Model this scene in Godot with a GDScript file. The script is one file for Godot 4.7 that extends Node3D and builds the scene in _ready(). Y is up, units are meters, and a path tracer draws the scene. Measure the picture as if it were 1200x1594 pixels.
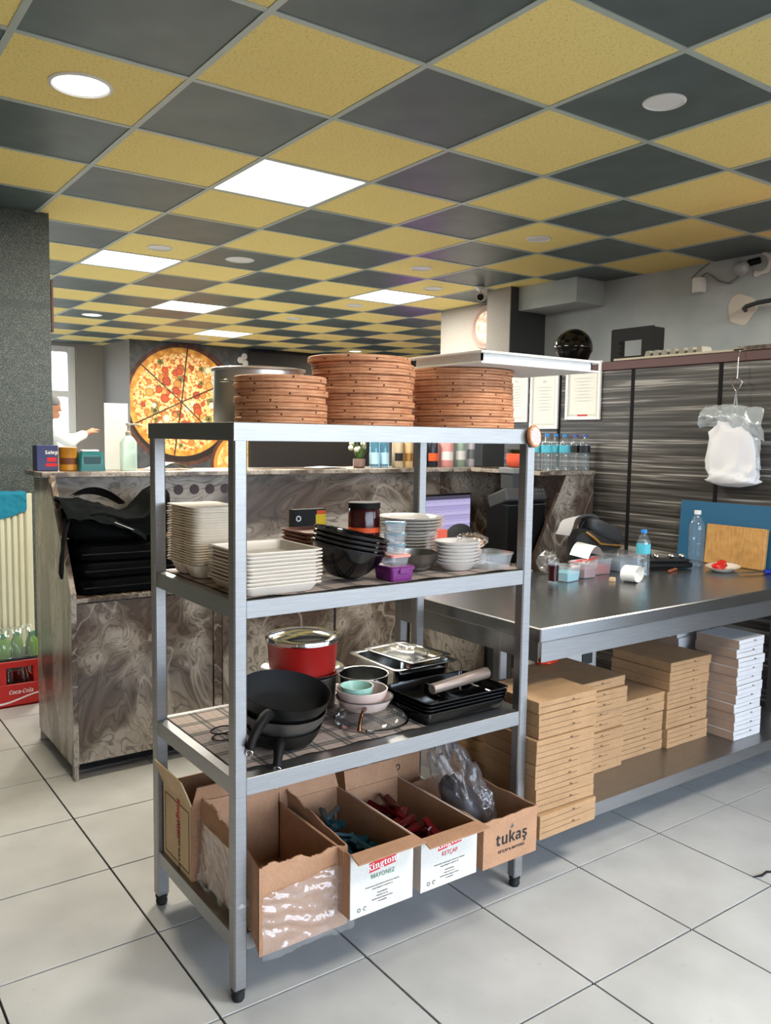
extends Node3D
# A pizza shop seen from its kitchen corner. World axes follow the room: x runs along the bar, -z into the dining hall, y up, metres.

const CEIL := 2.765
const RACK_X0 := 0.896
const RACK_X1 := 1.944
const RACK_Z0 := -2.48
const RACK_Z1 := -1.89
const S1 := 1.52
const S2 := 1.07
const S3 := 0.605
const S4 := 0.185
const TABLE_Y := 0.86
const UNDER_Y := 0.175
const PART_X := 3.96

# ---------------------------------------------------------------- mesh builder
class G:
	var v := PackedVector3Array()
	var n := PackedVector3Array()
	var uv := PackedVector2Array()
	var xf := Transform3D()

	func tri(a: Vector3, b: Vector3, c: Vector3, na: Vector3, nb: Vector3, nc: Vector3, ua := Vector2.ZERO, ub := Vector2.ZERO, uc := Vector2.ZERO) -> void:
		# counter-clockwise seen from outside; Godot wants clockwise
		v.append(xf * a); v.append(xf * c); v.append(xf * b)
		n.append((xf.basis * na).normalized()); n.append((xf.basis * nc).normalized()); n.append((xf.basis * nb).normalized())
		uv.append(ua); uv.append(uc); uv.append(ub)

	func face(p: Array, out: Vector3, uvs: Array = []) -> void:
		# flat convex face, turned so that it looks along out
		var q: Array = p.duplicate()
		var u: Array = uvs.duplicate()
		var nn: Vector3 = (q[1] - q[0]).cross(q[2] - q[0])
		if nn.length() < 1e-12 and q.size() > 3:
			nn = (q[2] - q[0]).cross(q[3] - q[0])
		if nn.dot(out) < 0:
			q.reverse(); u.reverse(); nn = -nn
		nn = nn.normalized()
		if u.is_empty():
			var ax: Vector3 = (q[1] - q[0]).normalized()
			var ay: Vector3 = nn.cross(ax)
			for k in q.size():
				u.append(Vector2((q[k] - q[0]).dot(ax), (q[k] - q[0]).dot(ay)))
		for k in range(1, q.size() - 1):
			tri(q[0], q[k], q[k + 1], nn, nn, nn, u[0], u[k], u[k + 1])

	func box(x0: float, y0: float, z0: float, x1: float, y1: float, z1: float, bev := 0.0) -> void:
		var c := Vector3((x0 + x1) / 2, (y0 + y1) / 2, (z0 + z1) / 2)
		var h := Vector3(absf(x1 - x0) / 2, absf(y1 - y0) / 2, absf(z1 - z0) / 2)
		var b := minf(bev, minf(h.x, minf(h.y, h.z)) * 0.9)
		for ax in 3:
			var a1 := (ax + 1) % 3
			var a2 := (ax + 2) % 3
			for s in [-1.0, 1.0]:
				var pts := []
				var us := []
				for q in [[-1.0, -1.0], [1.0, -1.0], [1.0, 1.0], [-1.0, 1.0]]:
					var p := Vector3.ZERO
					p[ax] = s * h[ax]
					p[a1] = q[0] * (h[a1] - b)
					p[a2] = q[1] * (h[a2] - b)
					pts.append(c + p)
				var o := Vector3.ZERO
				o[ax] = s
				# upright uv on side faces: u across, v down
				for p in pts:
					var d: Vector3 = p - c
					if ax == 0:
						us.append(Vector2(0.5 - s * d.z / (2 * h.z), 0.5 - d.y / (2 * h.y)))
					elif ax == 1:
						us.append(Vector2(0.5 + d.x / (2 * h.x), 0.5 + s * d.z / (2 * h.z)))
					else:
						us.append(Vector2(0.5 + s * d.x / (2 * h.x), 0.5 - d.y / (2 * h.y)))
				face(pts, o, us)
		if b <= 0.0:
			return
		for ax in 3:
			var a1 := (ax + 1) % 3
			var a2 := (ax + 2) % 3
			for s1 in [-1.0, 1.0]:
				for s2 in [-1.0, 1.0]:
					var pts := []
					for q in [[-1.0, 0], [1.0, 0], [1.0, 1], [-1.0, 1]]:
						var p := Vector3.ZERO
						p[ax] = q[0] * (h[ax] - b)
						p[a1] = s1 * (h[a1] - (b if q[1] == 1 else 0.0))
						p[a2] = s2 * (h[a2] - (0.0 if q[1] == 1 else b))
						pts.append(c + p)
					var o := Vector3.ZERO
					o[a1] = s1; o[a2] = s2
					face(pts, o)
		for sx in [-1.0, 1.0]:
			for sy in [-1.0, 1.0]:
				for sz in [-1.0, 1.0]:
					face([c + Vector3(sx * h.x, sy * (h.y - b), sz * (h.z - b)), c + Vector3(sx * (h.x - b), sy * h.y, sz * (h.z - b)), c + Vector3(sx * (h.x - b), sy * (h.y - b), sz * h.z)], Vector3(sx, sy, sz))

	func lathe(prof: Array, seg := 24, sx := 1.0, sz := 1.0, a0 := 0.0, a1 := TAU) -> void:
		# prof: Vector2(radius, y), traced from the bottom outwards, up the outside, then down the inside
		var m := prof.size() - 1
		var nr := []
		for k in m:
			var d: Vector2 = prof[k + 1] - prof[k]
			nr.append(Vector2(d.y, -d.x).normalized())
		var length := 0.0
		for k in m:
			var na: Vector2 = nr[k]
			var nb: Vector2 = nr[k]
			if k > 0 and nr[k - 1].dot(nr[k]) > 0.75:
				na = (nr[k - 1] + nr[k]).normalized()
			if k < m - 1 and nr[k + 1].dot(nr[k]) > 0.75:
				nb = (nr[k + 1] + nr[k]).normalized()
			var p: Vector2 = prof[k]
			var q: Vector2 = prof[k + 1]
			var l2 := length + p.distance_to(q)
			for i in seg:
				var t0 := a0 + (a1 - a0) * i / seg
				var t1 := a0 + (a1 - a0) * (i + 1) / seg
				var c0 := Vector3(cos(t0) * sx, 0, -sin(t0) * sz)
				var c1 := Vector3(cos(t1) * sx, 0, -sin(t1) * sz)
				var n0 := Vector3(cos(t0) / sx, 0, -sin(t0) / sz).normalized()
				var n1 := Vector3(cos(t1) / sx, 0, -sin(t1) / sz).normalized()
				var A := c0 * p.x + Vector3(0, p.y, 0)
				var B := c1 * p.x + Vector3(0, p.y, 0)
				var C := c1 * q.x + Vector3(0, q.y, 0)
				var D := c0 * q.x + Vector3(0, q.y, 0)
				var nA := n0 * na.x + Vector3(0, na.y, 0)
				var nB := n1 * na.x + Vector3(0, na.y, 0)
				var nC := n1 * nb.x + Vector3(0, nb.y, 0)
				var nD := n0 * nb.x + Vector3(0, nb.y, 0)
				var u0 := float(i) / seg
				var u1 := float(i + 1) / seg
				if p.x > 1e-6:
					tri(A, B, C, nA, nB, nC, Vector2(u0, length), Vector2(u1, length), Vector2(u1, l2))
				if q.x > 1e-6:
					tri(A, C, D, nA, nC, nD, Vector2(u0, length), Vector2(u1, l2), Vector2(u0, l2))
			length = l2

	func rounded(hx: float, hz: float, r: float, cn: int) -> Array:
		# contour points and outward normals, counter-clockwise seen from above
		var out := []
		var rr := minf(r, minf(hx, hz))
		for k in 4:
			var cx := (hx - rr) * (1.0 if k == 0 or k == 3 else -1.0)
			var cz := (hz - rr) * (-1.0 if k < 2 else 1.0)
			for i in cn + 1:
				var t := (k + float(i) / cn) * PI / 2
				var d := Vector3(cos(t), 0, -sin(t))
				out.append([Vector3(cx, 0, cz) + d * rr, d])
		return out

	func loft(sec: Array, cn := 4, cap0 := true, cap1 := true) -> void:
		# sec: [y, half x, half z, corner radius], traced like a lathe profile
		var rings := []
		for s in sec:
			rings.append(rounded(s[1], s[2], s[3], cn))
		var m := sec.size() - 1
		var nr := []
		for k in m:
			var dr: float = ((sec[k + 1][1] - sec[k][1]) + (sec[k + 1][2] - sec[k][2])) / 2
			nr.append(Vector2(sec[k + 1][0] - sec[k][0], -dr).normalized())
		var cnt: int = rings[0].size()
		for k in m:
			var na: Vector2 = nr[k]
			var nb: Vector2 = nr[k]
			if k > 0 and nr[k - 1].dot(nr[k]) > 0.75:
				na = (nr[k - 1] + nr[k]).normalized()
			if k < m - 1 and nr[k + 1].dot(nr[k]) > 0.75:
				nb = (nr[k + 1] + nr[k]).normalized()
			var ya := Vector3(0, sec[k][0], 0)
			var yb := Vector3(0, sec[k + 1][0], 0)
			for i in cnt:
				var j := (i + 1) % cnt
				var A: Vector3 = rings[k][i][0] + ya
				var B: Vector3 = rings[k][j][0] + ya
				var C: Vector3 = rings[k + 1][j][0] + yb
				var D: Vector3 = rings[k + 1][i][0] + yb
				var d0: Vector3 = rings[k][i][1]
				var d1: Vector3 = rings[k][j][1]
				var nA := d0 * na.x + Vector3(0, na.y, 0)
				var nB := d1 * na.x + Vector3(0, na.y, 0)
				var nC := d1 * nb.x + Vector3(0, nb.y, 0)
				var nD := d0 * nb.x + Vector3(0, nb.y, 0)
				var u := float(i) / cnt
				tri(A, B, C, nA, nB, nC, Vector2(u, 0), Vector2(u, 0), Vector2(u, 1))
				tri(A, C, D, nA, nC, nD, Vector2(u, 0), Vector2(u, 1), Vector2(u, 1))
		for e in [0, m]:
			if (e == 0 and not cap0) or (e == m and not cap1):
				continue
			var up := -1.0 if e == 0 else 1.0
			var y := Vector3(0, sec[e][0], 0)
			for i in range(1, cnt - 1):
				face([rings[e][0][0] + y, rings[e][i][0] + y, rings[e][i + 1][0] + y], Vector3(0, up, 0))

	func tube(pts: Array, rad, seg := 8, caps := true) -> void:
		var m := pts.size()
		var rings := []
		var side := Vector3.ZERO
		for k in m:
			var d: Vector3 = (pts[mini(k + 1, m - 1)] - pts[maxi(k - 1, 0)]).normalized()
			if k == 0:
				side = d.cross(Vector3.UP if absf(d.y) < 0.9 else Vector3.RIGHT).normalized()
			else:
				side = (side - d * side.dot(d)).normalized()
			var up := side.cross(d).normalized()
			var r: float = rad[k] if rad is Array else rad
			var ring := []
			for i in seg:
				var t := TAU * i / seg
				var o := side * cos(t) + up * sin(t)
				ring.append([pts[k] + o * r, o])
			rings.append(ring)
		for k in m - 1:
			for i in seg:
				var j := (i + 1) % seg
				var A: Vector3 = rings[k][i][0]
				var B: Vector3 = rings[k][j][0]
				var C: Vector3 = rings[k + 1][j][0]
				var D: Vector3 = rings[k + 1][i][0]
				var nA: Vector3 = rings[k][i][1]
				var nB: Vector3 = rings[k][j][1]
				if (B - A).cross(C - A).dot(nA) >= 0:
					tri(A, B, C, nA, nB, rings[k + 1][j][1]); tri(A, C, D, nA, rings[k + 1][j][1], rings[k + 1][i][1])
				else:
					tri(A, C, B, nA, rings[k + 1][j][1], nB); tri(A, D, C, nA, rings[k + 1][i][1], rings[k + 1][j][1])
		if caps:
			for e in [0, m - 1]:
				var o: Vector3 = (pts[0] - pts[1]) if e == 0 else (pts[m - 1] - pts[m - 2])
				var ps := []
				for i in seg:
					ps.append(rings[e][i][0])
				face(ps, o)

	func prism(poly: Array, z0: float, z1: float) -> void:
		# polygon in x, y pulled along z
		var pk := PackedVector2Array(poly)
		var t := Geometry2D.triangulate_polygon(pk)
		var lo := pk[0]
		var hi := pk[0]
		for p in pk:
			lo = lo.min(p); hi = hi.max(p)
		var sz := (hi - lo).max(Vector2(1e-6, 1e-6))
		for k in range(0, t.size(), 3):
			var a := pk[t[k]]
			var b := pk[t[k + 1]]
			var c := pk[t[k + 2]]
			var us := []
			for p in [a, b, c]:
				us.append(Vector2((p.x - lo.x) / sz.x, 1 - (p.y - lo.y) / sz.y))
			face([Vector3(a.x, a.y, z0), Vector3(b.x, b.y, z0), Vector3(c.x, c.y, z0)], Vector3(0, 0, z0 - z1), us)
			face([Vector3(a.x, a.y, z1), Vector3(b.x, b.y, z1), Vector3(c.x, c.y, z1)], Vector3(0, 0, z1 - z0), us)
		var area := 0.0
		for k in pk.size():
			var a := pk[k]
			var b := pk[(k + 1) % pk.size()]
			area += a.x * b.y - b.x * a.y
		for k in pk.size():
			var a := pk[k]
			var b := pk[(k + 1) % pk.size()]
			var o := Vector3(b.y - a.y, a.x - b.x, 0) * signf(area)
			face([Vector3(a.x, a.y, z0), Vector3(b.x, b.y, z0), Vector3(b.x, b.y, z1), Vector3(a.x, a.y, z1)], o)

	func sheet(nu: int, nv: int, f: Callable, th := 0.0006) -> void:
		# a thin curved sheet with two faces and an edge; f(u, v) -> Vector3
		var P := []
		for i in nu + 1:
			var row := []
			for j in nv + 1:
				row.append(f.call(float(i) / nu, float(j) / nv))
			P.append(row)
		var N := []
		for i in nu + 1:
			var row := []
			for j in nv + 1:
				var du: Vector3 = P[mini(i + 1, nu)][j] - P[maxi(i - 1, 0)][j]
				var dv: Vector3 = P[i][mini(j + 1, nv)] - P[i][maxi(j - 1, 0)]
				row.append(du.cross(dv).normalized())
			N.append(row)
		for s in [1.0, -1.0]:
			for i in nu:
				for j in nv:
					var q := []
					for ij in [[i, j], [i + 1, j], [i + 1, j + 1], [i, j + 1]]:
						q.append([P[ij[0]][ij[1]] + N[ij[0]][ij[1]] * th * 0.5 * s, N[ij[0]][ij[1]] * s, Vector2(float(ij[0]) / nu, float(ij[1]) / nv)])
					if s > 0:
						tri(q[0][0], q[1][0], q[2][0], q[0][1], q[1][1], q[2][1], q[0][2], q[1][2], q[2][2])
						tri(q[0][0], q[2][0], q[3][0], q[0][1], q[2][1], q[3][1], q[0][2], q[2][2], q[3][2])
					else:
						tri(q[0][0], q[2][0], q[1][0], q[0][1], q[2][1], q[1][1], q[0][2], q[2][2], q[1][2])
						tri(q[0][0], q[3][0], q[2][0], q[0][1], q[3][1], q[2][1], q[0][2], q[3][2], q[2][2])

	func ball(nu: int, nv: int, f: Callable) -> void:
		# closed surface over directions; f(direction) -> Vector3
		var P := []
		for j in nv + 1:
			var row := []
			var th := PI * j / nv
			for i in nu:
				var ph := TAU * i / nu
				row.append(f.call(Vector3(sin(th) * cos(ph), cos(th), -sin(th) * sin(ph))))
			P.append(row)
		var N := []
		for j in nv + 1:
			var row := []
			for i in nu:
				var du: Vector3 = P[j][(i + 1) % nu] - P[j][(i + nu - 1) % nu]
				var dv: Vector3 = P[mini(j + 1, nv)][i] - P[maxi(j - 1, 0)][i]
				var nn := dv.cross(du)
				if j == 0 or j == nv or nn.length() < 1e-14:
					nn = Vector3(0, 1 if j < nv / 2.0 else -1, 0)
				row.append(nn.normalized())
			N.append(row)
		for j in nv:
			for i in nu:
				var k := (i + 1) % nu
				var ua := Vector2(float(i) / nu, float(j) / nv)
				if j > 0:
					tri(P[j][i], P[j + 1][i], P[j][k], N[j][i], N[j + 1][i], N[j][k], ua, ua, ua)
				if j < nv - 1:
					tri(P[j][k], P[j + 1][i], P[j + 1][k], N[j][k], N[j + 1][i], N[j + 1][k], ua, ua, ua)

	func mesh() -> ArrayMesh:
		var a := []
		a.resize(Mesh.ARRAY_MAX)
		a[Mesh.ARRAY_VERTEX] = v
		a[Mesh.ARRAY_NORMAL] = n
		a[Mesh.ARRAY_TEX_UV] = uv
		var m := ArrayMesh.new()
		m.add_surface_from_arrays(Mesh.PRIMITIVE_TRIANGLES, a)
		return m

# ---------------------------------------------------------------- nodes
var taken := {}
var M := {}
var rng := RandomNumberGenerator.new()

func numbered(called: String) -> String:
	if not taken.has(called):
		taken[called] = 0
		return called
	taken[called] += 1
	return "%s_%03d" % [called, taken[called]]

func tag(o: Node, label: String, category: String, group := "", kind := "") -> void:
	if label: o.set_meta("label", label)
	if category: o.set_meta("category", category)
	if group: o.set_meta("group", group)
	if kind: o.set_meta("kind", kind)

func thing(called: String, label: String, category: String, at := Vector3.ZERO, group := "", turn := 0.0) -> Node3D:
	var o := Node3D.new()
	o.name = numbered(called)
	add_child(o)
	o.position = at
	o.rotation.y = turn
	tag(o, label, category, group)
	return o

func part(parent: Node, called: String, g: G, m: Material, label := "") -> MeshInstance3D:
	var o := MeshInstance3D.new()
	o.name = called
	o.mesh = g.mesh()
	o.material_override = null
	o.mesh.surface_set_material(0, m)
	if label: o.set_meta("label", label)
	parent.add_child(o, true)
	return o

func one(called: String, g: G, m: Material, label: String, category: String, at := Vector3.ZERO, group := "", turn := 0.0) -> MeshInstance3D:
	var o := MeshInstance3D.new()
	o.name = numbered(called)
	o.mesh = g.mesh()
	o.mesh.surface_set_material(0, m)
	add_child(o)
	o.position = at
	o.rotation.y = turn
	tag(o, label, category, group)
	return o

func struct(called: String, g: G, m: Material) -> MeshInstance3D:
	var o := part(self, called, g, m)
	o.set_meta("kind", "structure")
	return o

func copy(src: Node3D, at: Vector3, label := "", turn := 0.0) -> Node3D:
	var o: Node3D = src.duplicate()
	o.name = numbered(String(src.name).rstrip("0123456789").rstrip("_"))
	add_child(o)
	o.position = at
	o.rotation = src.rotation
	o.rotation.y = turn
	if label: o.set_meta("label", label)
	return o

func text(parent: Node, called: String, words: String, height: float, m: Material, xf: Transform3D, serif := false, weight := 700) -> MeshInstance3D:
	# flat lettering in the x, y plane of xf, centred on it; height is that of a capital
	var t := TextMesh.new()
	var f := SystemFont.new()
	f.font_names = PackedStringArray(["Droid Serif" if serif else "Droid Sans"])
	f.font_weight = weight
	t.font = f
	t.text = words
	t.font_size = 48
	t.pixel_size = height / (48 * 0.72)
	t.depth = 0.0004
	t.material = m
	var o := MeshInstance3D.new()
	o.name = called
	o.mesh = t
	o.transform = xf
	parent.add_child(o, true)
	return o

func B(x: Vector3, y: Vector3, z: Vector3, at: Vector3) -> Transform3D:
	return Transform3D(Basis(x, y, z), at)

func arc(c: Vector3, r: float, a0: float, a1: float, ax: Vector3, ay: Vector3, k := 8) -> Array:
	var out := []
	for i in k + 1:
		var t := a0 + (a1 - a0) * i / k
		out.append(c + ax * cos(t) * r + ay * sin(t) * r)
	return out

# ---------------------------------------------------------------- textures and materials
func noise(seed_: int, freq: float, oct := 4, kind := FastNoiseLite.TYPE_SIMPLEX_SMOOTH) -> FastNoiseLite:
	var f := FastNoiseLite.new()
	f.seed = seed_
	f.frequency = freq
	f.noise_type = kind
	f.fractal_type = FastNoiseLite.FRACTAL_FBM
	f.fractal_octaves = oct
	return f

func picture(w: int, h: int, f: Callable) -> ImageTexture:
	var im := Image.create(w, h, false, Image.FORMAT_RGB8)
	for y in h:
		for x in w:
			im.set_pixel(x, y, f.call(x, y))
	return ImageTexture.create_from_image(im)

func mixc(a: Color, b: Color, t: float) -> Color:
	return a.lerp(b, clampf(t, 0, 1))

func mat(key: String, c: Color, rough := 0.6, metal := 0.0, spec := 0.5) -> StandardMaterial3D:
	if M.has(key): return M[key]
	var m := StandardMaterial3D.new()
	m.albedo_color = c
	m.roughness = rough
	m.metallic = metal
	m.metallic_specular = spec
	m.resource_name = key
	M[key] = m
	return m

func textured(key: String, tex: Texture2D, rough: float, scale := 1.0, world := true, metal := 0.0, tint := Color.WHITE) -> StandardMaterial3D:
	var m := mat(key, tint, rough, metal)
	m.albedo_texture = tex
	if world:
		m.uv1_triplanar = true
		m.uv1_world_triplanar = true
		m.uv1_triplanar_sharpness = 8.0
		m.uv1_scale = Vector3.ONE * scale
	else:
		m.uv1_scale = Vector3.ONE * scale
	return m

func clear(key: String, c: Color, alpha := 0.18, rough := 0.04) -> StandardMaterial3D:
	var m := mat(key, Color(c.r, c.g, c.b, alpha), rough)
	m.transparency = BaseMaterial3D.TRANSPARENCY_ALPHA
	return m

func soft_noise(w: int, seed_: int, freq: float, a: Color, b: Color, oct := 4, gain := 1.0) -> ImageTexture:
	var f := noise(seed_, freq, oct)
	var im := f.get_seamless_image(w, w)
	return picture(w, w, func(x, y): return mixc(a, b, (im.get_pixel(x, y).r - 0.5) * gain + 0.5))

func make_materials() -> void:
	var w := 256
	# mineral fibre tiles: flecked yellow, plain charcoal
	var nf := noise(3, 0.10, 3).get_seamless_image(w, w)
	var nf2 := noise(4, 0.25, 2).get_seamless_image(w, w)
	textured("tile_yellow", picture(w, w, func(x, y):
		var k: float = nf.get_pixel(x, y).r * 0.5 + nf2.get_pixel(x, y).r * 0.5
		var c := Color(0.93, 0.85, 0.54)
		if k > 0.60: c = mixc(c, Color(0.78, 0.67, 0.34), (k - 0.60) * 8.0)
		return mixc(c, Color(0.95, 0.88, 0.58), (nf2.get_pixel(x, y).r - 0.5) * 0.8)), 0.85, 2.6)
	textured("tile_dark", soft_noise(128, 7, 0.03, Color(0.28, 0.335, 0.335), Color(0.34, 0.395, 0.39), 3), 0.42, 0.9)
	mat("grid_bar", Color(0.66, 0.70, 0.67), 0.4)
	mat("ceiling_board", Color(0.5, 0.5, 0.48), 0.9)
	# glazed floor tile: pale, faintly clouded, with scuffs
	var fa := noise(11, 0.012, 4).get_seamless_image(512, 512)
	var fb := noise(12, 0.09, 3).get_seamless_image(512, 512)
	textured("floor_tile", picture(512, 512, func(x, y):
		var k: float = fa.get_pixel(x, y).r
		var c := mixc(Color(0.665, 0.665, 0.66), Color(0.735, 0.735, 0.73), k)
		var d: float = fb.get_pixel(x, y).r
		if d > 0.80: c = mixc(c, Color(0.52, 0.51, 0.49), (d - 0.80) * 2.0)
		return c), 0.34, 0.55)
	mat("grout", Color(0.10, 0.095, 0.085), 0.95)
	# marble-print laminate of the counter
	var ma := noise(21, 0.006, 4)
	var mw := noise(22, 0.004, 3)
	var mf := noise(23, 0.03, 3)
	textured("marble", picture(640, 640, func(x, y):
		# wrapped domain so that the print repeats without a seam
		var ax: float = x * TAU / 640.0
		var ay: float = y * TAU / 640.0
		var q := Vector3(cos(ax) * 100 + cos(ay) * 40, sin(ax) * 100, sin(ay) * 100)
		var wx: float = mw.get_noise_3d(q.x, q.y, q.z) * 130
		var wy: float = mw.get_noise_3d(q.x + 300, q.y, q.z) * 130
		var t: float = ma.get_noise_3d(q.x + wx, q.y + wy, q.z + wx)
		var band: float = absf(fposmod(t * 4.0, 2.0) - 1.0)
		var big: float = ma.get_noise_3d(q.x * 0.6 + 700, q.y * 0.6, q.z * 0.6)
		var c := mixc(Color(0.31, 0.275, 0.25), Color(0.46, 0.43, 0.40), band)
		c = mixc(c, Color(0.66, 0.645, 0.62), big * 4.0 + 0.02)
		c = mixc(c, Color(0.315, 0.255, 0.235), -big * 2.6 - 0.12)
		var line: float = absf(fposmod(t * 7.0 + big * 3.0, 1.0) - 0.5)
		if line < 0.16: c = mixc(c, Color(0.22, 0.20, 0.19), 0.55 * (1.0 - line / 0.16))
		var vein: float = absf(ma.get_noise_3d(q.x * 0.8 + wx * 0.5 + 200, q.y * 0.8 + 90, q.z * 0.8 + wy * 0.5))
		if vein < 0.07: c = mixc(c, Color(0.70, 0.69, 0.66), 0.8 * pow(1.0 - vein / 0.07, 1.5))
		var fine: float = mf.get_noise_3d(q.x * 2, q.y * 2, q.z * 2)
		return mixc(c, Color(0.25, 0.235, 0.22), fine * 0.35)), 0.22, 0.8, true, 0.0, Color(1.0, 0.965, 0.93))
	var ms := textured("marble_side", M["marble"].albedo_texture, 0.22, 0.8, true, 0.0, Color(1.0, 0.965, 0.93))
	ms.uv1_scale = Vector3(0.8, 0.45, 1.7)
	textured("marble_edge", M["marble"].albedo_texture, 0.22, 1.6, true, 0.0, Color(1.0, 0.965, 0.93))
	var mb := textured("marble_flow", M["marble"].albedo_texture, 0.22, 0.8, true, 0.0, Color(1.0, 0.965, 0.93))
	mb.uv1_scale = Vector3(0.35, 1.1, 0.35)
	# zebra-striped laminate of the partition: streaks run level
	var za := noise(31, 0.05, 4)
	var zb := noise(32, 0.012, 3)
	textured("zebra", picture(512, 1024, func(x, y):
		var ax: float = x * TAU / 512.0
		var cx := cos(ax) * 9.0
		var sx := sin(ax) * 9.0
		var k: float = za.get_noise_3d(cx, sx, y * 1.1) + zb.get_noise_3d(cx, sx, y * 1.0) * 0.5
		var c := mixc(Color(0.21, 0.20, 0.19), Color(0.40, 0.385, 0.37), k * 1.5 + 0.35)
		if k > 0.30: c = mixc(c, Color(0.60, 0.59, 0.57), (k - 0.30) * 4.0)
		if k < -0.30: c = mixc(c, Color(0.12, 0.115, 0.11), (-0.30 - k) * 4.0)
		return c), 0.4, 1.0)
	M["zebra"].uv1_scale = Vector3(0.4, 1.05, 0.4)
	# dark wall coat with pale flecks
	var sa := noise(41, 0.30, 1).get_seamless_image(512, 512)
	var sb := noise(42, 0.03, 3).get_seamless_image(512, 512)
	textured("fleck_wall", picture(512, 512, func(x, y):
		var k: float = sa.get_pixel(x, y).r
		var c := mixc(Color(0.20, 0.235, 0.235), Color(0.27, 0.30, 0.295), sb.get_pixel(x, y).r)
		if k > 0.72: c = mixc(c, Color(0.68, 0.71, 0.68), (k - 0.72) * 7.0)
		return c), 0.6, 1.1)
	# wallpaper, plaster
	var wp := noise(51, 0.2, 2).get_seamless_image(w, w)
	textured("wallpaper", picture(w, w, func(x, y):
		var k: float = wp.get_pixel(x, y).r
		var g: float = 0.5 + 0.5 * sin(x * TAU / 8.0) * sin(y * TAU / 8.0)
		return mixc(Color(0.52, 0.50, 0.475), Color(0.63, 0.61, 0.585), k * 0.7 + g * 0.3)), 0.9, 1.2)
	M["wallpaper_grey"] = M["wallpaper"]
	textured("plaster", soft_noise(256, 61, 0.015, Color(0.63, 0.67, 0.67), Color(0.73, 0.75, 0.75), 4), 0.85, 0.5)
	mat("charcoal", Color(0.235, 0.25, 0.255), 0.85)
	mat("white_wall", Color(0.80, 0.80, 0.78), 0.9)
	mat("tan_wall", Color(0.60, 0.50, 0.41), 0.9)
	mat("dark_wall", Color(0.16, 0.15, 0.15), 0.85)
	mat("maroon", Color(0.33, 0.20, 0.20), 0.5)
	mat("black_strip", Color(0.06, 0.063, 0.066), 0.7, 0.0, 0.3)
	# metals
	var bs := noise(71, 0.2, 2)
	var brushed := picture(256, 256, func(x, y):
		var k: float = bs.get_noise_2d(x * 0.04, y * 4.0)
		return Color(0.57, 0.57, 0.57).lerp(Color(0.65, 0.65, 0.65), k * 0.5 + 0.5))
	var bm := textured("steel", brushed, 0.40, 3.0, true, 1.0)
	bm.metallic_specular = 0.5
	textured("steel_table", brushed, 0.27, 3.0, true, 1.0)
	mat("steel_bright", Color(0.80, 0.80, 0.79), 0.14, 1.0)
	mat("steel_dull", Color(0.58, 0.58, 0.57), 0.33, 1.0)
	mat("pot_steel", Color(0.76, 0.76, 0.74), 0.34, 0.75)
	mat("chrome", Color(0.85, 0.85, 0.85), 0.08, 1.0)
	# paints and plastics
	mat("white", Color(0.86, 0.86, 0.85), 0.5)
	mat("white_gloss", Color(0.88, 0.88, 0.87), 0.2)
	mat("cream", Color(0.83, 0.82, 0.72), 0.45)
	mat("black", Color(0.04, 0.04, 0.043), 0.55, 0.0, 0.3)
	mat("black_gloss", Color(0.025, 0.026, 0.03), 0.1)
	mat("black_matt", Color(0.06, 0.062, 0.065), 0.8)
	mat("rubber", Color(0.03, 0.03, 0.03), 0.75)
	mat("grey", Color(0.45, 0.46, 0.47), 0.5)
	mat("dark_grey", Color(0.20, 0.21, 0.22), 0.6)
	mat("red", Color(0.62, 0.10, 0.08), 0.35)
	mat("ink_red", Color(0.74, 0.13, 0.14), 0.7)
	mat("ink_black", Color(0.11, 0.10, 0.10), 0.8)
	mat("ink_grey", Color(0.36, 0.34, 0.32), 0.8)
	mat("ink_green", Color(0.20, 0.42, 0.30), 0.8)
	# wood
	var wa := noise(81, 0.03, 4)
	var wood := picture(256, 256, func(x, y):
		var ax: float = x * TAU / 256.0
		var k: float = wa.get_noise_3d(cos(ax) * 14, sin(ax) * 14, y * 3.0)
		return mixc(Color(0.68, 0.45, 0.31), Color(0.80, 0.585, 0.43), k * 1.3 + 0.5))
	textured("wood", wood, 0.65, 6.0)
	M["wood_pale"] = M["wood"]
	mat("wood_hole", Color(0.16, 0.085, 0.06), 0.8)
	textured("bamboo", picture(256, 256, func(x, y):
		var k: float = wa.get_noise_2d(x * 6.0, y * 0.25) + wa.get_noise_2d(x * 0.5, y * 0.5) * 0.6
		return mixc(Color(0.64, 0.46, 0.24), Color(0.76, 0.585, 0.34), k * 0.8 + 0.55)), 0.5, 1.0, false)
	# card
	var ka := noise(91, 0.16, 3).get_seamless_image(w, w)
	var kb := noise(92, 0.02, 3).get_seamless_image(w, w)
	var card := func(a: Color, b: Color): return picture(w, w, func(x, y): return mixc(a, b, ka.get_pixel(x, y).r * 0.5 + kb.get_pixel(x, y).r * 0.5))
	textured("kraft", card.call(Color(0.57, 0.445, 0.315), Color(0.67, 0.535, 0.39)), 0.85, 2.0)
	textured("carton", card.call(Color(0.58, 0.43, 0.32), Color(0.69, 0.53, 0.41)), 0.88, 2.0)
	textured("carton_pale", card.call(Color(0.72, 0.62, 0.47), Color(0.80, 0.70, 0.56)), 0.88, 2.0)
	M["carton_in"] = M["carton"]
	textured("carton_white", card.call(Color(0.74, 0.725, 0.69), Color(0.80, 0.785, 0.755)), 0.7, 2.0)
	textured("box_white", card.call(Color(0.73, 0.73, 0.74), Color(0.79, 0.79, 0.80)), 0.75, 2.0)
	textured("box_side", card.call(Color(0.55, 0.465, 0.41), Color(0.62, 0.535, 0.475)), 0.85, 2.0)
	mat("card_edge", Color(0.40, 0.29, 0.20), 0.9)
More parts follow.
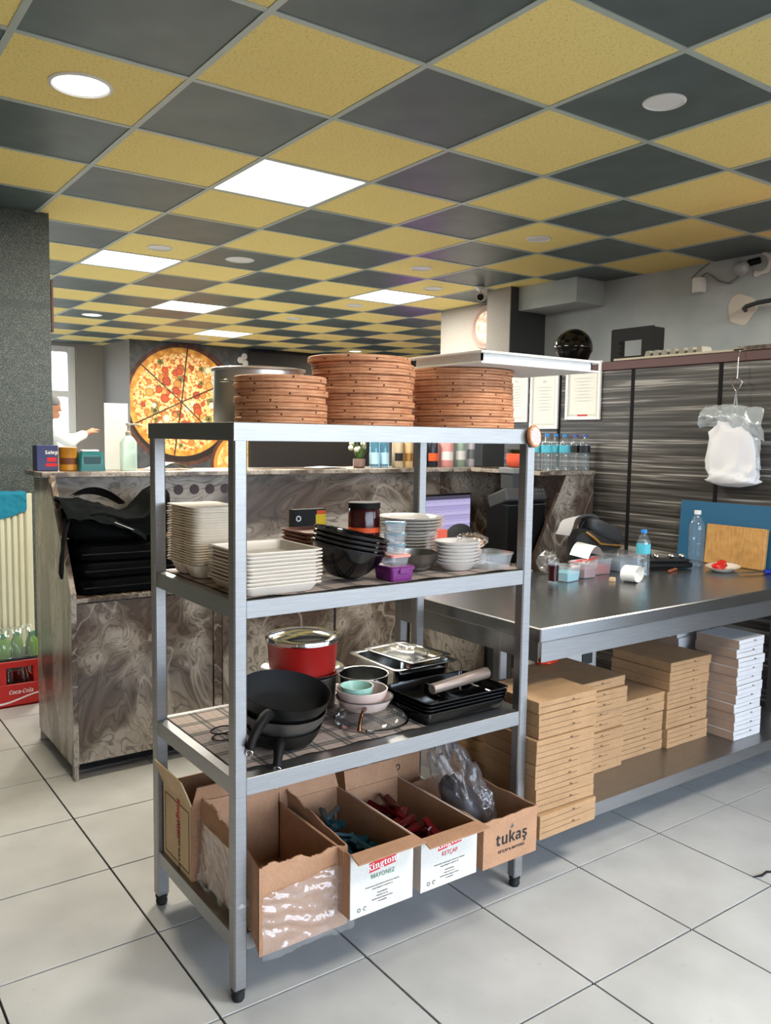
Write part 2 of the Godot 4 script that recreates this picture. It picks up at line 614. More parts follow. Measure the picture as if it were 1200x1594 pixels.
	textured("bagasse", card.call(Color(0.88, 0.83, 0.75), Color(0.93, 0.89, 0.82)), 0.8, 3.0)
	mat("melamine", Color(0.84, 0.80, 0.75), 0.35)
	mat("porcelain", Color(0.86, 0.84, 0.82), 0.15)
	mat("blush_glaze", Color(0.76, 0.68, 0.65), 0.25)
	mat("mint", Color(0.60, 0.77, 0.72), 0.3)
	mat("teal", Color(0.03, 0.36, 0.38), 0.3)
	mat("towel", Color(0.10, 0.50, 0.62), 0.95)
	mat("radiator", Color(0.85, 0.85, 0.76), 0.4)
	mat("crate_red", Color(0.70, 0.09, 0.06), 0.4)
	# clear things
	clear("pet", Color(0.80, 0.88, 0.92), 0.045, 0.03)
	clear("pet_blue", Color(0.45, 0.75, 0.88), 0.22)
	clear("tub", Color(0.80, 0.83, 0.85), 0.13, 0.10)
	clear("film", Color(0.75, 0.76, 0.77), 0.06, 0.10)
	clear("pane", Color(0.92, 0.96, 0.97), 0.03, 0.02)
	clear("glass_lid", Color(0.45, 0.47, 0.47), 0.10, 0.02)
	var tw := 256
	textured("plaid", picture(tw, tw, func(x, y):
		var c := Color(0.66, 0.60, 0.57)
		var fx := [x % 128, y % 128]
		for k in 2:
			var p: int = fx[k]
			if p < 14 or (p >= 20 and p < 34): c = c.lerp(Color(0.14, 0.15, 0.15), 0.55)
			elif p == 60 or p == 61 or p == 92 or p == 93: c = c.lerp(Color(0.45, 0.25, 0.22), 0.5)
			elif p % 6 == 0: c = c.lerp(Color(0.45, 0.42, 0.40), 0.35)
		return c), 0.8, 5.5)

# ---------------------------------------------------------------- scene
var cam_right := Vector3.RIGHT
var cam_up := Vector3.UP
var cam_fwd := Vector3.FORWARD
const EYE := Vector3(0, 1.4874, 0)

func _ready() -> void:
	rng.seed = 20240611
	# camera: aim and roll read from the floor and ceiling grids
	var yaw := deg_to_rad(35.7)
	var pitch := 0.089066
	var roll := -0.014835
	var to_room := func(p: Vector3) -> Vector3: return Vector3(p.x * cos(yaw) - p.z * sin(yaw), p.y, p.x * sin(yaw) + p.z * cos(yaw))
	var ex := Vector3(1, 0, 0)
	var ey := Vector3(0, cos(pitch), -sin(pitch))
	cam_right = to_room.call(ex * cos(roll) - ey * sin(roll))
	cam_up = to_room.call(ex * sin(roll) + ey * cos(roll))
	cam_fwd = to_room.call(Vector3(0, -sin(pitch), -cos(pitch)))
	var cam := Camera3D.new()
	cam.name = "camera"
	cam.fov = rad_to_deg(2.0 * atan(797.0 / 1298.1))
	cam.near = 0.05
	cam.far = 200.0
	add_child(cam)
	cam.transform = Transform3D(Basis(cam_right, cam_up, -cam_fwd), EYE)
	cam.current = true
	# bright overcast daylight outside
	var env := Environment.new()
	env.background_mode = Environment.BG_SKY
	var sky := Sky.new()
	var sm := ProceduralSkyMaterial.new()
	sm.sky_top_color = Color(0.74, 0.82, 0.93)
	sm.sky_horizon_color = Color(0.90, 0.94, 0.98)
	sm.ground_horizon_color = Color(0.62, 0.64, 0.66)
	sm.ground_bottom_color = Color(0.45, 0.45, 0.44)
	sm.sky_energy_multiplier = 2.4
	sm.ground_energy_multiplier = 1.6
	sky.sky_material = sm
	env.sky = sky
	env.tonemap_mode = Environment.TONE_MAPPER_LINEAR
	env.tonemap_exposure = 1.55
	env.sdfgi_enabled = true
	env.ssao_enabled = true
	env.ssil_enabled = true
	var we := WorldEnvironment.new()
	we.name = "environment"
	we.environment = env
	add_child(we)
	make_materials()
	build_shell()
	build_ceiling()
	build_partition()
	build_rack()
	build_table()
	build_counter()
	stock_top_shelf()
	stock_second_shelf()
	stock_third_shelf()
	stock_bottom_shelf()
	stock_under_table()
	stock_table()
	stock_counter()
	dress_walls()
	build_left_corner()
	build_hall()

func pixel(p: Vector3) -> Vector3:
	# where a point falls in the 1200 x 1594 frame, and its depth
	var d := p - EYE
	var z := d.dot(cam_fwd)
	return Vector3(600 + 1298.1 * d.dot(cam_right) / z, 797 - 1298.1 * d.dot(cam_up) / z, z)

# ---------------------------------------------------------------- the room
func build_shell() -> void:
	# floor: a dark bed with a tile set in each cell
	var g := G.new()
	g.box(-2.6, -0.12, -12.7, 8.8, -0.006, 2.6)
	var fl := struct("floor", g, M["grout"])
	var tg := G.new()
	tg.box(-0.2218, -0.012, -0.2218, 0.2218, 0.0, 0.2218, 0.0006)
	var tm := tg.mesh()
	tm.surface_set_material(0, M["floor_tile"])
	for i in range(-5, 8):
		for j in range(-8, 7):
			var o := MeshInstance3D.new()
			o.name = "tile"
			o.mesh = tm
			o.position = Vector3(0.848 + 0.45 * (i + 0.5), rng.randf_range(-0.0006, 0.0), -1.868 + 0.45 * (j + 0.5))
			fl.add_child(o, true)
	# the rest of the dining hall's tiling lies behind the bar
	var rest := G.new()
	for i in range(-7, 17):
		for j in range(-24, 9):
			if i >= -5 and i < 8 and j >= -8 and j < 7: continue
			var cx := 0.848 + 0.45 * (i + 0.5)
			var cz := -1.868 + 0.45 * (j + 0.5)
			if cx < -2.5 or cx > 8.7 or cz < -12.6 or cz > 2.4: continue
			rest.box(cx - 0.2222, -0.012, cz - 0.2222, cx + 0.2222, 0.0, cz + 0.2222)
	part(fl, "tile_field", rest, M["floor_tile"]).set_meta("kind", "stuff")
	# kitchen corner and dining hall walls
	g = G.new(); g.box(-2.85, 0, -5.5, 1.305, CEIL, -5.24)
	struct("wall_back", g, M["fleck_wall"])
	g = G.new()
	g.box(-2.85, 0, -6.4, -2.6, CEIL, 2.6)
	g.box(-2.85, 0, -12.7, -2.6, CEIL, -11.8)
	g.box(-2.85, 0, -11.8, -2.6, 0.85, -6.4)
	g.box(-2.85, 2.66, -11.8, -2.6, CEIL, -6.4)
	struct("wall_left", g, M["tan_wall"])
	# street windows along the dining hall's side
	var hw := G.new()
	for z in [-6.46, -7.8, -9.15, -10.5, -11.8]: hw.box(-2.76, 0.85, z, -2.7, 2.66, z + 0.06)
	for y in [0.85, 2.60]: hw.box(-2.76, y, -11.8, -2.7, y + 0.06, -6.4)
	var hf := struct("window_3", hw, M["white"])
	for k in 4:
		var pg := G.new(); pg.box(-2.733, 0.91, -11.74 + 1.34 * k, -2.727, 2.60, -10.5 + 1.345 * k)
		part(hf, "pane", pg, M["pane"])
	# shop front behind the camera, open to the street through glass
	g = G.new()
	g.box(-2.85, 0, 2.4, -0.6, CEIL, 2.6)
	g.box(5.3, 0, 2.4, 5.66, CEIL, 2.6)
	g.box(-0.6, 2.66, 2.4, 5.3, CEIL, 2.6)
	g.box(-0.6, 0, 2.4, 5.3, 0.06, 2.6)
	struct("wall_front", g, M["white_wall"])
	var wn := G.new()
	for x in [-0.6, 0.86, 2.32, 3.78, 5.25]: wn.box(x, 0.06, 2.44, x + 0.05, 2.66, 2.5)
	for y in [0.06, 2.61]: wn.box(-0.6, y, 2.44, 5.3, y + 0.05, 2.5)
	var wf := struct("window_1", wn, M["white"])
	for k in 4:
		var pg := G.new(); pg.box(-0.55 + 1.46 * k, 0.11, 2.468, 0.86 + 1.46 * k, 2.61, 2.474)
		part(wf, "pane", pg, M["pane"])
	# side wall; its opening is added to let more daylight onto the floor, unseen
	g = G.new()
	g.box(5.41, 0, -6.6, 5.66, CEIL, 0.1)
	g.box(5.41, 2.4, 0.1, 5.66, CEIL, 2.2)
	g.box(5.41, 0, 2.2, 5.66, CEIL, 2.4)
	struct("wall_right", g, M["plaster"])
	g = G.new(); g.box(5.395, 0, -6.6, 5.411, CEIL, -5.3)
	struct("wall_right_paper", g, M["wallpaper"])
	g = G.new(); g.box(5.66, 0, -6.6, 8.8, CEIL, -6.4)
	struct("wall_hall_side", g, M["wallpaper"])
	g = G.new(); g.box(8.6, 0, -11.5, 8.8, CEIL, -6.6)
	struct("wall_hall_right", g, M["wallpaper"])
	g = G.new(); g.box(4.06, 0, -11.5, 8.8, CEIL, -11.3)
	struct("wall_hall_back", g, M["charcoal"])
	g = G.new(); g.box(3.82, 0, -12.7, 4.06, CEIL, -11.3)
	struct("wall_hall_return", g, M["wallpaper"])
	g = G.new(); g.box(5.585, 0, -11.3, 8.6, CEIL - 0.06, -11.2)
	struct("wall_hall_dark", g, M["dark_wall"])
	# window wall at the far end of the hall
	g = G.new()
	g.box(-2.85, 0, -12.7, -1.8, CEIL, -12.45)
	g.box(3.44, 0, -12.7, 3.82, CEIL, -12.45)
	g.box(-1.8, 0, -12.7, 3.44, 0.85, -12.45)
	g.box(-1.8, 2.72, -12.7, 3.44, CEIL, -12.45)
	struct("wall_hall_window", g, M["wallpaper_grey"])
	wn = G.new()
	for x in [-1.8, -0.94, -0.08, 0.79, 1.66, 2.52, 3.33]: wn.box(x, 0.85, -12.62, x + 0.11, 2.72, -12.5, 0.006)
	for y in [0.85, 2.0, 2.64]: wn.box(-1.8, y, -12.6, 3.44, y + 0.09, -12.52, 0.006)
	wf = struct("window_2", wn, M["white"])
	for k in 6:
		for r in 2:
			var pg := G.new(); pg.box(-1.69 + 0.8633 * k, 0.94 + 1.15 * r, -12.565, -0.94 + 0.8575 * k, 2.0 + 0.64 * r, -12.558)
			part(wf, "pane", pg, M["pane"])
	# column papered pale on its hall side, with a boxed beam beside it
	g = G.new(); g.box(4.995, 0, -5.47, 5.41, CEIL, -5.19)
	var col := struct("wall_column", g, M["charcoal"])
	g = G.new(); g.box(4.985, 0, -5.475, 4.997, CEIL, -5.19)
	part(col, "paper_facing", g, M["wallpaper"])
	g = G.new(); g.box(5.08, 2.57, -5.19, 5.41, CEIL, -4.55, 0.003)
	struct("beam", g, M["plaster"])

const CX := 1.238
const CZ := -2.36
const CSX := 0.603
const CSZ := 0.605

func cell(i: int, j: int) -> Vector3:
	return Vector3(CX + CSX * (i + 0.5), CEIL, CZ - CSZ * (j + 0.5))

func build_ceiling() -> void:
	var g := G.new()
	g.box(-2.85, CEIL + 0.02, -12.7, 8.8, CEIL + 0.2, 2.6)
	var ce := struct("ceiling", g, M["ceiling_board"])
	var tg := G.new()
	tg.box(-CSX / 2 + 0.008, 0.0, -CSZ / 2 + 0.008, CSX / 2 - 0.008, 0.016, CSZ / 2 - 0.008)
	var my := tg.mesh()
	my.surface_set_material(0, M["tile_yellow"])
	var md := my.duplicate()
	md.surface_set_material(0, M["tile_dark"])
	var lamps := {Vector2i(1, 2): 0, Vector2i(1, 6): 1, Vector2i(3, 9): 2, Vector2i(5, 12): 3, Vector2i(5, 6): 4, Vector2i(1, -4): 5, Vector2i(5, -2): 6}
	var ry := G.new()
	var rd := G.new()
	for i in range(-7, 13):
		for j in range(-8, 17):
			if lamps.has(Vector2i(i, j)): continue
			var c := cell(i, j)
			if c.x < -2.55 or c.x > 8.55 or c.z > 2.35 or c.z < -12.4: continue
			if c.x > 5.75 and c.z > -6.45: continue
			if c.x > 4.2 and c.z < -11.35: continue
			var seen := false
			for dx in [-0.3, 0.3]:
				for dz in [-0.3, 0.3]:
					var q := pixel(c + Vector3(dx, 0, dz))
					if q.z > 0.2 and q.x > -60 and q.x < 1260 and q.y > -60: seen = true
			if c.z < -5.3 and c.x < 1.0: seen = false
			var yellow := (i + j) % 2 == 0
			if seen:
				var o := MeshInstance3D.new()
				o.name = "tile"
				o.mesh = my if yellow else md
				o.position = c
				ce.add_child(o, true)
			else:
				(ry if yellow else rd).box(c.x - CSX / 2 + 0.008, c.y, c.z - CSZ / 2 + 0.008, c.x + CSX / 2 - 0.008, c.y + 0.016, c.z + CSZ / 2 - 0.008)
	part(ce, "tile_field", ry, M["tile_yellow"]).set_meta("kind", "stuff")
	part(ce, "tile_field", rd, M["tile_dark"]).set_meta("kind", "stuff")
	for i in range(-6, 13):
		g = G.new()
		var x := CX + CSX * i
		g.box(x - 0.012, CEIL - 0.004, -12.4 if x < 3.8 else -11.3, x + 0.012, CEIL + 0.012, 2.4 if x < 5.4 else -6.5)
		part(ce, "grid_bar", g, M["grid_bar"])
	for j in range(-7, 17):
		g = G.new()
		var z := CZ - CSZ * j
		if z < -12.4: continue
		g.box(-2.6, CEIL - 0.0035, z - 0.012, 5.4 if z > -6.5 else (8.6 if z > -11.3 else 3.82), CEIL + 0.0115, z + 0.012)
		part(ce, "grid_bar", g, M["grid_bar"])
	# light panels set into the grid
	var glow := mat("panel_glow", Color(1, 1, 1), 0.5)
	glow.emission_enabled = true
	glow.emission = Color(1.0, 0.985, 0.95)
	glow.emission_energy_multiplier = 2.2
	var where := ["above the rack and the work table", "between the flecked wall and the row of far panels", "in the middle of the dining hall ceiling", "in front of the pizza mural wall", "beside the security camera and the papered column", "over the open floor in front of the rack", "over the open floor before the zebra partition"]
	for k in lamps:
		var c := cell(k.x, k.y)
		var t := thing("ceiling_panel_light", "square white LED panel " + where[lamps[k]], "light", c, "square LED panels in the ceiling grid")
		g = G.new()
		for s in [-1, 1]:
			g.box(s * 0.289 - 0.006, -0.002, -0.296, s * 0.289 + 0.006, 0.012, 0.296)
			g.box(-0.283, -0.002, s * 0.29 - 0.006, 0.283, 0.012, s * 0.29 + 0.006)
		part(t, "frame", g, M["white"])
		g = G.new(); g.box(-0.283, 0.002, -0.284, 0.283, 0.010, 0.284)
		part(t, "diffuser", g, glow)
		panel_light(t, Vector2(0.56, 0.56), 4.4, Color(1.0, 0.975, 0.925))
	# round recessed lamps
	var spots := [[-1, 1, 0.115, true, "brightly lit, in the yellow tile above the kitchen corner"], [2, -1, 0.08, false, "unlit, in the charcoal tile above the work table"], [2, 5, 0.105, false, "with a pale disc, in the charcoal tile between two light panels"],
		[4, 2, 0.08, false, "in the yellow tile near the boxed beam"], [4, 4, 0.08, false, "in the yellow tile two cells from the security camera"], [1, 5, 0.085, false, "in the yellow tile touching the panel near the flecked wall"], [2, 11, 0.11, true, "lit, in a charcoal tile far down the hall"],
		[5, 5, 0.085, false, "in the yellow tile between the security camera and a light panel"], [5, 7, 0.085, false, "in the yellow tile behind the panel near the column"], [5, 9, 0.085, false, "in a yellow tile halfway down the hall beyond the column"], [5, 13, 0.085, false, "in the yellow tile by the pizza mural"], [9, 13, 0.11, true, "lit, at the far dark end of the hall"]]
	for s in spots:
		var c := cell(s[0], s[1])
		var t := thing("recessed_downlight", "round recessed ceiling lamp, " + s[4], "light", c, "round recessed ceiling lamps")
		g = G.new()
		var r: float = s[2]
		g.lathe([Vector2(r * 0.86, -0.002), Vector2(r * 0.9, -0.008), Vector2(r, -0.004), Vector2(r, 0.004), Vector2(r * 0.86, 0.004), Vector2(r * 0.86, -0.002)], 28)
		part(t, "rim", g, M["white"])
		g = G.new()
		g.lathe([Vector2(0, -0.003), Vector2(r * 0.86, -0.001), Vector2(r * 0.86, 0.004), Vector2(0, 0.004)], 28)
		part(t, "lamp_disc", g, glow if s[3] else M["white"])
		if s[3]: panel_light(t, Vector2(r * 1.5, r * 1.5), 2.4, Color(1.0, 0.95, 0.85))

func panel_light(t: Node3D, size: Vector2, energy: float, c: Color) -> void:
	var l := AreaLight3D.new()
	l.name = "light"
	l.area_size = size
	l.light_energy = energy
	l.light_color = c
	l.area_range = 25.0
	l.area_attenuation = 2.0
	l.shadow_enabled = true
	l.rotation.x = -PI / 2
	l.position = Vector3(0, -0.014, 0)
	t.add_child(l)

func build_partition() -> void:
	# room-high cladding in zebra laminate, in panels parted by black strips, with a maroon board on top
	var g := G.new(); g.box(PART_X + 0.012, 0, -5.19, 5.41, 1.90, -0.5)
	var p := struct("wall_partition", g, M["charcoal"])
	var xs := [-5.19, -4.2, -3.655, -3.10, -2.545, -1.99, -1.43, -0.5]
	for k in xs.size() - 1:
		g = G.new(); g.box(PART_X, 0.0, xs[k] + 0.012, PART_X + 0.014, 1.90, xs[k + 1] - 0.012, 0.001)
		part(p, "panel", g, M["zebra"])
		if k > 0:
			g = G.new(); g.box(PART_X - 0.003, 0.0, xs[k] - 0.012, PART_X + 0.013, 1.90, xs[k] + 0.012, 0.002)
			part(p, "joint_strip", g, M["black_strip"])
	g = G.new(); g.box(PART_X - 0.012, 1.90, -5.19, 5.41, 1.95, -0.5, 0.003)
	part(p, "top_board", g, M["maroon"])

# ---------------------------------------------------------------- furniture
func build_rack() -> void:
	var t := thing("shelf_rack", "four-tier stainless steel shelf rack on black feet, loaded with boards, crockery, pans and cartons", "rack", Vector3(RACK_X0, 0, RACK_Z1))
	var W := RACK_X1 - RACK_X0
	var D := RACK_Z1 - RACK_Z0
	for sx in 2:
		for sz in 2:
			var x := 0.0 if sx == 0 else W - 0.037
			var z := -0.037 if sz == 0 else -D
			var g := G.new()
			g.box(x, 0.034, z, x + 0.037, S1 - 0.001, z + 0.037, 0.004)
			var po := part(t, "post", g, M["steel"])
			g = G.new()
			g.xf.origin = Vector3(x + 0.0185, 0, z + 0.0185)
			g.lathe([Vector2(0, 0), Vector2(0.014, 0), Vector2(0.0175, 0.006), Vector2(0.018, 0.016), Vector2(0.013, 0.024), Vector2(0.019, 0.026), Vector2(0.019, 0.034), Vector2(0, 0.034)], 16)
			part(po, "foot", g, M["rubber"])
	for y in [S1, S2, S3, S4]:
		var g := G.new()
		var x0 := 0.004
		var x1 := W - 0.004
		var z0 := -D + 0.004
		var z1 := -0.004
		if y == S1:
			x0 = -0.002; x1 = W + 0.002; z0 = -D - 0.002; z1 = 0.002
		var h := 0.046
		g.box(x0, y - 0.003, z0, x1, y, z1, 0.001)
		g.box(x0, y - h, z1 - 0.002, x1, y, z1 + 0.0005, 0.001)
		g.box(x0, y - h, z0 - 0.0005, x1, y, z0 + 0.002, 0.001)
		g.box(x0 - 0.0005, y - h, z0, x0 + 0.002, y, z1, 0.001)
		g.box(x1 - 0.002, y - h, z0, x1 + 0.0005, y, z1, 0.001)
		g.box(x0, y - h, z1 - 0.016, x1, y - h + 0.002, z1, 0.0)
		g.box(x0, y - h, z0, x1, y - h + 0.002, z0 + 0.016, 0.0)
		part(t, "shelf", g, M["steel"])

func build_table() -> void:
	var x0 := 2.02
	var x1 := 3.945
	var z0 := -2.78
	var z1 := -1.915
	var t := thing("work_table", "long stainless steel work table with an undershelf full of pizza boxes", "table", Vector3(x0, 0, z1))
	var W := x1 - x0
	var D := z1 - z0
	var g := G.new()
	g.box(0, TABLE_Y - 0.05, -D, W, TABLE_Y, 0, 0.004)
	part(t, "tabletop", g, M["steel_table"])
	g = G.new()
	g.box(0.03, TABLE_Y - 0.125, -0.024, W - 0.03, TABLE_Y - 0.05, -0.022)
	g.box(0.03, TABLE_Y - 0.125, -D + 0.022, W - 0.03, TABLE_Y - 0.05, -D + 0.024)
	g.box(0.022, TABLE_Y - 0.125, -D + 0.03, 0.024, TABLE_Y - 0.05, -0.03)
	g.box(W - 0.024, TABLE_Y - 0.125, -D + 0.03, W - 0.022, TABLE_Y - 0.05, -0.03)
	part(t, "apron", g, M["steel"])
	for x in [0.02, W - 0.06]:
		for z in [-0.250, -D + 0.018]:
			g = G.new(); g.box(x, 0.03, z, x + 0.038, TABLE_Y - 0.05, z + 0.038, 0.004)
			var l := part(t, "leg", g, M["steel"])
			g = G.new(); g.xf.origin = Vector3(x + 0.019, 0, z + 0.019)
			g.lathe([Vector2(0, 0), Vector2(0.018, 0), Vector2(0.018, 0.02), Vector2(0.012, 0.03), Vector2(0, 0.03)], 14)
			part(l, "foot", g, M["rubber"])
	g = G.new()
	g.box(0.015, UNDER_Y - 0.004, -D + 0.015, W - 0.015, UNDER_Y, -0.008, 0.001)
	g.box(0.015, UNDER_Y - 0.05, -0.010, W - 0.015, UNDER_Y, -0.007, 0.001)
	g.box(0.015, UNDER_Y - 0.05, -D + 0.013, W - 0.015, UNDER_Y, -D + 0.016, 0.001)
	g.box(0.014, UNDER_Y - 0.05, -D + 0.015, 0.017, UNDER_Y, -0.008)
	part(t, "undershelf", g, M["steel"])

const DESK := 0.79
const BAR_Y := 1.31

func build_counter() -> void:
	var t := thing("bar_counter", "long bar counter clad in grey-brown swirled marble laminate, with a raised shelf and open desk", "counter", Vector3(0.945, 0, -3.57))
	# local: x from the side panel along the bar, z towards the kitchen
	var g := G.new()
	var side := [Vector2(0.0, 0.06), Vector2(0.0, DESK + 0.02), Vector2(-0.335, BAR_Y - 0.025), Vector2(-0.60, BAR_Y - 0.025), Vector2(-0.60, 0.06)]
	g.xf = B(Vector3(0, 0, 1), Vector3(0, 1, 0), Vector3(-1, 0, 0), Vector3(0.022, 0, 0))
	g.prism(side, 0.0, 0.020)
	part(t, "side_panel", g, M["marble_side"])
	g = G.new()
	g.box(0.001, 0.06, 0.0, 0.023, DESK + 0.02, 0.003)
	g.xf = B(Vector3(1, 0, 0), Vector3(0, 0.846, -0.533).normalized(), Vector3(0, 0.533, 0.846).normalized(), Vector3(0, DESK + 0.02, 0))
	g.box(0.001, 0, 0.0, 0.023, 0.575, 0.003)
	part(t, "edge_band", g, M["marble_edge"])
	g = G.new(); g.box(0.003, 0.0, -0.03, 0.022, 0.06, 0.0, 0.002)
	part(t, "foot", g, M["marble_side"])
	g = G.new(); g.box(0.05, 0.0, -0.56, 2.30, 0.10, -0.12)
	part(t, "toe_kick", g, M["black_matt"])
	g = G.new(); g.box(0.022, 0.10, -0.6, 2.355, 0.77, -0.02)
	part(t, "carcass", g, M["dark_grey"])
	# doors and drawer fronts
	for d in [[0.024, 0.64, 0.07, 0.765], [0.69, 1.305, 0.07, 0.70], [1.32, 1.78, 0.07, 0.765], [1.80, 2.355, 0.07, 0.765]]:
		g = G.new(); g.box(d[0], d[2], -0.02, d[1], d[3], -0.002, 0.0015)
		part(t, "door", g, M["marble"])
	g = G.new(); g.box(0.645, 0.07, -0.02, 0.685, 0.765, 0.001, 0.0015)
	part(t, "stile", g, M["marble_edge"])
	g = G.new(); g.box(0.69, 0.71, -0.02, 1.305, 0.765, -0.002, 0.0015)
	part(t, "drawer_front", g, M["marble_edge"])
	g = G.new(); g.box(0.022, DESK - 0.02, -0.46, 2.36, DESK, 0.002, 0.002)
	part(t, "desk_top", g, M["marble_edge"])
	g = G.new(); g.box(0.022, DESK, -0.47, 2.36, BAR_Y - 0.025, -0.45)
	part(t, "back_panel", g, M["marble_flow"])
	g = G.new(); g.box(0.01, 0.0, -0.62, 2.36, BAR_Y - 0.025, -0.60)
	part(t, "guest_panel", g, M["marble"])
	g = G.new(); g.box(-0.025, BAR_Y - 0.025, -0.66, 2.36, BAR_Y, -0.33, 0.003)
	part(t, "bar_top", g, M["marble_edge"])
	# return towards the kitchen along the partition
	var r := thing("bar_return", "short marble bar return beside the zebra partition, holding water bottles", "counter", Vector3(3.45, 0, -3.33))
	g = G.new(); g.box(0.0, BAR_Y - 0.025, -0.90, 0.475, BAR_Y, 0.015, 0.003); g.box(-0.14, BAR_Y - 0.025, -0.90, 0.0, BAR_Y, -0.57)
	part(r, "bar_top", g, M["marble_edge"])
	g = G.new()
	g.prism([Vector2(0.235, BAR_Y - 0.025), Vector2(0.475, BAR_Y - 0.025), Vector2(0.475, 0.0), Vector2(-0.03, 0.0), Vector2(-0.03, DESK)], -0.02, 0.0)
	part(r, "end_panel", g, M["marble"])
	g = G.new(); g.box(0.455, 0.0, -0.86, 0.475, BAR_Y - 0.025, -0.02)
	part(r, "side_panel", g, M["marble"])
	g = G.new(); g.box(-0.14, DESK, -0.71, 0.455, BAR_Y - 0.025, -0.69); g.box(-0.14, 0.0, -0.86, 0.455, BAR_Y - 0.025, -0.84)
	part(r, "back_panel", g, M["marble"])
	g = G.new(); g.box(-0.14, DESK - 0.02, -0.69, 0.455, DESK, -0.02, 0.002)
	part(r, "desk_top", g, M["marble_edge"])
	g = G.new(); g.box(-0.12, 0.0, -0.80, 0.453, DESK - 0.02, -0.05)
	part(r, "carcass", g, M["dark_grey"])

# ---------------------------------------------------------------- rack, top shelf
func board(r: float, at: Vector3, turn: float, label: String, group: String) -> Node3D:
	var t := thing("pizza_board", label, "board", at, group, turn)
	var g := G.new()
	var h := 0.0183
	g.lathe([Vector2(0, 0), Vector2(r - 0.003, 0), Vector2(r, 0.0025), Vector2(r, 0.0075), Vector2(r - 0.0016, 0.0088), Vector2(r, 0.010), Vector2(r, h - 0.0025), Vector2(r - 0.003, h), Vector2(r * 0.93, h), Vector2(r * 0.91, h - 0.004), Vector2(0, h - 0.004)], 48)
	part(t, "disc", g, M["wood"])
	g = G.new()
	for k in 9:
		var a := TAU * k / 9 + 0.2 * sin(k * 5.0)
		g.xf = B(Vector3(cos(a), 0, -sin(a)), Vector3(0, 1, 0), Vector3(sin(a), 0, cos(a)), Vector3(0, 0.006 + 0.007 * (k % 2), 0))
		g.tube([Vector3(r - 0.004, 0, 0), Vector3(r + 0.0006, 0, 0)], 0.0028, 6)
	part(t, "peg_holes", g, M["wood_hole"])
	return t

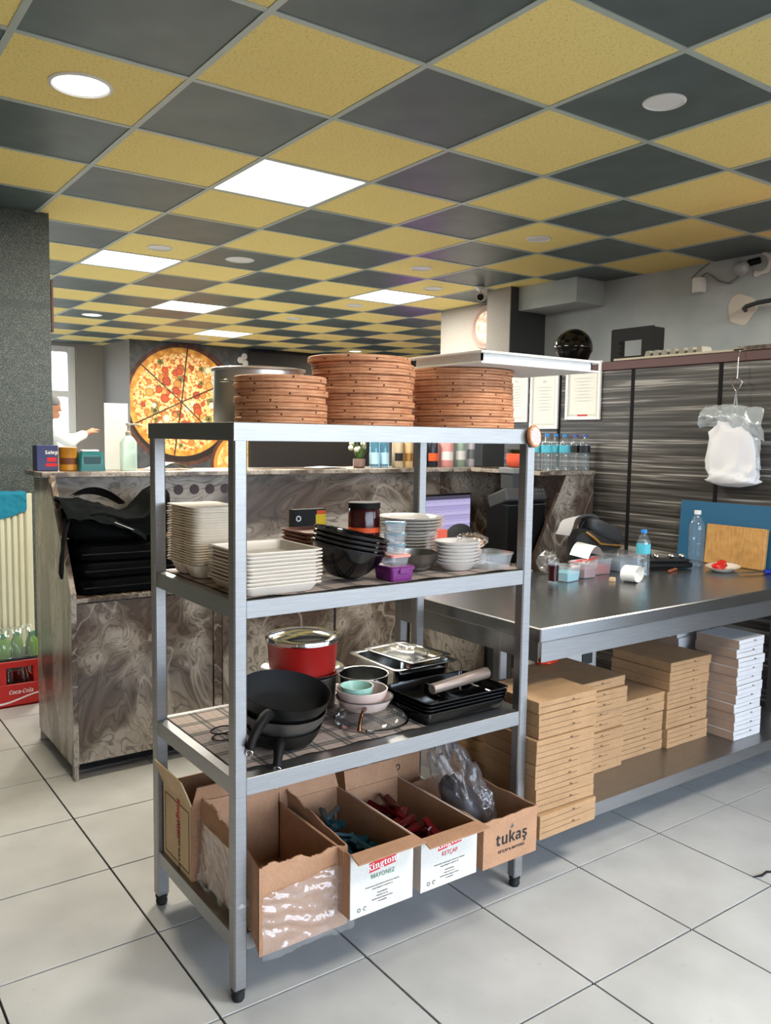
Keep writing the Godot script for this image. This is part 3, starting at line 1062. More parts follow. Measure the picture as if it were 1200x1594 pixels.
func stock_top_shelf() -> void:
	var stacks := [[Vector3(1.13, S1, -2.08), 0.1285, 7, "small wooden pizza board in the stack beside the steel pot", "small pizza boards in the low stack"],
		[Vector3(1.44, S1, -2.13), 0.157, 11, "wooden pizza board in the tallest stack of boards", "pizza boards in the tallest stack"],
		[Vector3(1.795, S1, -2.09), 0.172, 10, "large wooden pizza board in the stack under the white tray", "large pizza boards under the white tray"]]
	for s in stacks:
		var src: Node3D = null
		for k in s[2]:
			var j := 0.005 if s[1] < 0.14 else (0.010 if k % 3 == 2 else 0.006)
			var at: Vector3 = s[0] + Vector3(rng.randf_range(-j, j), k * 0.0186, rng.randf_range(-j, j))
			var turn := rng.randf() * TAU
			if s[2] == 11 and k == 10: at += Vector3(-0.012, 0, 0.002)
			var label: String = s[3] + ", " + rank(k, s[2])
			if src == null: src = board(s[1], at, turn, label, s[4])
			else: copy(src, at, label, turn)
	# steel stock pot behind the small boards
	var t := thing("stock_pot", "brushed steel stock pot with a rolled rim behind the small boards", "pot", Vector3(1.19, S1, -2.335))
	var g := G.new()
	var r := 0.137
	g.lathe([Vector2(0, 0), Vector2(r - 0.006, 0), Vector2(r, 0.008), Vector2(r, 0.160), Vector2(r + 0.007, 0.163), Vector2(r + 0.008, 0.167), Vector2(r + 0.004, 0.170), Vector2(r - 0.002, 0.168), Vector2(r - 0.003, 0.012), Vector2(r - 0.01, 0.006), Vector2(0, 0.006)], 48)
	part(t, "pot_body", g, M["pot_steel"])
	for s in [0.5, 0.5 + PI]:
		g = G.new()
		var d := Vector3(cos(s), 0, -sin(s))
		var e := Vector3(sin(s), 0, cos(s))
		var pts := []
		for k in 9:
			var a := PI * k / 8
			pts.append(d * (r - 0.002 + 0.032 * sin(a)) + e * 0.035 * cos(a) + Vector3(0, 0.125, 0))
		g.tube(pts, 0.0045, 8)
		part(t, "handle", g, M["steel_bright"])
	# shallow white tray lying across the large boards
	t = thing("shallow_tray", "shallow white rimmed tray lying on the large pizza boards", "tray", Vector3(1.90, S1 + 0.0186 * 10 + 0.0012, -2.0))
	g = G.new()
	g.box(-0.255, 0, -0.175, 0.255, 0.006, 0.175, 0.001)
	part(t, "tray_floor", g, M["white"])
	g = G.new()
	for s in [-1, 1]:
		g.box(-0.240, 0.006, s * 0.157 - 0.003, 0.240, 0.030, s * 0.157 + 0.003)
		g.box(s * 0.237 - 0.003, 0.006, -0.160, s * 0.237 + 0.003, 0.030, 0.160)
	part(t, "tray_wall", g, M["white"])
	g = G.new()
	for s in [-1, 1]:
		g.box(-0.257, 0.030, s * 0.168 - 0.009, 0.257, 0.037, s * 0.168 + 0.009, 0.001)
		g.box(s * 0.248 - 0.009, 0.030, -0.159, s * 0.248 + 0.009, 0.037, 0.159, 0.001)
	part(t, "rim", g, M["white"])
	# small round badge on the post
	t = thing("round_badge", "small round wooden badge with red print stuck on the rack post", "badge", Vector3(1.926, 1.497, -1.8885))
	t.rotation = Vector3(PI / 2 - 0.1, 0.25, 0)
	g = G.new(); g.lathe([Vector2(0, 0), Vector2(0.033, 0), Vector2(0.035, 0.003), Vector2(0.035, 0.011), Vector2(0.033, 0.013), Vector2(0, 0.013)], 28)
	part(t, "disc", g, M["wood_pale"])
	g = G.new(); g.lathe([Vector2(0, 0.0131), Vector2(0.028, 0.0131), Vector2(0.028, 0.0135), Vector2(0, 0.0135)], 24)
	part(t, "print_field", g, M["white"])
	g = G.new()
	for k in 22:
		var a := k * 2.4
		var q := 0.0055 * sqrt(k + 0.5)
		g.xf = Transform3D(Basis(Vector3.UP, a), Vector3(cos(a) * q, 0.0136, sin(a) * q))
		g.box(-0.0035, 0, -0.001, 0.0035, 0.0004, 0.001)
	part(t, "print", g, M["ink_red"])

# ---------------------------------------------------------------- rack, second shelf
func dish(prof_out: Array, th: float) -> Array:
	# closes an outer profile with an inner wall th thick
	var out := prof_out.duplicate()
	for k in range(prof_out.size() - 1, -1, -1):
		var p: Vector2 = prof_out[k]
		if k == prof_out.size() - 1: out.append(Vector2(p.x - th, p.y))
		elif k == 0: out.append(Vector2(0, p.y + th))
		else: out.append(Vector2(maxf(p.x - th, 0.0), p.y + th * 0.8))
	return out

func liner(name_: String, x0: float, x1: float, z0: float, z1: float, y: float, label: String) -> void:
	var g := G.new()
	var f := noise(5 + int(x0 * 100), 3.0, 2)
	g.sheet(36, 22, func(u, v):
		var x: float = lerpf(x0, x1, u)
		var z: float = lerpf(z1, z0, v)
		var edge: float = maxf(0.0, (0.08 - v) / 0.08)
		return Vector3(x, y + 0.0016 + 0.0012 * (f.get_noise_2d(x, z) + 0.6) + 0.004 * edge * maxf(0.0, sin(u * 23.0)), z), 0.0004)
	one(name_, g, M["plaid"], label, "liner")

func stock_second_shelf() -> void:
	liner("shelf_liner", 0.93, 1.905, -2.45, -1.905, S2, "plaid paper liner under the bowls and foam boxes")
	var y := S2 + 0.0035
	# bagasse clamshells, nested open
	var c := G.new()
	c.xf.origin = Vector3(0, 0, 0)
	var src: Node3D = null
	for k in 23:
		var at := Vector3(1.005 + rng.randf_range(-0.0015, 0.0015), y + 0.0076 * k, -2.325 + rng.randf_range(-0.0015, 0.0015))
		if src == null:
			src = thing("meal_box", "cream pulp meal box in the tall nested stack, " + rank(k, 23), "food box", at, "cream pulp meal boxes in the tall stack")
			for s in [-1, 1]:
				var g := G.new()
				g.xf.origin = Vector3(0, 0, s * 0.052)
				g.loft([[0.0, 0.050, 0.030, 0.022], [0.004, 0.058, 0.036, 0.025], [0.034, 0.070, 0.048, 0.024], [0.038, 0.072, 0.050, 0.024], [0.0395, 0.072, 0.050, 0.024], [0.0385, 0.068, 0.046, 0.022], [0.006, 0.056, 0.034, 0.022], [0.0025, 0.048, 0.028, 0.020]], 4)
				part(src, "compartment", g, M["bagasse"])
			var g2 := G.new()
			g2.loft([[0.0378, 0.076, 0.107, 0.02], [0.0385, 0.079, 0.110, 0.02], [0.0402, 0.079, 0.110, 0.02], [0.0402, 0.076, 0.107, 0.02]], 4)
			part(src, "rim", g2, M["bagasse"])
		else: copy(src, at, "cream pulp meal box in the tall nested stack, " + rank(k, 23), rng.randf_range(-0.012, 0.012))
	# stacked rectangular serving trays
	src = null
	for k in 10:
		var at := Vector3(1.048 + rng.randf_range(-0.002, 0.002), y + 0.0098 * k, -2.02 + rng.randf_range(-0.002, 0.002))
		if src == null:
			var g := G.new()
			g.loft([[0.0, 0.094, 0.100, 0.02], [0.0015, 0.097, 0.103, 0.02], [0.0230, 0.107, 0.114, 0.014], [0.0240, 0.1145, 0.1215, 0.012], [0.0262, 0.1155, 0.1225, 0.012], [0.0275, 0.1145, 0.1215, 0.012], [0.0268, 0.106, 0.113, 0.012], [0.006, 0.096, 0.102, 0.018], [0.0035, 0.092, 0.098, 0.018]], 4)
			src = one("serving_tray", g, M["melamine"], "cream rectangular serving tray in the stack beside the meal boxes, " + rank(k, 10), "tray", at, "cream rectangular serving trays")
		else: copy(src, at, "cream rectangular serving tray in the stack beside the meal boxes, " + rank(k, 10), rng.randf_range(-0.01, 0.01))
	# black melamine bowls, nested and leaning
	src = null
	for k in 4:
		var lean := Basis(Vector3(0, 0, 1), -0.20) * Basis(Vector3(1, 0, 0), 0.07)
		var at := Vector3(1.30, y + 0.010, -2.02) + lean.y * 0.0135 * k
		if src == null:
			var g := G.new()
			g.lathe(dish([Vector2(0, 0), Vector2(0.040, 0), Vector2(0.044, 0.003), Vector2(0.075, 0.028), Vector2(0.098, 0.058), Vector2(0.108, 0.082), Vector2(0.112, 0.087), Vector2(0.112, 0.091)], 0.004), 48)
			src = one("black_bowl", g, M["black_gloss"], "glossy black bowl in the leaning nest of four, " + rank(k, 4), "bowl", at, "glossy black nested bowls")
			src.basis = lean
		else:
			var o := copy(src, at, "glossy black bowl in the leaning nest of four, " + rank(k, 4))
			o.basis = lean
	# purple lunch box with a pink-lidded tub and clear tubs on it
	var t := thing("lunch_box", "purple plastic lunch box with clip lid under the clear tubs", "container", Vector3(1.438, y, -1.955))
	var g := G.new()
	g.loft([[0, 0.036, 0.042, 0.010], [0.003, 0.038, 0.044, 0.010], [0.034, 0.041, 0.047, 0.010], [0.034, 0.036, 0.042, 0.01]], 3)
	part(t, "tub", g, mat("purple_clear", Color(0.42, 0.13, 0.42), 0.25))
	g = G.new()
	g.loft([[0.033, 0.044, 0.050, 0.011], [0.040, 0.044, 0.050, 0.011], [0.043, 0.041, 0.047, 0.010]], 3)
	part(t, "lid", g, mat("purple", Color(0.40, 0.12, 0.40), 0.3))
	g = G.new()
	for s in [-1, 1]: g.box(-0.016, 0.022, s * 0.0505 - 0.002, 0.016, 0.041, s * 0.0505 + 0.002, 0.002)
	part(t, "clip", g, M["purple"])
	var yy := y + 0.0435
	t = thing("pink_lid_tub", "small cloudy tub with a salmon pink lid on the purple box", "container", Vector3(1.438, yy, -1.95))
	g = G.new(); g.loft([[0, 0.027, 0.027, 0.008], [0.026, 0.033, 0.033, 0.009], [0.026, 0.031, 0.031, 0.009], [0.002, 0.025, 0.025, 0.008]], 3)
	part(t, "tub", g, M["tub"])
	g = G.new(); g.loft([[0.0255, 0.036, 0.036, 0.010], [0.031, 0.036, 0.036, 0.010], [0.032, 0.033, 0.033, 0.009]], 3)
	part(t, "lid", g, mat("salmon", Color(0.86, 0.52, 0.47), 0.4))
	yy += 0.0325
	src = null
	for k in 3:
		var at := Vector3(1.437, yy + 0.0315 * k, -1.95)
		if src == null:
			src = thing("clear_tub", "small clear lidded tub in the column on the pink-lidded tub, " + rank(k, 3), "container", at, "small clear tubs in a column")
			g = G.new(); g.lathe([Vector2(0, 0), Vector2(0.027, 0), Vector2(0.032, 0.026), Vector2(0.0305, 0.026), Vector2(0.026, 0.0015), Vector2(0, 0.0015)], 28)
			part(src, "tub", g, M["tub"])
			g = G.new(); g.lathe([Vector2(0, 0.0265), Vector2(0.034, 0.0255), Vector2(0.035, 0.028), Vector2(0.034, 0.031), Vector2(0.030, 0.0295), Vector2(0, 0.0295)], 28)
			part(src, "lid", g, M["pet_blue"])
		else: copy(src, at, "small clear lidded tub in the column on the pink-lidded tub, " + rank(k, 3))
	# white plates behind: a lower stack and a wider upper one
	for st in [[0.098, 9, 0.0, "white plate in the lower stack behind the grey bowl", "white plates in the lower stack"], [0.118, 4, 0.099, "wide white plate on top of the plate stack", "wide white plates on top"]]:
		src = null
		for k in st[1]:
			var at := Vector3(1.735, y + st[2] + 0.0105 * k, -2.27)
			if src == null:
				g = G.new()
				var r: float = st[0]
				g.lathe(dish([Vector2(0, 0), Vector2(r * 0.55, 0), Vector2(r * 0.60, 0.003), Vector2(r * 0.70, 0.006), Vector2(r * 0.97, 0.014), Vector2(r, 0.0165)], 0.0035), 44)
				src = one("plate", g, M["porcelain"], st[3] + ", " + rank(k, st[1]), "plate", at, st[4])
			else: copy(src, at, st[3] + ", " + rank(k, st[1]))
	# grey metal mixing bowl
	g = G.new()
	g.lathe(dish([Vector2(0, 0), Vector2(0.035, 0), Vector2(0.06, 0.012), Vector2(0.078, 0.035), Vector2(0.082, 0.056), Vector2(0.0845, 0.058)], 0.002), 40)
	one("mixing_bowl", g, M["steel_dull"], "dull grey metal mixing bowl in front of the white plates", "bowl", Vector3(1.588, y, -2.06))
	# oval white dishes
	src = null
	for k in 7:
		var at := Vector3(1.722 + rng.randf_range(-0.002, 0.002), y + 0.0105 * k, -2.0)
		if src == null:
			g = G.new()
			g.lathe(dish([Vector2(0, 0), Vector2(0.045, 0), Vector2(0.050, 0.003), Vector2(0.066, 0.018), Vector2(0.080, 0.0265), Vector2(0.083, 0.030)], 0.003), 40, 1.0, 0.80)
			src = one("oval_dish", g, M["porcelain"], "white oval dish in the nest beside the grey mixing bowl, " + rank(k, 7), "dish", at, "white oval dishes")
		else: copy(src, at, "white oval dish in the nest beside the grey mixing bowl, " + rank(k, 7))
	# clear tub with a crumpled bag of bread on it
	t = thing("food_tub", "clear rectangular food tub at the end of the rack shelf", "container", Vector3(1.842, y, -1.985))
	g = G.new(); g.loft([[0, 0.050, 0.050, 0.012], [0.046, 0.058, 0.058, 0.012], [0.046, 0.056, 0.056, 0.012], [0.002, 0.048, 0.048, 0.012]], 3)
	part(t, "tub", g, M["tub"])
	g = G.new(); g.loft([[0.045, 0.060, 0.060, 0.012], [0.051, 0.060, 0.060, 0.012], [0.052, 0.057, 0.057, 0.012]], 3)
	part(t, "lid", g, M["tub"])
	var nz := noise(77, 14.0, 3)
	t = thing("bread_bag", "crumpled clear bag of bread lying on the clear food tub", "bag", Vector3(1.815, y + 0.053, -2.045))
	g = G.new()
	g.ball(18, 10, func(d: Vector3): return Vector3(d.x * 0.050, 0.020 + d.y * 0.018, d.z * 0.036) * (1.0 + 0.12 * nz.get_noise_3d(d.x, d.y, d.z)))
	part(t, "bread", g, mat("bread", Color(0.66, 0.46, 0.30), 0.85))
	g = G.new()
	g.ball(30, 16, func(d: Vector3): return Vector3(d.x * 0.062, 0.026 + d.y * 0.025, d.z * 0.048) * (1.0 + 0.28 * nz.get_noise_3d(d.x * 2.0, d.y * 2.0, d.z * 2.0)))
	part(t, "wrapping", g, M["film"])
	# brown trays and cling film carton behind the black bowls
	src = null
	for k in 9:
		var at := Vector3(1.385 + rng.randf_range(-0.003, 0.003), y + 0.0125 * k, -2.335)
		if src == null:
			g = G.new()
			g.loft([[0, 0.060, 0.080, 0.012], [0.010, 0.070, 0.090, 0.014], [0.012, 0.070, 0.090, 0.014], [0.012, 0.066, 0.086, 0.014], [0.004, 0.058, 0.078, 0.012]], 3)
			src = one("brown_tray", g, mat("terracotta", Color(0.46, 0.31, 0.25), 0.5), "brown shallow tray in the stack behind the black bowls, " + rank(k, 9), "tray", at, "brown shallow trays")
		else: copy(src, at, "brown shallow tray in the stack behind the black bowls, " + rank(k, 9), rng.randf_range(-0.03, 0.03))
	t = thing("film_carton", "black and yellow cling film carton standing behind the brown trays", "carton", Vector3(1.435, y, -2.452))
	g = G.new(); g.box(-0.062, 0, -0.018, 0.062, 0.168, 0.018, 0.001)
	part(t, "carton", g, M["black_matt"])
	g = G.new(); g.box(-0.0615, 0.095, 0.0181, 0.018, 0.108, 0.0186); g.box(0.022, 0.06, 0.0181, 0.0615, 0.15, 0.0186)
	part(t, "print_yellow", g, mat("yellow", Color(0.87, 0.74, 0.08), 0.6))
	g = G.new(); g.box(-0.055, 0.05, 0.0181, 0.012, 0.088, 0.0185)
	g.xf = B(Vector3(1, 0, 0), Vector3(0, 0, -1), Vector3(0, 1, 0), Vector3(-0.045, 0.138, 0.0184))
	g.lathe([Vector2(0.006, -0.0003), Vector2(0.010, -0.0003), Vector2(0.010, 0.0003), Vector2(0.006, 0.0003)], 16)
	part(t, "print_white", g, M["white"])
	g = G.new(); g.box(0.026, 0.15, 0.0181, 0.0615, 0.163, 0.0186)
	part(t, "print_orange", g, mat("orange", Color(0.86, 0.33, 0.10), 0.6))
	# jar of dark sauce with an orange seal
	t = thing("sauce_jar", "dark red sauce jar with black lid and orange seal behind the clear tubs", "jar", Vector3(1.585, y, -2.33))
	g = G.new(); g.lathe([Vector2(0, 0), Vector2(0.050, 0), Vector2(0.054, 0.006), Vector2(0.054, 0.165), Vector2(0.050, 0.175), Vector2(0, 0.175)], 32)
	part(t, "jar", g, mat("dark_red", Color(0.23, 0.055, 0.065), 0.15))
	g = G.new(); g.lathe([Vector2(0, 0.175), Vector2(0.055, 0.175), Vector2(0.055, 0.193), Vector2(0.053, 0.195), Vector2(0, 0.195)], 32)
	part(t, "lid", g, M["black"])
	g = G.new(); g.lathe([Vector2(0.0545, 0.095), Vector2(0.0548, 0.112), Vector2(0.0540, 0.112), Vector2(0.0540, 0.095)], 32)
	part(t, "seal", g, M["orange"])
	g = G.new(); g.box(-0.030, 0, -0.018, 0.030, 0.092, 0.018, 0.001)
	one("orange_carton", g, mat("coral", Color(0.86, 0.34, 0.22), 0.6), "small orange carton standing behind the bag of bread", "carton", Vector3(1.868, y, -2.28))

# ---------------------------------------------------------------- rack, third shelf
func frying_pan(t: Node3D, r: float, h: float, body: Material, inside: Material, grip_at: float, reach: float) -> void:
	var g := G.new()
	g.lathe([Vector2(0, 0), Vector2(r * 0.68, 0), Vector2(r * 0.80, h * 0.12), Vector2(r * 0.93, h * 0.55), Vector2(r, h), Vector2(r - 0.003, h + 0.001)], 48)
	part(t, "pan_body", g, body)
	g = G.new()
	g.lathe([Vector2(r - 0.003, h + 0.001), Vector2(r * 0.92 - 0.002, h * 0.55), Vector2(r * 0.78, h * 0.15), Vector2(r * 0.66, 0.004), Vector2(0, 0.004)], 48)
	part(t, "coating", g, inside)
	var d := Vector3(cos(grip_at), 0, -sin(grip_at))
	var e := Vector3(sin(grip_at), 0, cos(grip_at))
	g = G.new()
	if reach < 0.0: return
	var pts := [d * (r * 0.95) + Vector3(0, h * 0.72, 0), d * (r + 0.02 + reach * 0.3) + Vector3(0, h * 0.84, 0), d * (r + 0.045 + reach * 0.7) + Vector3(0, h * 0.72, 0), d * (r + 0.065 + reach) + Vector3(0, h * 0.40, 0), d * (r + 0.072 + reach) + Vector3(0, h * 0.12, 0)]
	g.tube(pts, [0.017, 0.016, 0.014, 0.012, 0.013], 10)
	part(t, "grip", g, M["black"])
	g = G.new()
	var ring := arc(d * (r + 0.072 + reach) + Vector3(0, h * 0.12 - 0.012, 0), 0.009, 0, TAU, e, Vector3.UP, 12)
	g.tube(ring, 0.0025, 6, false)
	part(t, "hang_ring", g, M["steel_bright"])

func stock_third_shelf() -> void:
	liner("shelf_liner", 0.93, 1.56, -2.45, -1.945, S3, "plaid paper liner under the pans")
	var y := S3 + 0.0035
	var grip := PI + 0.75
	var labels := ["dark dented frying pan at the bottom of the pan stack", "grey worn frying pan in the middle of the pan stack", "deep black nonstick frying pan on top of the pan stack"]
	var mats := [mat("pan_old", Color(0.11, 0.105, 0.10), 0.5, 0.6), mat("pan_grey", Color(0.44, 0.43, 0.42), 0.36, 0.8), mat("pan_black", Color(0.10, 0.10, 0.103), 0.32, 0.4)]
	for k in 3:
		var t := thing("frying_pan", labels[k], "pan", Vector3(1.128 - 0.002 * k, y + [0.010, 0.052, 0.098][k], -2.062 + 0.003 * k), "stacked frying pans")
		frying_pan(t, [0.112, 0.124, 0.134][k], [0.050, 0.056, 0.064][k], mats[k], M["black_matt"], grip + [0.25, 0.1, 0.0][k], [0.0, -1.0, 0.055][k])
		t.rotation = Vector3([0.07, 0.12, 0.19][k], 0, [0.0, -0.02, -0.045][k])
	# thin wire loop handle reaching out past the pans
	var t := thing("wire_basket", "thin black wire fry basket handle poking out by the rack post", "basket", Vector3(1.0, y, -2.19))
	var g := G.new()
	g.tube(arc(Vector3(0, 0.024, 0), 0.034, 0, TAU, Vector3(0.9, 0, 0.3), Vector3(0, 0.5, 0.5), 18), 0.002, 6, false)
	part(t, "loop", g, M["black"])
	g = G.new(); g.lathe([Vector2(0.028, 0), Vector2(0.031, 0.002), Vector2(0.028, 0.004), Vector2(0.026, 0.002), Vector2(0.028, 0)], 20)
	part(t, "ring", g, M["black"])
	# red pot with a glossy lid, standing on a steel tray on an upturned pot
	t = thing("steel_pan", "low steel pan carrying the round steel platter", "pan", Vector3(1.345, y, -2.325))
	g = G.new(); g.lathe([Vector2(0, 0), Vector2(0.10, 0), Vector2(0.108, 0.01), Vector2(0.112, 0.103), Vector2(0.115, 0.105), Vector2(0.115, 0.110), Vector2(0, 0.110)], 36)
	part(t, "body", g, M["steel_dull"])
	g = G.new()
	g.lathe(dish([Vector2(0, 0), Vector2(0.098, 0), Vector2(0.105, 0.004), Vector2(0.128, 0.012), Vector2(0.137, 0.014), Vector2(0.138, 0.016)], 0.002), 44)
	one("round_platter", g, M["steel_bright"], "round steel platter under the red pot", "platter", Vector3(1.345, y + 0.111, -2.325))
	t = thing("red_pot", "red enamel pot with a shiny steel lid on a round platter", "pot", Vector3(1.345, y + 0.114, -2.325))
	g = G.new(); g.lathe([Vector2(0, 0), Vector2(0.100, 0), Vector2(0.108, 0.006), Vector2(0.114, 0.100), Vector2(0.116, 0.102), Vector2(0.113, 0.104), Vector2(0, 0.104)], 48)
	part(t, "body", g, M["red"])
	g = G.new(); g.lathe([Vector2(0, 0.1045), Vector2(0.116, 0.1045), Vector2(0.1205, 0.106), Vector2(0.121, 0.118), Vector2(0.119, 0.121), Vector2(0.111, 0.119), Vector2(0.100, 0.124), Vector2(0.06, 0.134), Vector2(0.02, 0.138), Vector2(0, 0.138)], 48)
	part(t, "lid", g, M["chrome"])
	# small open steel saucepan
	g = G.new()
	g.lathe(dish([Vector2(0, 0), Vector2(0.075, 0), Vector2(0.080, 0.005), Vector2(0.082, 0.100), Vector2(0.085, 0.102)], 0.002), 40)
	one("saucepan", g, M["steel_bright"], "open steel saucepan behind the mint cup", "pan", Vector3(1.525, y, -2.235))
	# glass lid under two blush pans and a mint cup
	t = thing("pan_cover", "domed glass pan lid with a steel rim under the blush pans", "pan cover", Vector3(1.448, y, -2.075))
	g = G.new(); g.lathe([Vector2(0.112, 0.0), Vector2(0.117, 0.002), Vector2(0.118, 0.007), Vector2(0.112, 0.010), Vector2(0.109, 0.004), Vector2(0.112, 0.0)], 44)
	part(t, "rim", g, M["chrome"])
	g = G.new(); g.lathe([Vector2(0.110, 0.008), Vector2(0.104, 0.022), Vector2(0.080, 0.036), Vector2(0.04, 0.043), Vector2(0, 0.045), Vector2(0, 0.042), Vector2(0.04, 0.040), Vector2(0.078, 0.033), Vector2(0.100, 0.019), Vector2(0.106, 0.008)], 44)
	part(t, "dome", g, M["glass_lid"])
	var yl := y + 0.0455
	t = thing("blush_pan", "shallow blush ceramic pan with a bent steel handle on the glass lid", "pan", Vector3(1.425, yl, -2.08))
	g = G.new(); g.lathe(dish([Vector2(0, 0), Vector2(0.060, 0), Vector2(0.070, 0.005), Vector2(0.086, 0.032), Vector2(0.088, 0.036)], 0.003), 40)
	part(t, "body", g, M["blush_glaze"])
	g = G.new(); g.lathe([Vector2(0.0845, 0.0355), Vector2(0.0895, 0.0355), Vector2(0.0895, 0.0375), Vector2(0.0845, 0.0375), Vector2(0.0845, 0.0355)], 40)
	part(t, "rim", g, M["dark_grey"])
	g = G.new()
	g.tube([Vector3(-0.045, 0.022, 0.070), Vector3(-0.066, 0.024, 0.088), Vector3(-0.084, 0.012, 0.106), Vector3(-0.10, -0.008, 0.122), Vector3(-0.106, -0.018, 0.130)], [0.006, 0.005, 0.0055, 0.006, 0.008], 8)
	part(t, "handle", g, mat("bronze", Color(0.55, 0.40, 0.30), 0.25, 1.0))
	g = G.new(); g.lathe(dish([Vector2(0, 0), Vector2(0.055, 0), Vector2(0.064, 0.004), Vector2(0.079, 0.038), Vector2(0.080, 0.046)], 0.003), 40)
	one("blush_bowl", g, M["blush_glaze"], "deeper blush bowl holding the mint cup", "bowl", Vector3(1.418, yl + 0.016, -2.085))
	g = G.new(); g.lathe(dish([Vector2(0, 0), Vector2(0.036, 0), Vector2(0.042, 0.005), Vector2(0.050, 0.050), Vector2(0.051, 0.053)], 0.0025), 36)
	one("mint_cup", g, M["mint"], "mint green plastic cup sitting in the blush bowl", "cup", Vector3(1.400, yl + 0.020, -2.085))
	# black oven trays
	var src: Node3D = null
	for k in 4:
		var at := Vector3(1.728 + 0.002 * k, y + 0.011 * k, -2.052)
		if src == null:
			src = thing("oven_tray", "black enamel oven tray in the stack holding the paper roll, " + rank(k, 4), "tray", at, "black enamel oven trays")
			g = G.new()
			g.loft([[0, 0.158, 0.103, 0.016], [0.002, 0.161, 0.106, 0.018], [0.032, 0.170, 0.115, 0.022], [0.034, 0.174, 0.119, 0.024], [0.036, 0.174, 0.119, 0.024], [0.035, 0.168, 0.113, 0.022], [0.005, 0.158, 0.103, 0.018], [0.003, 0.154, 0.099, 0.016]], 5)
			part(src, "pan", g, M["black_gloss"])
			g = G.new(); g.box(-0.02, 0.003, -0.095, -0.014, 0.026, 0.095, 0.001); g.box(-0.017, 0.003, 0.018, 0.15, 0.020, 0.023, 0.001)
			part(src, "divider", g, M["black_gloss"])
		else: copy(src, at, "black enamel oven tray in the stack holding the paper roll, " + rank(k, 4))
	t = thing("paper_roll", "grey paper wrapped roll with a wooden core lying in the oven trays", "roll", Vector3(1.775, y + 0.087, -2.03), "", 0.10)
	t.rotation.z = 0.03
	g = G.new(); g.xf = B(Vector3(0, 1, 0), Vector3(-1, 0, 0), Vector3(0, 0, 1), Vector3(0.125, 0, 0))
	g.lathe([Vector2(0, 0), Vector2(0.0185, 0), Vector2(0.0195, 0.004), Vector2(0.0185, 0.12), Vector2(0.017, 0.258), Vector2(0.0155, 0.26), Vector2(0, 0.26)], 20)
	part(t, "wrap", g, mat("foil_paper", Color(0.55, 0.49, 0.455), 0.4, 0.3))
	g = G.new(); g.tube([Vector3(0.115, 0, 0), Vector3(0.128, 0, 0)], 0.012, 14)
	part(t, "core", g, M["wood"])
	# gastronorm pans
	t = thing("gastronorm_pan", "deep steel gastronorm pan under the smaller one", "pan", Vector3(1.755, y, -2.325))
	g = G.new()
	g.loft([[0, 0.108, 0.120, 0.035], [0.006, 0.112, 0.124, 0.035], [0.100, 0.120, 0.132, 0.03], [0.102, 0.136, 0.148, 0.02], [0.105, 0.137, 0.149, 0.02], [0.1055, 0.135, 0.147, 0.02], [0.104, 0.118, 0.130, 0.028], [0.008, 0.110, 0.122, 0.033], [0.003, 0.106, 0.118, 0.033]], 5)
	part(t, "pan", g, M["steel_bright"])
	t = thing("gastronorm_pan", "small shallow steel gastronorm pan holding crumpled film", "pan", Vector3(1.775, y + 0.1065, -2.325), "", 0.1)
	g = G.new()
	g.loft([[-0.004, 0.074, 0.100, 0.025], [0.008, 0.084, 0.112, 0.025], [0.010, 0.100, 0.128, 0.014], [0.013, 0.101, 0.129, 0.014], [0.0135, 0.099, 0.127, 0.014], [0.012, 0.082, 0.110, 0.025], [0.0, 0.072, 0.098, 0.025]], 5)
	part(t, "pan", g, M["steel_bright"])
	g = G.new()
	g.ball(34, 14, func(d: Vector3): return Vector3(d.x * 0.066, 0.016 + d.y * 0.014, d.z * 0.09) * (1.0 + 0.3 * noise_crumple.get_noise_3d(d.x * 3.0, d.y * 3.0, d.z * 3.0)))
	one("crumpled_film", g, M["film"], "crumpled clear film lying in the small gastronorm pan", "film", Vector3(1.775, y + 0.108, -2.325), "", 0.1)

var noise_crumple := noise(7, 1.2, 4)

# ---------------------------------------------------------------- rack, bottom shelf: cartons
func rank(k: int, n: int) -> String:
	if k == 0: return "lowest"
	if k == n - 1: return "topmost"
	if k == 1: return "second lowest"
	if k == n - 2: return "second from the top"
	var w := ["", "", "third", "fourth", "fifth", "sixth", "seventh", "eighth", "ninth", "tenth", "eleventh", "twelfth", "thirteenth", "fourteenth", "fifteenth", "sixteenth", "seventeenth", "eighteenth", "nineteenth", "twentieth", "twenty-first", "twenty-second", "twenty-third"]
	return w[k] + " from the bottom"

func torn(x0: float, x1: float, y0: float, ya: float, yb: float, rough: float, seed_: int, steps := 12) -> Array:
	# a panel outline whose top edge is ragged
	var f := noise(seed_, 9.0, 3)
	var p := [Vector2(x0, y0), Vector2(x1, y0)]
	for k in range(steps, -1, -1):
		var u := float(k) / steps
		p.append(Vector2(lerpf(x0, x1, u), lerpf(ya, yb, u) + rough * (f.get_noise_1d(u * 0.35) + 0.25 * f.get_noise_1d(u * 3.0 + 7.0))))
	return p

func on_x(at_x: float) -> Transform3D:
	# polygon x -> world z, polygon pulled along -x
	return B(Vector3(0, 0, 1), Vector3(0, 1, 0), Vector3(-1, 0, 0), Vector3(at_x, 0, 0))

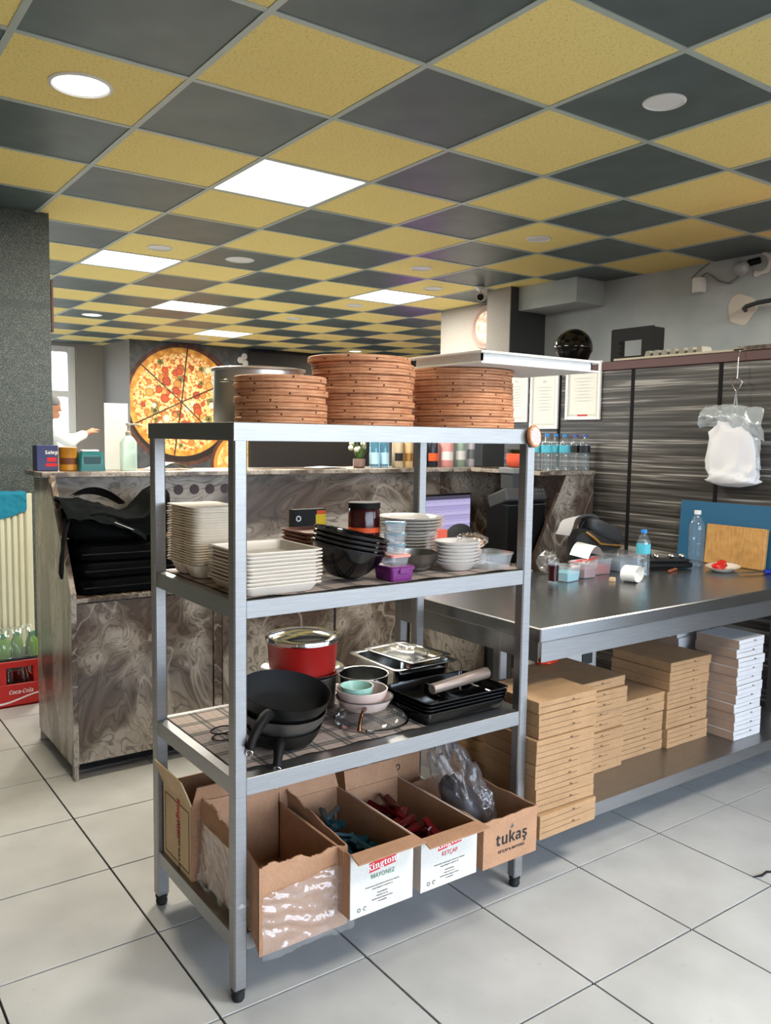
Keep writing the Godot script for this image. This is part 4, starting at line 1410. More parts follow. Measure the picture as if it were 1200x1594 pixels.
func open_carton(t: Node3D, w: float, d: float, h: float, front: Material, side: Material, inner: Material, jag := 0.0, skip_front := false) -> void:
	# local: x 0..w, z -d..0, y 0..h; each wall is a board with its own inside ply
	var th := 0.004
	var g := G.new()
	if not skip_front:
		g.prism(torn(0, w, 0, h, h, jag, 3), -th, 0.0)
		part(t, "front_panel", g, front)
		g = G.new(); g.prism(torn(th, w - th, 0, h - 0.001, h - 0.001, jag, 3), -th - 0.001, -th)
		part(t, "inner_ply", g, inner)
	g = G.new(); g.prism(torn(0, w, 0, h, h, jag, 4), -d, -d + th)
	part(t, "back_panel", g, inner)
	g = G.new(); g.xf = on_x(0.0); g.prism(torn(-d, -th, 0, h, h, jag, 5), -th, 0.0)
	part(t, "side_panel", g, side)
	g = G.new(); g.xf = on_x(0.0); g.prism(torn(-d + th, -th, 0, h - 0.001, h - 0.001, jag, 5), -th - 0.001, -th)
	part(t, "inner_ply", g, inner)
	g = G.new(); g.xf = on_x(w); g.prism(torn(-d, -th, 0, h, h, jag, 6), 0.0, th)
	part(t, "side_panel", g, side)
	g = G.new(); g.xf = on_x(w); g.prism(torn(-d + th, -th, 0, h - 0.001, h - 0.001, jag, 6), th, th + 0.001)
	part(t, "inner_ply", g, inner)
	g = G.new(); g.box(th, 0.0, -d + th, w - th, th, -th)
	part(t, "base_panel", g, inner)

func flap(t: Node3D, hinge: Vector3, along: Vector3, out: Vector3, len_: float, taper: float, m: Material) -> void:
	var g := G.new()
	var l := along.length()
	var ax := along.normalized()
	var oz := out.normalized()
	g.xf = B(ax, oz, ax.cross(oz).normalized(), hinge)
	g.prism([Vector2(0, 0), Vector2(l, 0), Vector2(l - taper, len_), Vector2(taper, len_)], -0.004, 0.0)
	part(t, "flap", g, m)

func sachets(called: String, label: String, at: Vector3, w: float, d: float, h: float, m: Material, seed_: int, k := 130) -> void:
	var g := G.new()
	var r := RandomNumberGenerator.new()
	r.seed = seed_
	for i in k:
		var p := Vector3(r.randf_range(-w, w), r.randf_range(0.0, 1.0) * h, r.randf_range(-d, d))
		p.y *= 1.0 - 0.6 * absf(p.x / w)
		g.xf = Transform3D(Basis.from_euler(Vector3(r.randf_range(-0.6, 0.6), r.randf() * TAU, r.randf_range(-0.5, 0.5))), p)
		g.loft([[0, 0.042, 0.010, 0.003], [0.004, 0.040, 0.012, 0.004], [0.008, 0.042, 0.010, 0.003]], 1)
	var o := one(called, g, m, label, "sachets", at)
	o.set_meta("kind", "stuff")

func stock_bottom_shelf() -> void:
	# torn carton wrapped in film, its corner crushed round the front post
	var t := thing("torn_carton", "big torn open brown carton wrapped in cling film at the rack corner", "carton", Vector3(0.938, S4 + 0.002, -1.85))
	var g := G.new()
	g.prism(torn(0.008, 0.280, -0.050, 0.190, 0.178, 0.016, 14, 46), -0.004, 0.0)
	part(t, "front_panel", g, M["carton"])
	g = G.new(); g.prism(torn(0.012, 0.276, -0.045, 0.188, 0.176, 0.016, 14, 46), -0.006, -0.004)
	part(t, "inner_ply", g, M["carton_in"])
	g = G.new(); g.xf = on_x(0.002); g.prism(torn(-0.345, -0.085, 0.0, 0.255, 0.225, 0.016, 15, 40), -0.004, 0.0)
	part(t, "side_panel", g, M["carton"])
	g = G.new(); g.xf = on_x(0.002); g.prism(torn(-0.343, -0.087, 0.0, 0.253, 0.223, 0.016, 15, 40), -0.006, -0.004)
	part(t, "inner_ply", g, M["carton_in"])
	# the crushed corner: two short facets round the post
	g = G.new()
	g.face([Vector3(0.002, 0, -0.085), Vector3(0.008, 0, -0.05), Vector3(0.008, 0.205, -0.05), Vector3(0.002, 0.225, -0.085)], Vector3(-1, 0, 0.2))
	g.face([Vector3(0.008, 0, -0.05), Vector3(0.008, -0.045, 0.0), Vector3(0.008, 0.19, 0.0), Vector3(0.008, 0.205, -0.05)], Vector3(-1, 0, 0))
	g.face([Vector3(0.005, 0, -0.085), Vector3(0.011, 0, -0.05), Vector3(0.011, 0.205, -0.05), Vector3(0.005, 0.225, -0.085)], Vector3(1, 0, -0.2))
	g.face([Vector3(0.011, 0, -0.05), Vector3(0.011, -0.045, 0.0), Vector3(0.011, 0.19, 0.0), Vector3(0.011, 0.205, -0.05)], Vector3(1, 0, 0))
	part(t, "crushed_corner", g, M["carton"])
	g = G.new(); g.xf = on_x(0.280); g.prism(torn(-0.345, -0.004, 0.0, 0.215, 0.178, 0.01, 16), 0.0, 0.004)
	part(t, "side_panel", g, M["carton_in"])
	g = G.new(); g.prism(torn(0.0, 0.280, 0.0, 0.25, 0.215, 0.012, 17), -0.349, -0.345)
	part(t, "back_panel", g, M["carton_in"])
	g = G.new(); g.box(0.004, 0.0, -0.345, 0.276, 0.004, -0.05)
	part(t, "base_panel", g, M["carton_in"])
	# film round front and side, bunched and sagging below
	var f := noise(19, 5.0, 4)
	t = thing("cling_film", "crinkled cling film wrapped round the torn carton and the rack post", "film", Vector3(0.938, S4, -1.85))
	g = G.new()
	g.sheet(44, 26, func(u, v):
		var x: float = lerpf(0.012, 0.296, u)
		var yy: float = lerpf(0.148 - 0.03 * (1 - u), -0.062, v)
		var q: float = f.get_noise_2d(x * 1.2 - yy * 0.8, yy * 6.0 + x * 1.5)
		return Vector3(x, yy + 0.006 * f.get_noise_2d(x * 6, 3), 0.007 + 0.012 * (q + 0.5) + 0.004 * f.get_noise_2d(x * 9.0 + yy * 5.0, yy * 14.0) + 0.012 * sin(v * PI) * u - 0.01 * maxf(0, v - 0.9) * 10), 0.0003)
	part(t, "front_wrap", g, M["film"])
	g = G.new()
	g.sheet(30, 22, func(u, v):
		var z: float = lerpf(-0.36, -0.085, u)
		var yy: float = lerpf(0.19, 0.015 - 0.05 * u, v)
		var q: float = f.get_noise_2d(z * 5.0 + 9.0, yy * 7.0)
		return Vector3(-0.005 - 0.006 * (q + 0.5) - 0.012 * maxf(0.0, v - 0.75) * 3.0, yy, z), 0.0003)
	part(t, "side_wrap", g, M["film"])
	g = G.new()
	g.xf.origin = Vector3(-0.023, 0.085, -0.058)
	g.ball(20, 10, func(d: Vector3): return Vector3(d.x * 0.030, d.y * 0.012, d.z * 0.030) * (1.0 + 0.25 * f.get_noise_3d(d.x, d.y * 3, d.z)))
	part(t, "post_twist", g, M["film"])
	# printed carton behind it, flap standing out
	t = thing("printed_carton", "open carton with black outline print and red lettering at the back of the rack", "carton", Vector3(0.912, S4 + 0.001, -2.21))
	open_carton(t, 0.22, 0.225, 0.225, M["carton"], M["carton_pale"], M["carton_in"])
	flap(t, Vector3(0, 0.225, -0.225), Vector3(0, 0, 0.225), Vector3(-0.35, 0.93, 0), 0.085, 0.006, M["carton_pale"])
	flap(t, Vector3(0.22, 0.225, 0.0), Vector3(-0.22, 0, 0), Vector3(0, 0.95, 0.3), 0.07, 0.008, M["carton"])
	var fx := B(Vector3(0, 0, 1), Vector3(0, 1, 0), Vector3(-1, 0, 0), Vector3(-0.0045 + 0.004, 0.11, -0.11))
	g = G.new(); g.xf = fx
	for s in [-1, 1]:
		g.box(-0.092, s * 0.092 - 0.0012, 0.0002, 0.092, s * 0.092 + 0.0012, 0.0006)
		g.box(s * 0.092 - 0.0012, -0.092, 0.0002, s * 0.092 + 0.0012, 0.092, 0.0006)
	part(t, "outline_print", g, M["ink_black"])
	text(t, "lettering", "Kingtom", 0.022, M["ink_red"], fx * Transform3D(Basis(Vector3(0, 0, 1), -PI / 2), Vector3(0.012, 0.045, 0.001)))
	text(t, "lettering", "MAYONEZ 4x2.5 KG", 0.012, M["ink_black"], fx * Transform3D(Basis(Vector3(0, 0, 1), -PI / 2), Vector3(0.018, -0.035, 0.001)))
	# two white fronted sauce cartons and a brown one
	for b in [[1.187, 0.212, 0.183, "MAYONEZ", "ink_green", "open white-fronted mayonnaise carton with a red logo and blue sachets"], [1.428, 0.213, 0.160, "KETÇAP", "ink_red", "open white-fronted ketchup carton with red sachets"]]:
		t = thing("sauce_carton", b[5], "carton", Vector3(b[0], S4 + 0.001, -1.788))
		var w: float = b[1]
		var h: float = b[2]
		open_carton(t, w, 0.40, h, M["carton_white"], M["carton_white"] if b[3] == "KETÇAP" else M["carton"], M["carton_in"])
		flap(t, Vector3(0, h, 0), Vector3(w, 0, 0), Vector3(0, -0.12, 1), 0.05, -0.008, M["carton"])
		flap(t, Vector3(w, h, -0.40), Vector3(-w, 0, 0), Vector3(0, 0.8, -0.3), 0.06, 0.006, M["carton"])
		flap(t, Vector3(0, h, -0.39), Vector3(0, 0, 0.36), Vector3(0.1, -1.0, 0), 0.07, 0.01, M["carton"])
		var fz := Transform3D(Basis(), Vector3(w / 2, h / 2, 0.0006))
		var lg := 0.046 if b[3] == "MAYONEZ" else 0.05
		g = G.new(); g.xf = fz
		g.prism([Vector2(-0.045, lg - 0.022), Vector2(0.045, lg - 0.014), Vector2(0.045, lg + 0.014), Vector2(-0.045, lg + 0.006)], -0.0002, 0.0002)
		part(t, "logo_field", g, M["ink_red"])
		text(t, "lettering", "Kingtom", 0.018, M["white"], fz * Transform3D(Basis(Vector3(0, 0, 1), 0.085), Vector3(0, lg - 0.004, 0.0006)), true)
		text(t, "lettering", b[3], 0.013, M[b[4]], fz * Transform3D(Basis(), Vector3(0, lg - 0.034, 0.0004)), false, 400)
		var lines := ["Üretici Firma: Gıda Sanayi ve Ticaret A.Ş. Organize", "Sanayi Bölgesi 3. Cadde No: 12", "İmal Edilmiştir", "Gıda San. Tic. A.Ş.", "Mersin Tarsus Organize Sanayi", "Tel: 0324 676"]
		for k in lines.size():
			text(t, "small_print", lines[k], 0.0034, M["ink_grey"], fz * Transform3D(Basis(), Vector3(0, lg - 0.062 - 0.0085 * k - (0.006 if k > 1 else 0.0), 0.0004)))
		g = G.new(); g.xf = fz
		for s in 2:
			var cx := -0.078 + 0.020 * s
			g.xf = fz * B(Vector3(1, 0, 0), Vector3(0, 0, 1), Vector3(0, -1, 0), Vector3(cx, -h / 2 + 0.020, 0.0003))
			g.lathe([Vector2(0.0042, -0.0002), Vector2(0.0058, -0.0002), Vector2(0.0058, 0.0002), Vector2(0.0042, 0.0002)], 14, 1.0, 1.0, 0.3 * s, TAU - 1.2 * s)
		part(t, "recycling_mark", g, M["ink_black"])
	t = thing("ketchup_carton", "open plain brown carton with large black lettering and a torn rim", "carton", Vector3(1.668, S4 - 0.004, -1.788))
	
	open_carton(t, 0.228, 0.36, 0.148, M["carton"], M["carton"], M["carton_in"], 0.008)
	var fk := Transform3D(Basis(), Vector3(0.118, 0.074, 0.0008))
	text(t, "lettering", "tukaş", 0.036, M["ink_black"], fk * Transform3D(Basis(), Vector3(0, 0.004, 0)))
	text(t, "lettering", "KETÇAP & MAYONEZ", 0.0085, M["ink_black"], fk * Transform3D(Basis(), Vector3(0, -0.034, 0)))
	g = G.new(); g.xf = fk
	g.prism([Vector2(-0.008, 0.034), Vector2(0.0, 0.030), Vector2(0.010, 0.036), Vector2(0.004, 0.041), Vector2(0.0, 0.049), Vector2(-0.002, 0.040)], 0.0, 0.0004)
	part(t, "leaf_mark", g, M["ink_grey"])
	sachets("mayonnaise_sachets", "blue-green mayonnaise sachets heaped in the mayonnaise carton", Vector3(1.293, S4 + 0.014, -2.0), 0.055, 0.13, 0.155, mat("sachet_blue", Color(0.03, 0.17, 0.21), 0.25), 5)
	sachets("ketchup_sachets", "dark red ketchup sachets heaped in the ketchup carton", Vector3(1.535, S4 + 0.014, -2.0), 0.055, 0.13, 0.13, mat("sachet_red", Color(0.28, 0.025, 0.04), 0.25), 6)
	# shiny plastic bag bulging from the brown carton
	var nb := noise(29, 1.6, 4)
	t = thing("plastic_bag", "shiny crumpled plastic bag standing up in the brown lettered carton", "bag", Vector3(1.745, S4 + 0.006, -1.985))
	g = G.new()
	g.ball(56, 36, func(d: Vector3): return Vector3(d.x * 0.075 - d.y * 0.045, 0.165 + d.y * 0.155, d.z * 0.10 - d.y * 0.06) * (1.0 + 0.22 * nb.get_noise_3d(d.x * 2.0, d.y * 2.0, d.z * 2.0)))
	part(t, "skin", g, clear("film_grey", Color(0.55, 0.55, 0.58), 0.12, 0.07))
	g = G.new()
	g.ball(18, 12, func(d: Vector3): return Vector3(d.x * 0.05 - d.y * 0.02, 0.10 + d.y * 0.095, d.z * 0.075 - d.y * 0.03) * (1.0 + 0.2 * nb.get_noise_3d(d.x, d.y, d.z)))
	part(t, "contents", g, mat("bag_dark", Color(0.13, 0.12, 0.14), 0.4))
	# carton of oil at the back
	t = thing("oil_carton", "closed brown carton with black capitals behind the sauce cartons", "carton", Vector3(1.50, S4 + 0.001, -2.22))
	g = G.new(); g.box(0, 0, -0.22, 0.26, 0.30, 0, 0.002)
	part(t, "box", g, M["carton"])
	text(t, "lettering", "IFFCO", 0.022, M["ink_black"], Transform3D(Basis(), Vector3(0.13, 0.175, 0.0008)))
	g = G.new(); g.box(0.0, 0.12, 0.0, 0.05, 0.235, 0.0006)
	part(t, "paper_label", g, M["white"])
	g = G.new(); g.lathe(dish([Vector2(0, 0), Vector2(0.028, 0), Vector2(0.036, 0.085), Vector2(0.038, 0.087)], 0.002), 24)
	one("paper_cup", g, M["white"], "white paper cup between the sauce cartons and the oil carton", "cup", Vector3(1.445, S4 + 0.001, -2.24))

# ---------------------------------------------------------------- under the table: pizza boxes
func pizza_box(w: float, d: float, h: float, kraft: bool, at: Vector3, label: String, group: String) -> Node3D:
	var t := thing("pizza_box", label, "pizza box", at, group)
	var g := G.new()
	g.box(-w / 2 + 0.001, 0, -d / 2 + 0.001, w / 2 - 0.001, h * 0.62, d / 2 - 0.001, 0.0008)
	part(t, "tray", g, M["kraft"] if kraft else M["box_side"])
	g = G.new()
	g.box(-w / 2, h * 0.55, -d / 2, w / 2, h - 0.0006, d / 2, 0.0012)
	part(t, "lid", g, M["kraft"] if kraft else M["box_white"])
	if not kraft:
		g = G.new()
		g.box(-w / 2 + 0.002, 0.001, d / 2 - 0.001, w / 2 - 0.002, h * 0.56, d / 2 + 0.0004)
		part(t, "front_flap", g, M["box_white"])
		g = G.new()
		g.box(-w / 2 - 0.0004, 0.001, -d / 2 + 0.002, -w / 2 + 0.0012, h - 0.002, d / 2 - 0.002)
		part(t, "side_board", g, M["box_side"])
	g = G.new()
	g.box(0.018, h * 0.60, d / 2 - 0.001, 0.030, h * 0.72, d / 2 + 0.0012)
	g.box(-w / 2 + 0.01, h * 0.535, d / 2 - 0.001, w * 0.22, h * 0.56, d / 2 + 0.0004)
	part(t, "tuck_slot", g, M["card_edge"])
	return t

func stock_under_table() -> void:
	var stacks := [
		[Vector3(2.096, 0, -1.974), 0.28, 0.255, 11, true, "kraft pizza box in the front stack against the rack post", 0.010],
		[Vector3(2.235, 0, -2.305), 0.285, 0.30, 8, true, "kraft pizza box in the stack behind the front one", 0.008],
		[Vector3(2.552, 0, -2.262), 0.325, 0.32, 9, true, "kraft pizza box in the wide stack beside the low one", 0.007],
		[Vector3(2.868, 0, -2.285), 0.29, 0.31, 6, true, "kraft pizza box in the low stack", 0.006],
		[Vector3(3.166, 0, -2.268), 0.29, 0.31, 9, true, "kraft pizza box in the stack next to the white boxes", 0.007],
		[Vector3(3.448, 0, -2.106), 0.205, 0.21, 11, false, "small white pizza box in the front white stack", 0.004],
		[Vector3(3.43, 0, -2.40), 0.25, 0.25, 12, false, "white pizza box in the taller white stack behind", 0.004]]
	for s in stacks:
		var src: Node3D = null
		var shift := Vector3.ZERO
		var turn := 0.0
		for k in s[3]:
			var j: float = s[6] * 1.3
			if k % 2 == 0 or not s[4]: shift = Vector3(rng.randf_range(-j, j) * 0.7, 0, rng.randf_range(-j, j))
			var at: Vector3 = s[0] + shift + Vector3(0, UNDER_Y + 0.0006 + 0.0411 * k + (0.0012 * (k / 2) if s[4] else 0.0), rng.randf_range(-0.001, 0.001))
			var label: String = s[5] + ", " + rank(k, s[3])
			if k % 2 == 0: turn = rng.randf_range(-0.02, 0.02)
			if src == null:
				src = pizza_box(s[1], s[2], 0.0405, s[4], at, label, s[5])
				src.set_meta("group", "pizza boxes: " + s[5].substr(s[5].find("in the")))
				src.rotation.y = turn
			else: copy(src, at, label, turn)
	# flour sack and a packet behind
	var t := thing("flour_sack", "white printed flour sack standing behind the low kraft stack", "sack", Vector3(2.87, UNDER_Y + 0.001, -2.58))
	var nz := noise(33, 1.1, 3)
	var g := G.new()
	g.ball(30, 18, func(d: Vector3):
		var q := Vector3(signf(d.x) * pow(absf(d.x), 0.45), signf(d.y) * pow(absf(d.y), 0.4), signf(d.z) * pow(absf(d.z), 0.6))
		return Vector3(q.x * 0.165, 0.225 + q.y * 0.225, q.z * 0.10) * (1.0 + 0.04 * nz.get_noise_3d(d.x, d.y, d.z)))
	part(t, "bag", g, mat("sack", Color(0.76, 0.76, 0.74), 0.7))
	g = G.new(); g.box(0.02, 0.30, 0.098, 0.085, 0.365, 0.1035)
	part(t, "print", g, M["dark_grey"])
	g = G.new()
	g.ball(16, 10, func(d: Vector3): return Vector3(d.x * 0.06, 0.014 + d.y * 0.013, d.z * 0.035) * (1.0 + 0.2 * nz.get_noise_3d(d.x * 2, d.y, d.z)))
	one("snack_packet", g, mat("packet", Color(0.80, 0.22, 0.07), 0.3), "orange packet lying on the kraft boxes under the table", "packet", Vector3(2.55, UNDER_Y + 0.0411 * 9 + 0.008, -2.38))

# ---------------------------------------------------------------- on the table
func bottle_profile(r: float, h: float, ribs := true) -> Array:
	var p := [Vector2(0, 0.004), Vector2(r * 0.6, 0.0), Vector2(r * 0.9, 0.002), Vector2(r, 0.008)]
	var n := 7
	for k in n:
		var y0 := 0.012 + (h * 0.40) * k / n
		p.append(Vector2(r, y0)); p.append(Vector2(r * (0.93 if ribs else 0.985), y0 + h * 0.40 / n * 0.5))
	p.append_array([Vector2(r, h * 0.47), Vector2(r, h * 0.70), Vector2(r * 0.93, h * 0.76), Vector2(r * 0.70, h * 0.83), Vector2(r * 0.40, h * 0.90), Vector2(r * 0.38, h * 0.945), Vector2(r * 0.36, h * 0.945)])
	return p

func water_bottle(at: Vector3, r: float, h: float, cap: Material, label_m: Material, label: String, group := "", full := true, called := "water_bottle") -> Node3D:
	var t := thing(called, label, "bottle", at, group)
	var g := G.new()
	var p := bottle_profile(r, h)
	g.lathe(p, 24)
	part(t, "bottle", g, M["pet"])
	if full:
		g = G.new()
		var q := []
		for v in p:
			if v.y < h * 0.80: q.append(Vector2(maxf(v.x - 0.0012, 0.0), v.y + 0.0006))
		q.append(Vector2(0, h * 0.80))
		g.lathe(q, 24)
		part(t, "water", g, clear("water", Color(0.70, 0.86, 0.93), 0.05, 0.0))
	g = G.new(); g.lathe([Vector2(0, h * 0.93), Vector2(r * 0.44, h * 0.93), Vector2(r * 0.45, h * 0.945), Vector2(r * 0.44, h * 0.995), Vector2(r * 0.40, h), Vector2(0, h)], 18)
	part(t, "cap", g, cap)
	if label_m:
		g = G.new(); g.lathe([Vector2(r + 0.0004, h * 0.49), Vector2(r + 0.0008, h * 0.49), Vector2(r + 0.0008, h * 0.69), Vector2(r + 0.0004, h * 0.69)], 24)
		part(t, "label_band", g, label_m)
	return t

func tub(at: Vector3, w: float, d: float, h: float, fill: Material, label: String, turn := 0.0, called := "sauce_tub") -> void:
	var t := thing(called, label, "container", at, "", turn)
	var g := G.new()
	g.loft([[0, w * 0.88, d * 0.88, 0.012], [0.003, w * 0.9, d * 0.9, 0.013], [h, w, d, 0.014], [h, w - 0.001, d - 0.001, 0.014], [0.0035, w * 0.9 - 0.001, d * 0.9 - 0.001, 0.013]], 3)
	part(t, "tub", g, M["tub"])
	g = G.new(); g.loft([[h - 0.002, w + 0.003, d + 0.003, 0.015], [h + 0.004, w + 0.003, d + 0.003, 0.015], [h + 0.005, w, d, 0.014]], 3)
	part(t, "lid", g, M["tub"])
	if fill:
		g = G.new(); g.loft([[0.004, w * 0.88 - 0.001, d * 0.88 - 0.001, 0.011], [h * 0.62, w * 0.94 - 0.001, d * 0.94 - 0.001, 0.012]], 3)
		part(t, "contents", g, fill)

func stock_table() -> void:
	var y := TABLE_Y + 0.0005
	# tea glass
	var t := thing("tea_glass", "small glass of dark red tea on the work table", "glass", Vector3(2.705, y, -2.50))
	var g := G.new(); g.lathe([Vector2(0, 0), Vector2(0.0215, 0), Vector2(0.0235, 0.004), Vector2(0.0225, 0.014), Vector2(0, 0.014)], 24)
	part(t, "glass_foot", g, M["pet"])
	g = G.new(); g.lathe([Vector2(0, 0.0142), Vector2(0.0222, 0.0142), Vector2(0.0225, 0.055), Vector2(0.0242, 0.084), Vector2(0, 0.084)], 24)
	part(t, "tea", g, mat("tea", Color(0.16, 0.02, 0.02), 0.10))
	g = G.new(); g.lathe([Vector2(0.0243, 0.084), Vector2(0.0252, 0.099), Vector2(0.0246, 0.099), Vector2(0.0238, 0.084)], 24)
	part(t, "glass_rim", g, M["pet"])
	tub(Vector3(2.615, y, -2.60), 0.034, 0.034, 0.052, mat("blue_fill", Color(0.25, 0.55, 0.68), 0.4), "small clear tub with blue contents behind the tea glass")
	tub(Vector3(2.822, y, -2.535), 0.054, 0.050, 0.064, mat("aqua_fill", Color(0.50, 0.76, 0.82), 0.3), "clear tub with pale aqua contents beside the tea glass", 0.2)
	tub(Vector3(2.965, y, -2.56), 0.050, 0.050, 0.068, mat("pink_fill", Color(0.55, 0.36, 0.40), 0.5), "clear tub with purple-pink contents between two other tubs", 0.1)
	tub(Vector3(3.105, y, -2.60), 0.056, 0.052, 0.070, mat("salami", Color(0.62, 0.16, 0.15), 0.5), "clear tub of red salami cubes next to the large blue-grey tub", -0.1)
	tub(Vector3(3.30, y, -2.62), 0.090, 0.070, 0.082, mat("blue_grey_fill", Color(0.55, 0.62, 0.69), 0.5), "large clear tub with a blue-grey tint behind the water bottle", 0.1, "storage_tub")
	# red stirrers lying on the tub lids
	var src: Node3D = null
	for k in 4:
		var at: Vector3 = [Vector3(2.905, y + 0.0765, -2.55), Vector3(2.985, y + 0.0765, -2.565), Vector3(3.06, y + 0.0785, -2.58), Vector3(2.955, y + 0.0765, -2.53)][k]
		if src == null:
			g = G.new(); g.tube([Vector3(-0.045, 0, 0), Vector3(0.045, 0, 0)], 0.0022, 6)
			src = one("red_straw", g, M["ink_red"], "thin red straw lying on the tub lids", "straw", at, "red straws on the tub lids", 0.1)
		else: copy(src, at, "", [0.1, -0.35, 0.3, 0.6][k])
	# sheet of receipt paper curling over the tubs
	g = G.new()
	g.sheet(18, 10, func(u, v): return Vector3(0.075 - 0.15 * u, 0.055 - 0.055 * (2 * u - 1) * (2 * u - 1) + 0.012 * v, 0.05 - 0.10 * v), 0.0004)
	one("receipt_sheet", g, M["white"], "curled white receipt sheet lying over the sauce tubs", "paper", Vector3(3.10, y + 0.072, -2.655), "", 0.2)
	t = thing("receipt_roll", "white paper ribbon curled into a loop on the table top", "paper", Vector3(3.06, y, -2.36), "", 0.35)
	g = G.new()
	g.sheet(40, 3, func(u, v):
		var a: float = -PI / 2 + u * TAU * 1.02
		return Vector3(0.062 * cos(a) * 1.1, 0.036 + 0.0355 * sin(a), -0.03 + 0.065 * v), 0.0005)
	part(t, "ribbon", g, M["white"])
	g = G.new(); g.box(-0.012, 0, -0.012, 0.012, 0.018, 0.012, 0.002)
	one("cardboard_core", g, M["carton_pale"], "small tan cardboard piece beside the paper loop", "card", Vector3(2.985, y, -2.405), "", 0.3)
	water_bottle(Vector3(3.242, y, -2.44), 0.032, 0.216, mat("cap_blue", Color(0.16, 0.50, 0.80), 0.35), mat("label_aqua", Color(0.30, 0.68, 0.76), 0.5), "full water bottle with blue cap and aqua label on the work table")
	water_bottle(Vector3(3.725, y, -2.485), 0.038, 0.285, M["white_gloss"], null, "empty clear bottle with a white cap before the blue board", "", false, "empty_bottle")
	# heat sealer / cutter, black with steel fittings
	t = thing("bag_sealer", "long black bag sealer with steel fittings on the table", "sealer", Vector3(3.535, y, -2.52), "", -0.45)
	g = G.new(); g.box(-0.125, 0.006, -0.035, 0.125, 0.030, 0.035, 0.006)
	part(t, "base", g, M["black"])
	g = G.new(); g.box(-0.14, 0.032, -0.014, 0.12, 0.046, 0.014, 0.004)
	part(t, "arm", g, M["black_matt"])
	for x in [-0.05, 0.03, 0.085]:
		g = G.new(); g.xf.origin = Vector3(x, 0.046, -0.01)
		g.ball(14, 8, func(d: Vector3): return Vector3(d.x * 0.016, 0.014 + d.y * 0.014, d.z * 0.016))
		part(t, "steel_knob", g, M["steel_bright"])
	g = G.new(); g.tube([Vector3(-0.085, 0.03, -0.02), Vector3(-0.08, 0.085, -0.025)], [0.012, 0.008], 10)
	part(t, "post", g, M["black"])
	g = G.new(); g.ball(20, 10, func(d: Vector3): return Vector3(d.x * 0.05, 0.022 + d.y * 0.022, d.z * 0.03))
	one("white_pouch", g, M["white"], "small white pouch behind the bag sealer", "pouch", Vector3(3.50, y, -2.665))
	src = null
	for k in 3:
		var at := Vector3(3.43 + 0.04 * k, y, -2.425 - 0.012 * k)
		if src == null:
			g = G.new(); g.ball(10, 6, func(d: Vector3): return Vector3(d.x * 0.011, 0.007 + d.y * 0.007, d.z * 0.009))
			src = one("hazelnut", g, mat("nut", Color(0.52, 0.26, 0.13), 0.5), "small brown nut lying in front of the bag sealer", "nut", at, "nuts by the bag sealer")
		else: copy(src, at)
	# plate of tomatoes
	g = G.new(); g.lathe(dish([Vector2(0, 0), Vector2(0.075, 0), Vector2(0.084, 0.004), Vector2(0.124, 0.020), Vector2(0.130, 0.024)], 0.003), 36, 1.0, 0.62)
	one("oval_plate", g, M["porcelain"], "white oval plate holding sliced tomatoes", "plate", Vector3(3.715, y, -2.325), "", 0.45)
	src = null
	for k in 6:
		var at := Vector3(3.70 + [-0.045, 0.0, 0.045, -0.022, 0.026, -0.06][k], y + [0.006, 0.006, 0.006, 0.022, 0.022, 0.016][k], -2.33 + [0.028, 0.006, -0.02, 0.014, -0.008, 0.02][k])
		if src == null:
			t = thing("tomato_wedge", "red tomato wedge on the oval plate", "tomato", at, "tomato wedges on the oval plate")
			g = G.new(); g.ball(14, 10, func(d: Vector3): return Vector3(d.x * 0.026, 0.015 + d.y * 0.015, d.z * 0.018))
			part(t, "flesh", g, mat("tomato", Color(0.76, 0.09, 0.05), 0.25))
			src = t
		else: copy(src, at, "", k * 1.1)
	# knife with a blue handle
	t = thing("kitchen_knife", "kitchen knife with a bright blue handle on the table edge", "knife", Vector3(3.80, y, -2.16), "", -0.25)
	g = G.new(); g.xf = B(Vector3(0, 1, 0), Vector3(-1, 0, 0), Vector3(0, 0, 1), Vector3(0.115, 0.011, 0))
	g.loft([[0, 0.006, 0.010, 0.005], [0.004, 0.010, 0.015, 0.008], [0.05, 0.009, 0.012, 0.007], [0.10, 0.010, 0.015, 0.008], [0.115, 0.007, 0.010, 0.005]], 3)
	part(t, "handle", g, mat("blue_grip", Color(0.05, 0.14, 0.60), 0.35))
	g = G.new(); g.xf = B(Vector3(1, 0, 0), Vector3(0, 0, 1), Vector3(0, -1, 0), Vector3(0, 0.011, 0))
	g.prism([Vector2(0.0, -0.012), Vector2(0.0, 0.013), Vector2(-0.10, 0.016), Vector2(-0.17, 0.0), Vector2(-0.10, -0.012)], -0.001, 0.001)
	part(t, "blade", g, M["dark_grey"])
	# boards leaning on the partition
	t = thing("blue_board", "large blue plastic board leaning on the zebra partition", "board", Vector3(3.918, y, -2.36))
	t.rotation.z = -0.07
	g = G.new(); g.box(-0.010, 0, -0.365, 0.006, 0.315, 0.365, 0.003)
	part(t, "sheet", g, mat("board_blue", Color(0.10, 0.34, 0.48), 0.5))
	t = thing("cutting_board", "wooden cutting board leaning on the blue board", "board", Vector3(3.888, y, -2.375))
	t.rotation.z = -0.08
	g = G.new(); g.box(-0.012, 0, -0.165, 0.012, 0.205, 0.165, 0.004)
	part(t, "slab", g, M["bamboo"])
	# backpack slumped at the back of the table
	t = thing("backpack", "black quilted backpack with tan trim slumped behind the tubs", "bag", Vector3(3.235, y, -2.735))
	var nb := noise(43, 1.3, 3)
	var soft := func(d: Vector3, hx: float, hy: float, hz: float, e: float) -> Vector3:
		return Vector3(signf(d.x) * pow(absf(d.x), e) * hx, hy + signf(d.y) * pow(absf(d.y), e) * hy, signf(d.z) * pow(absf(d.z), e) * hz)
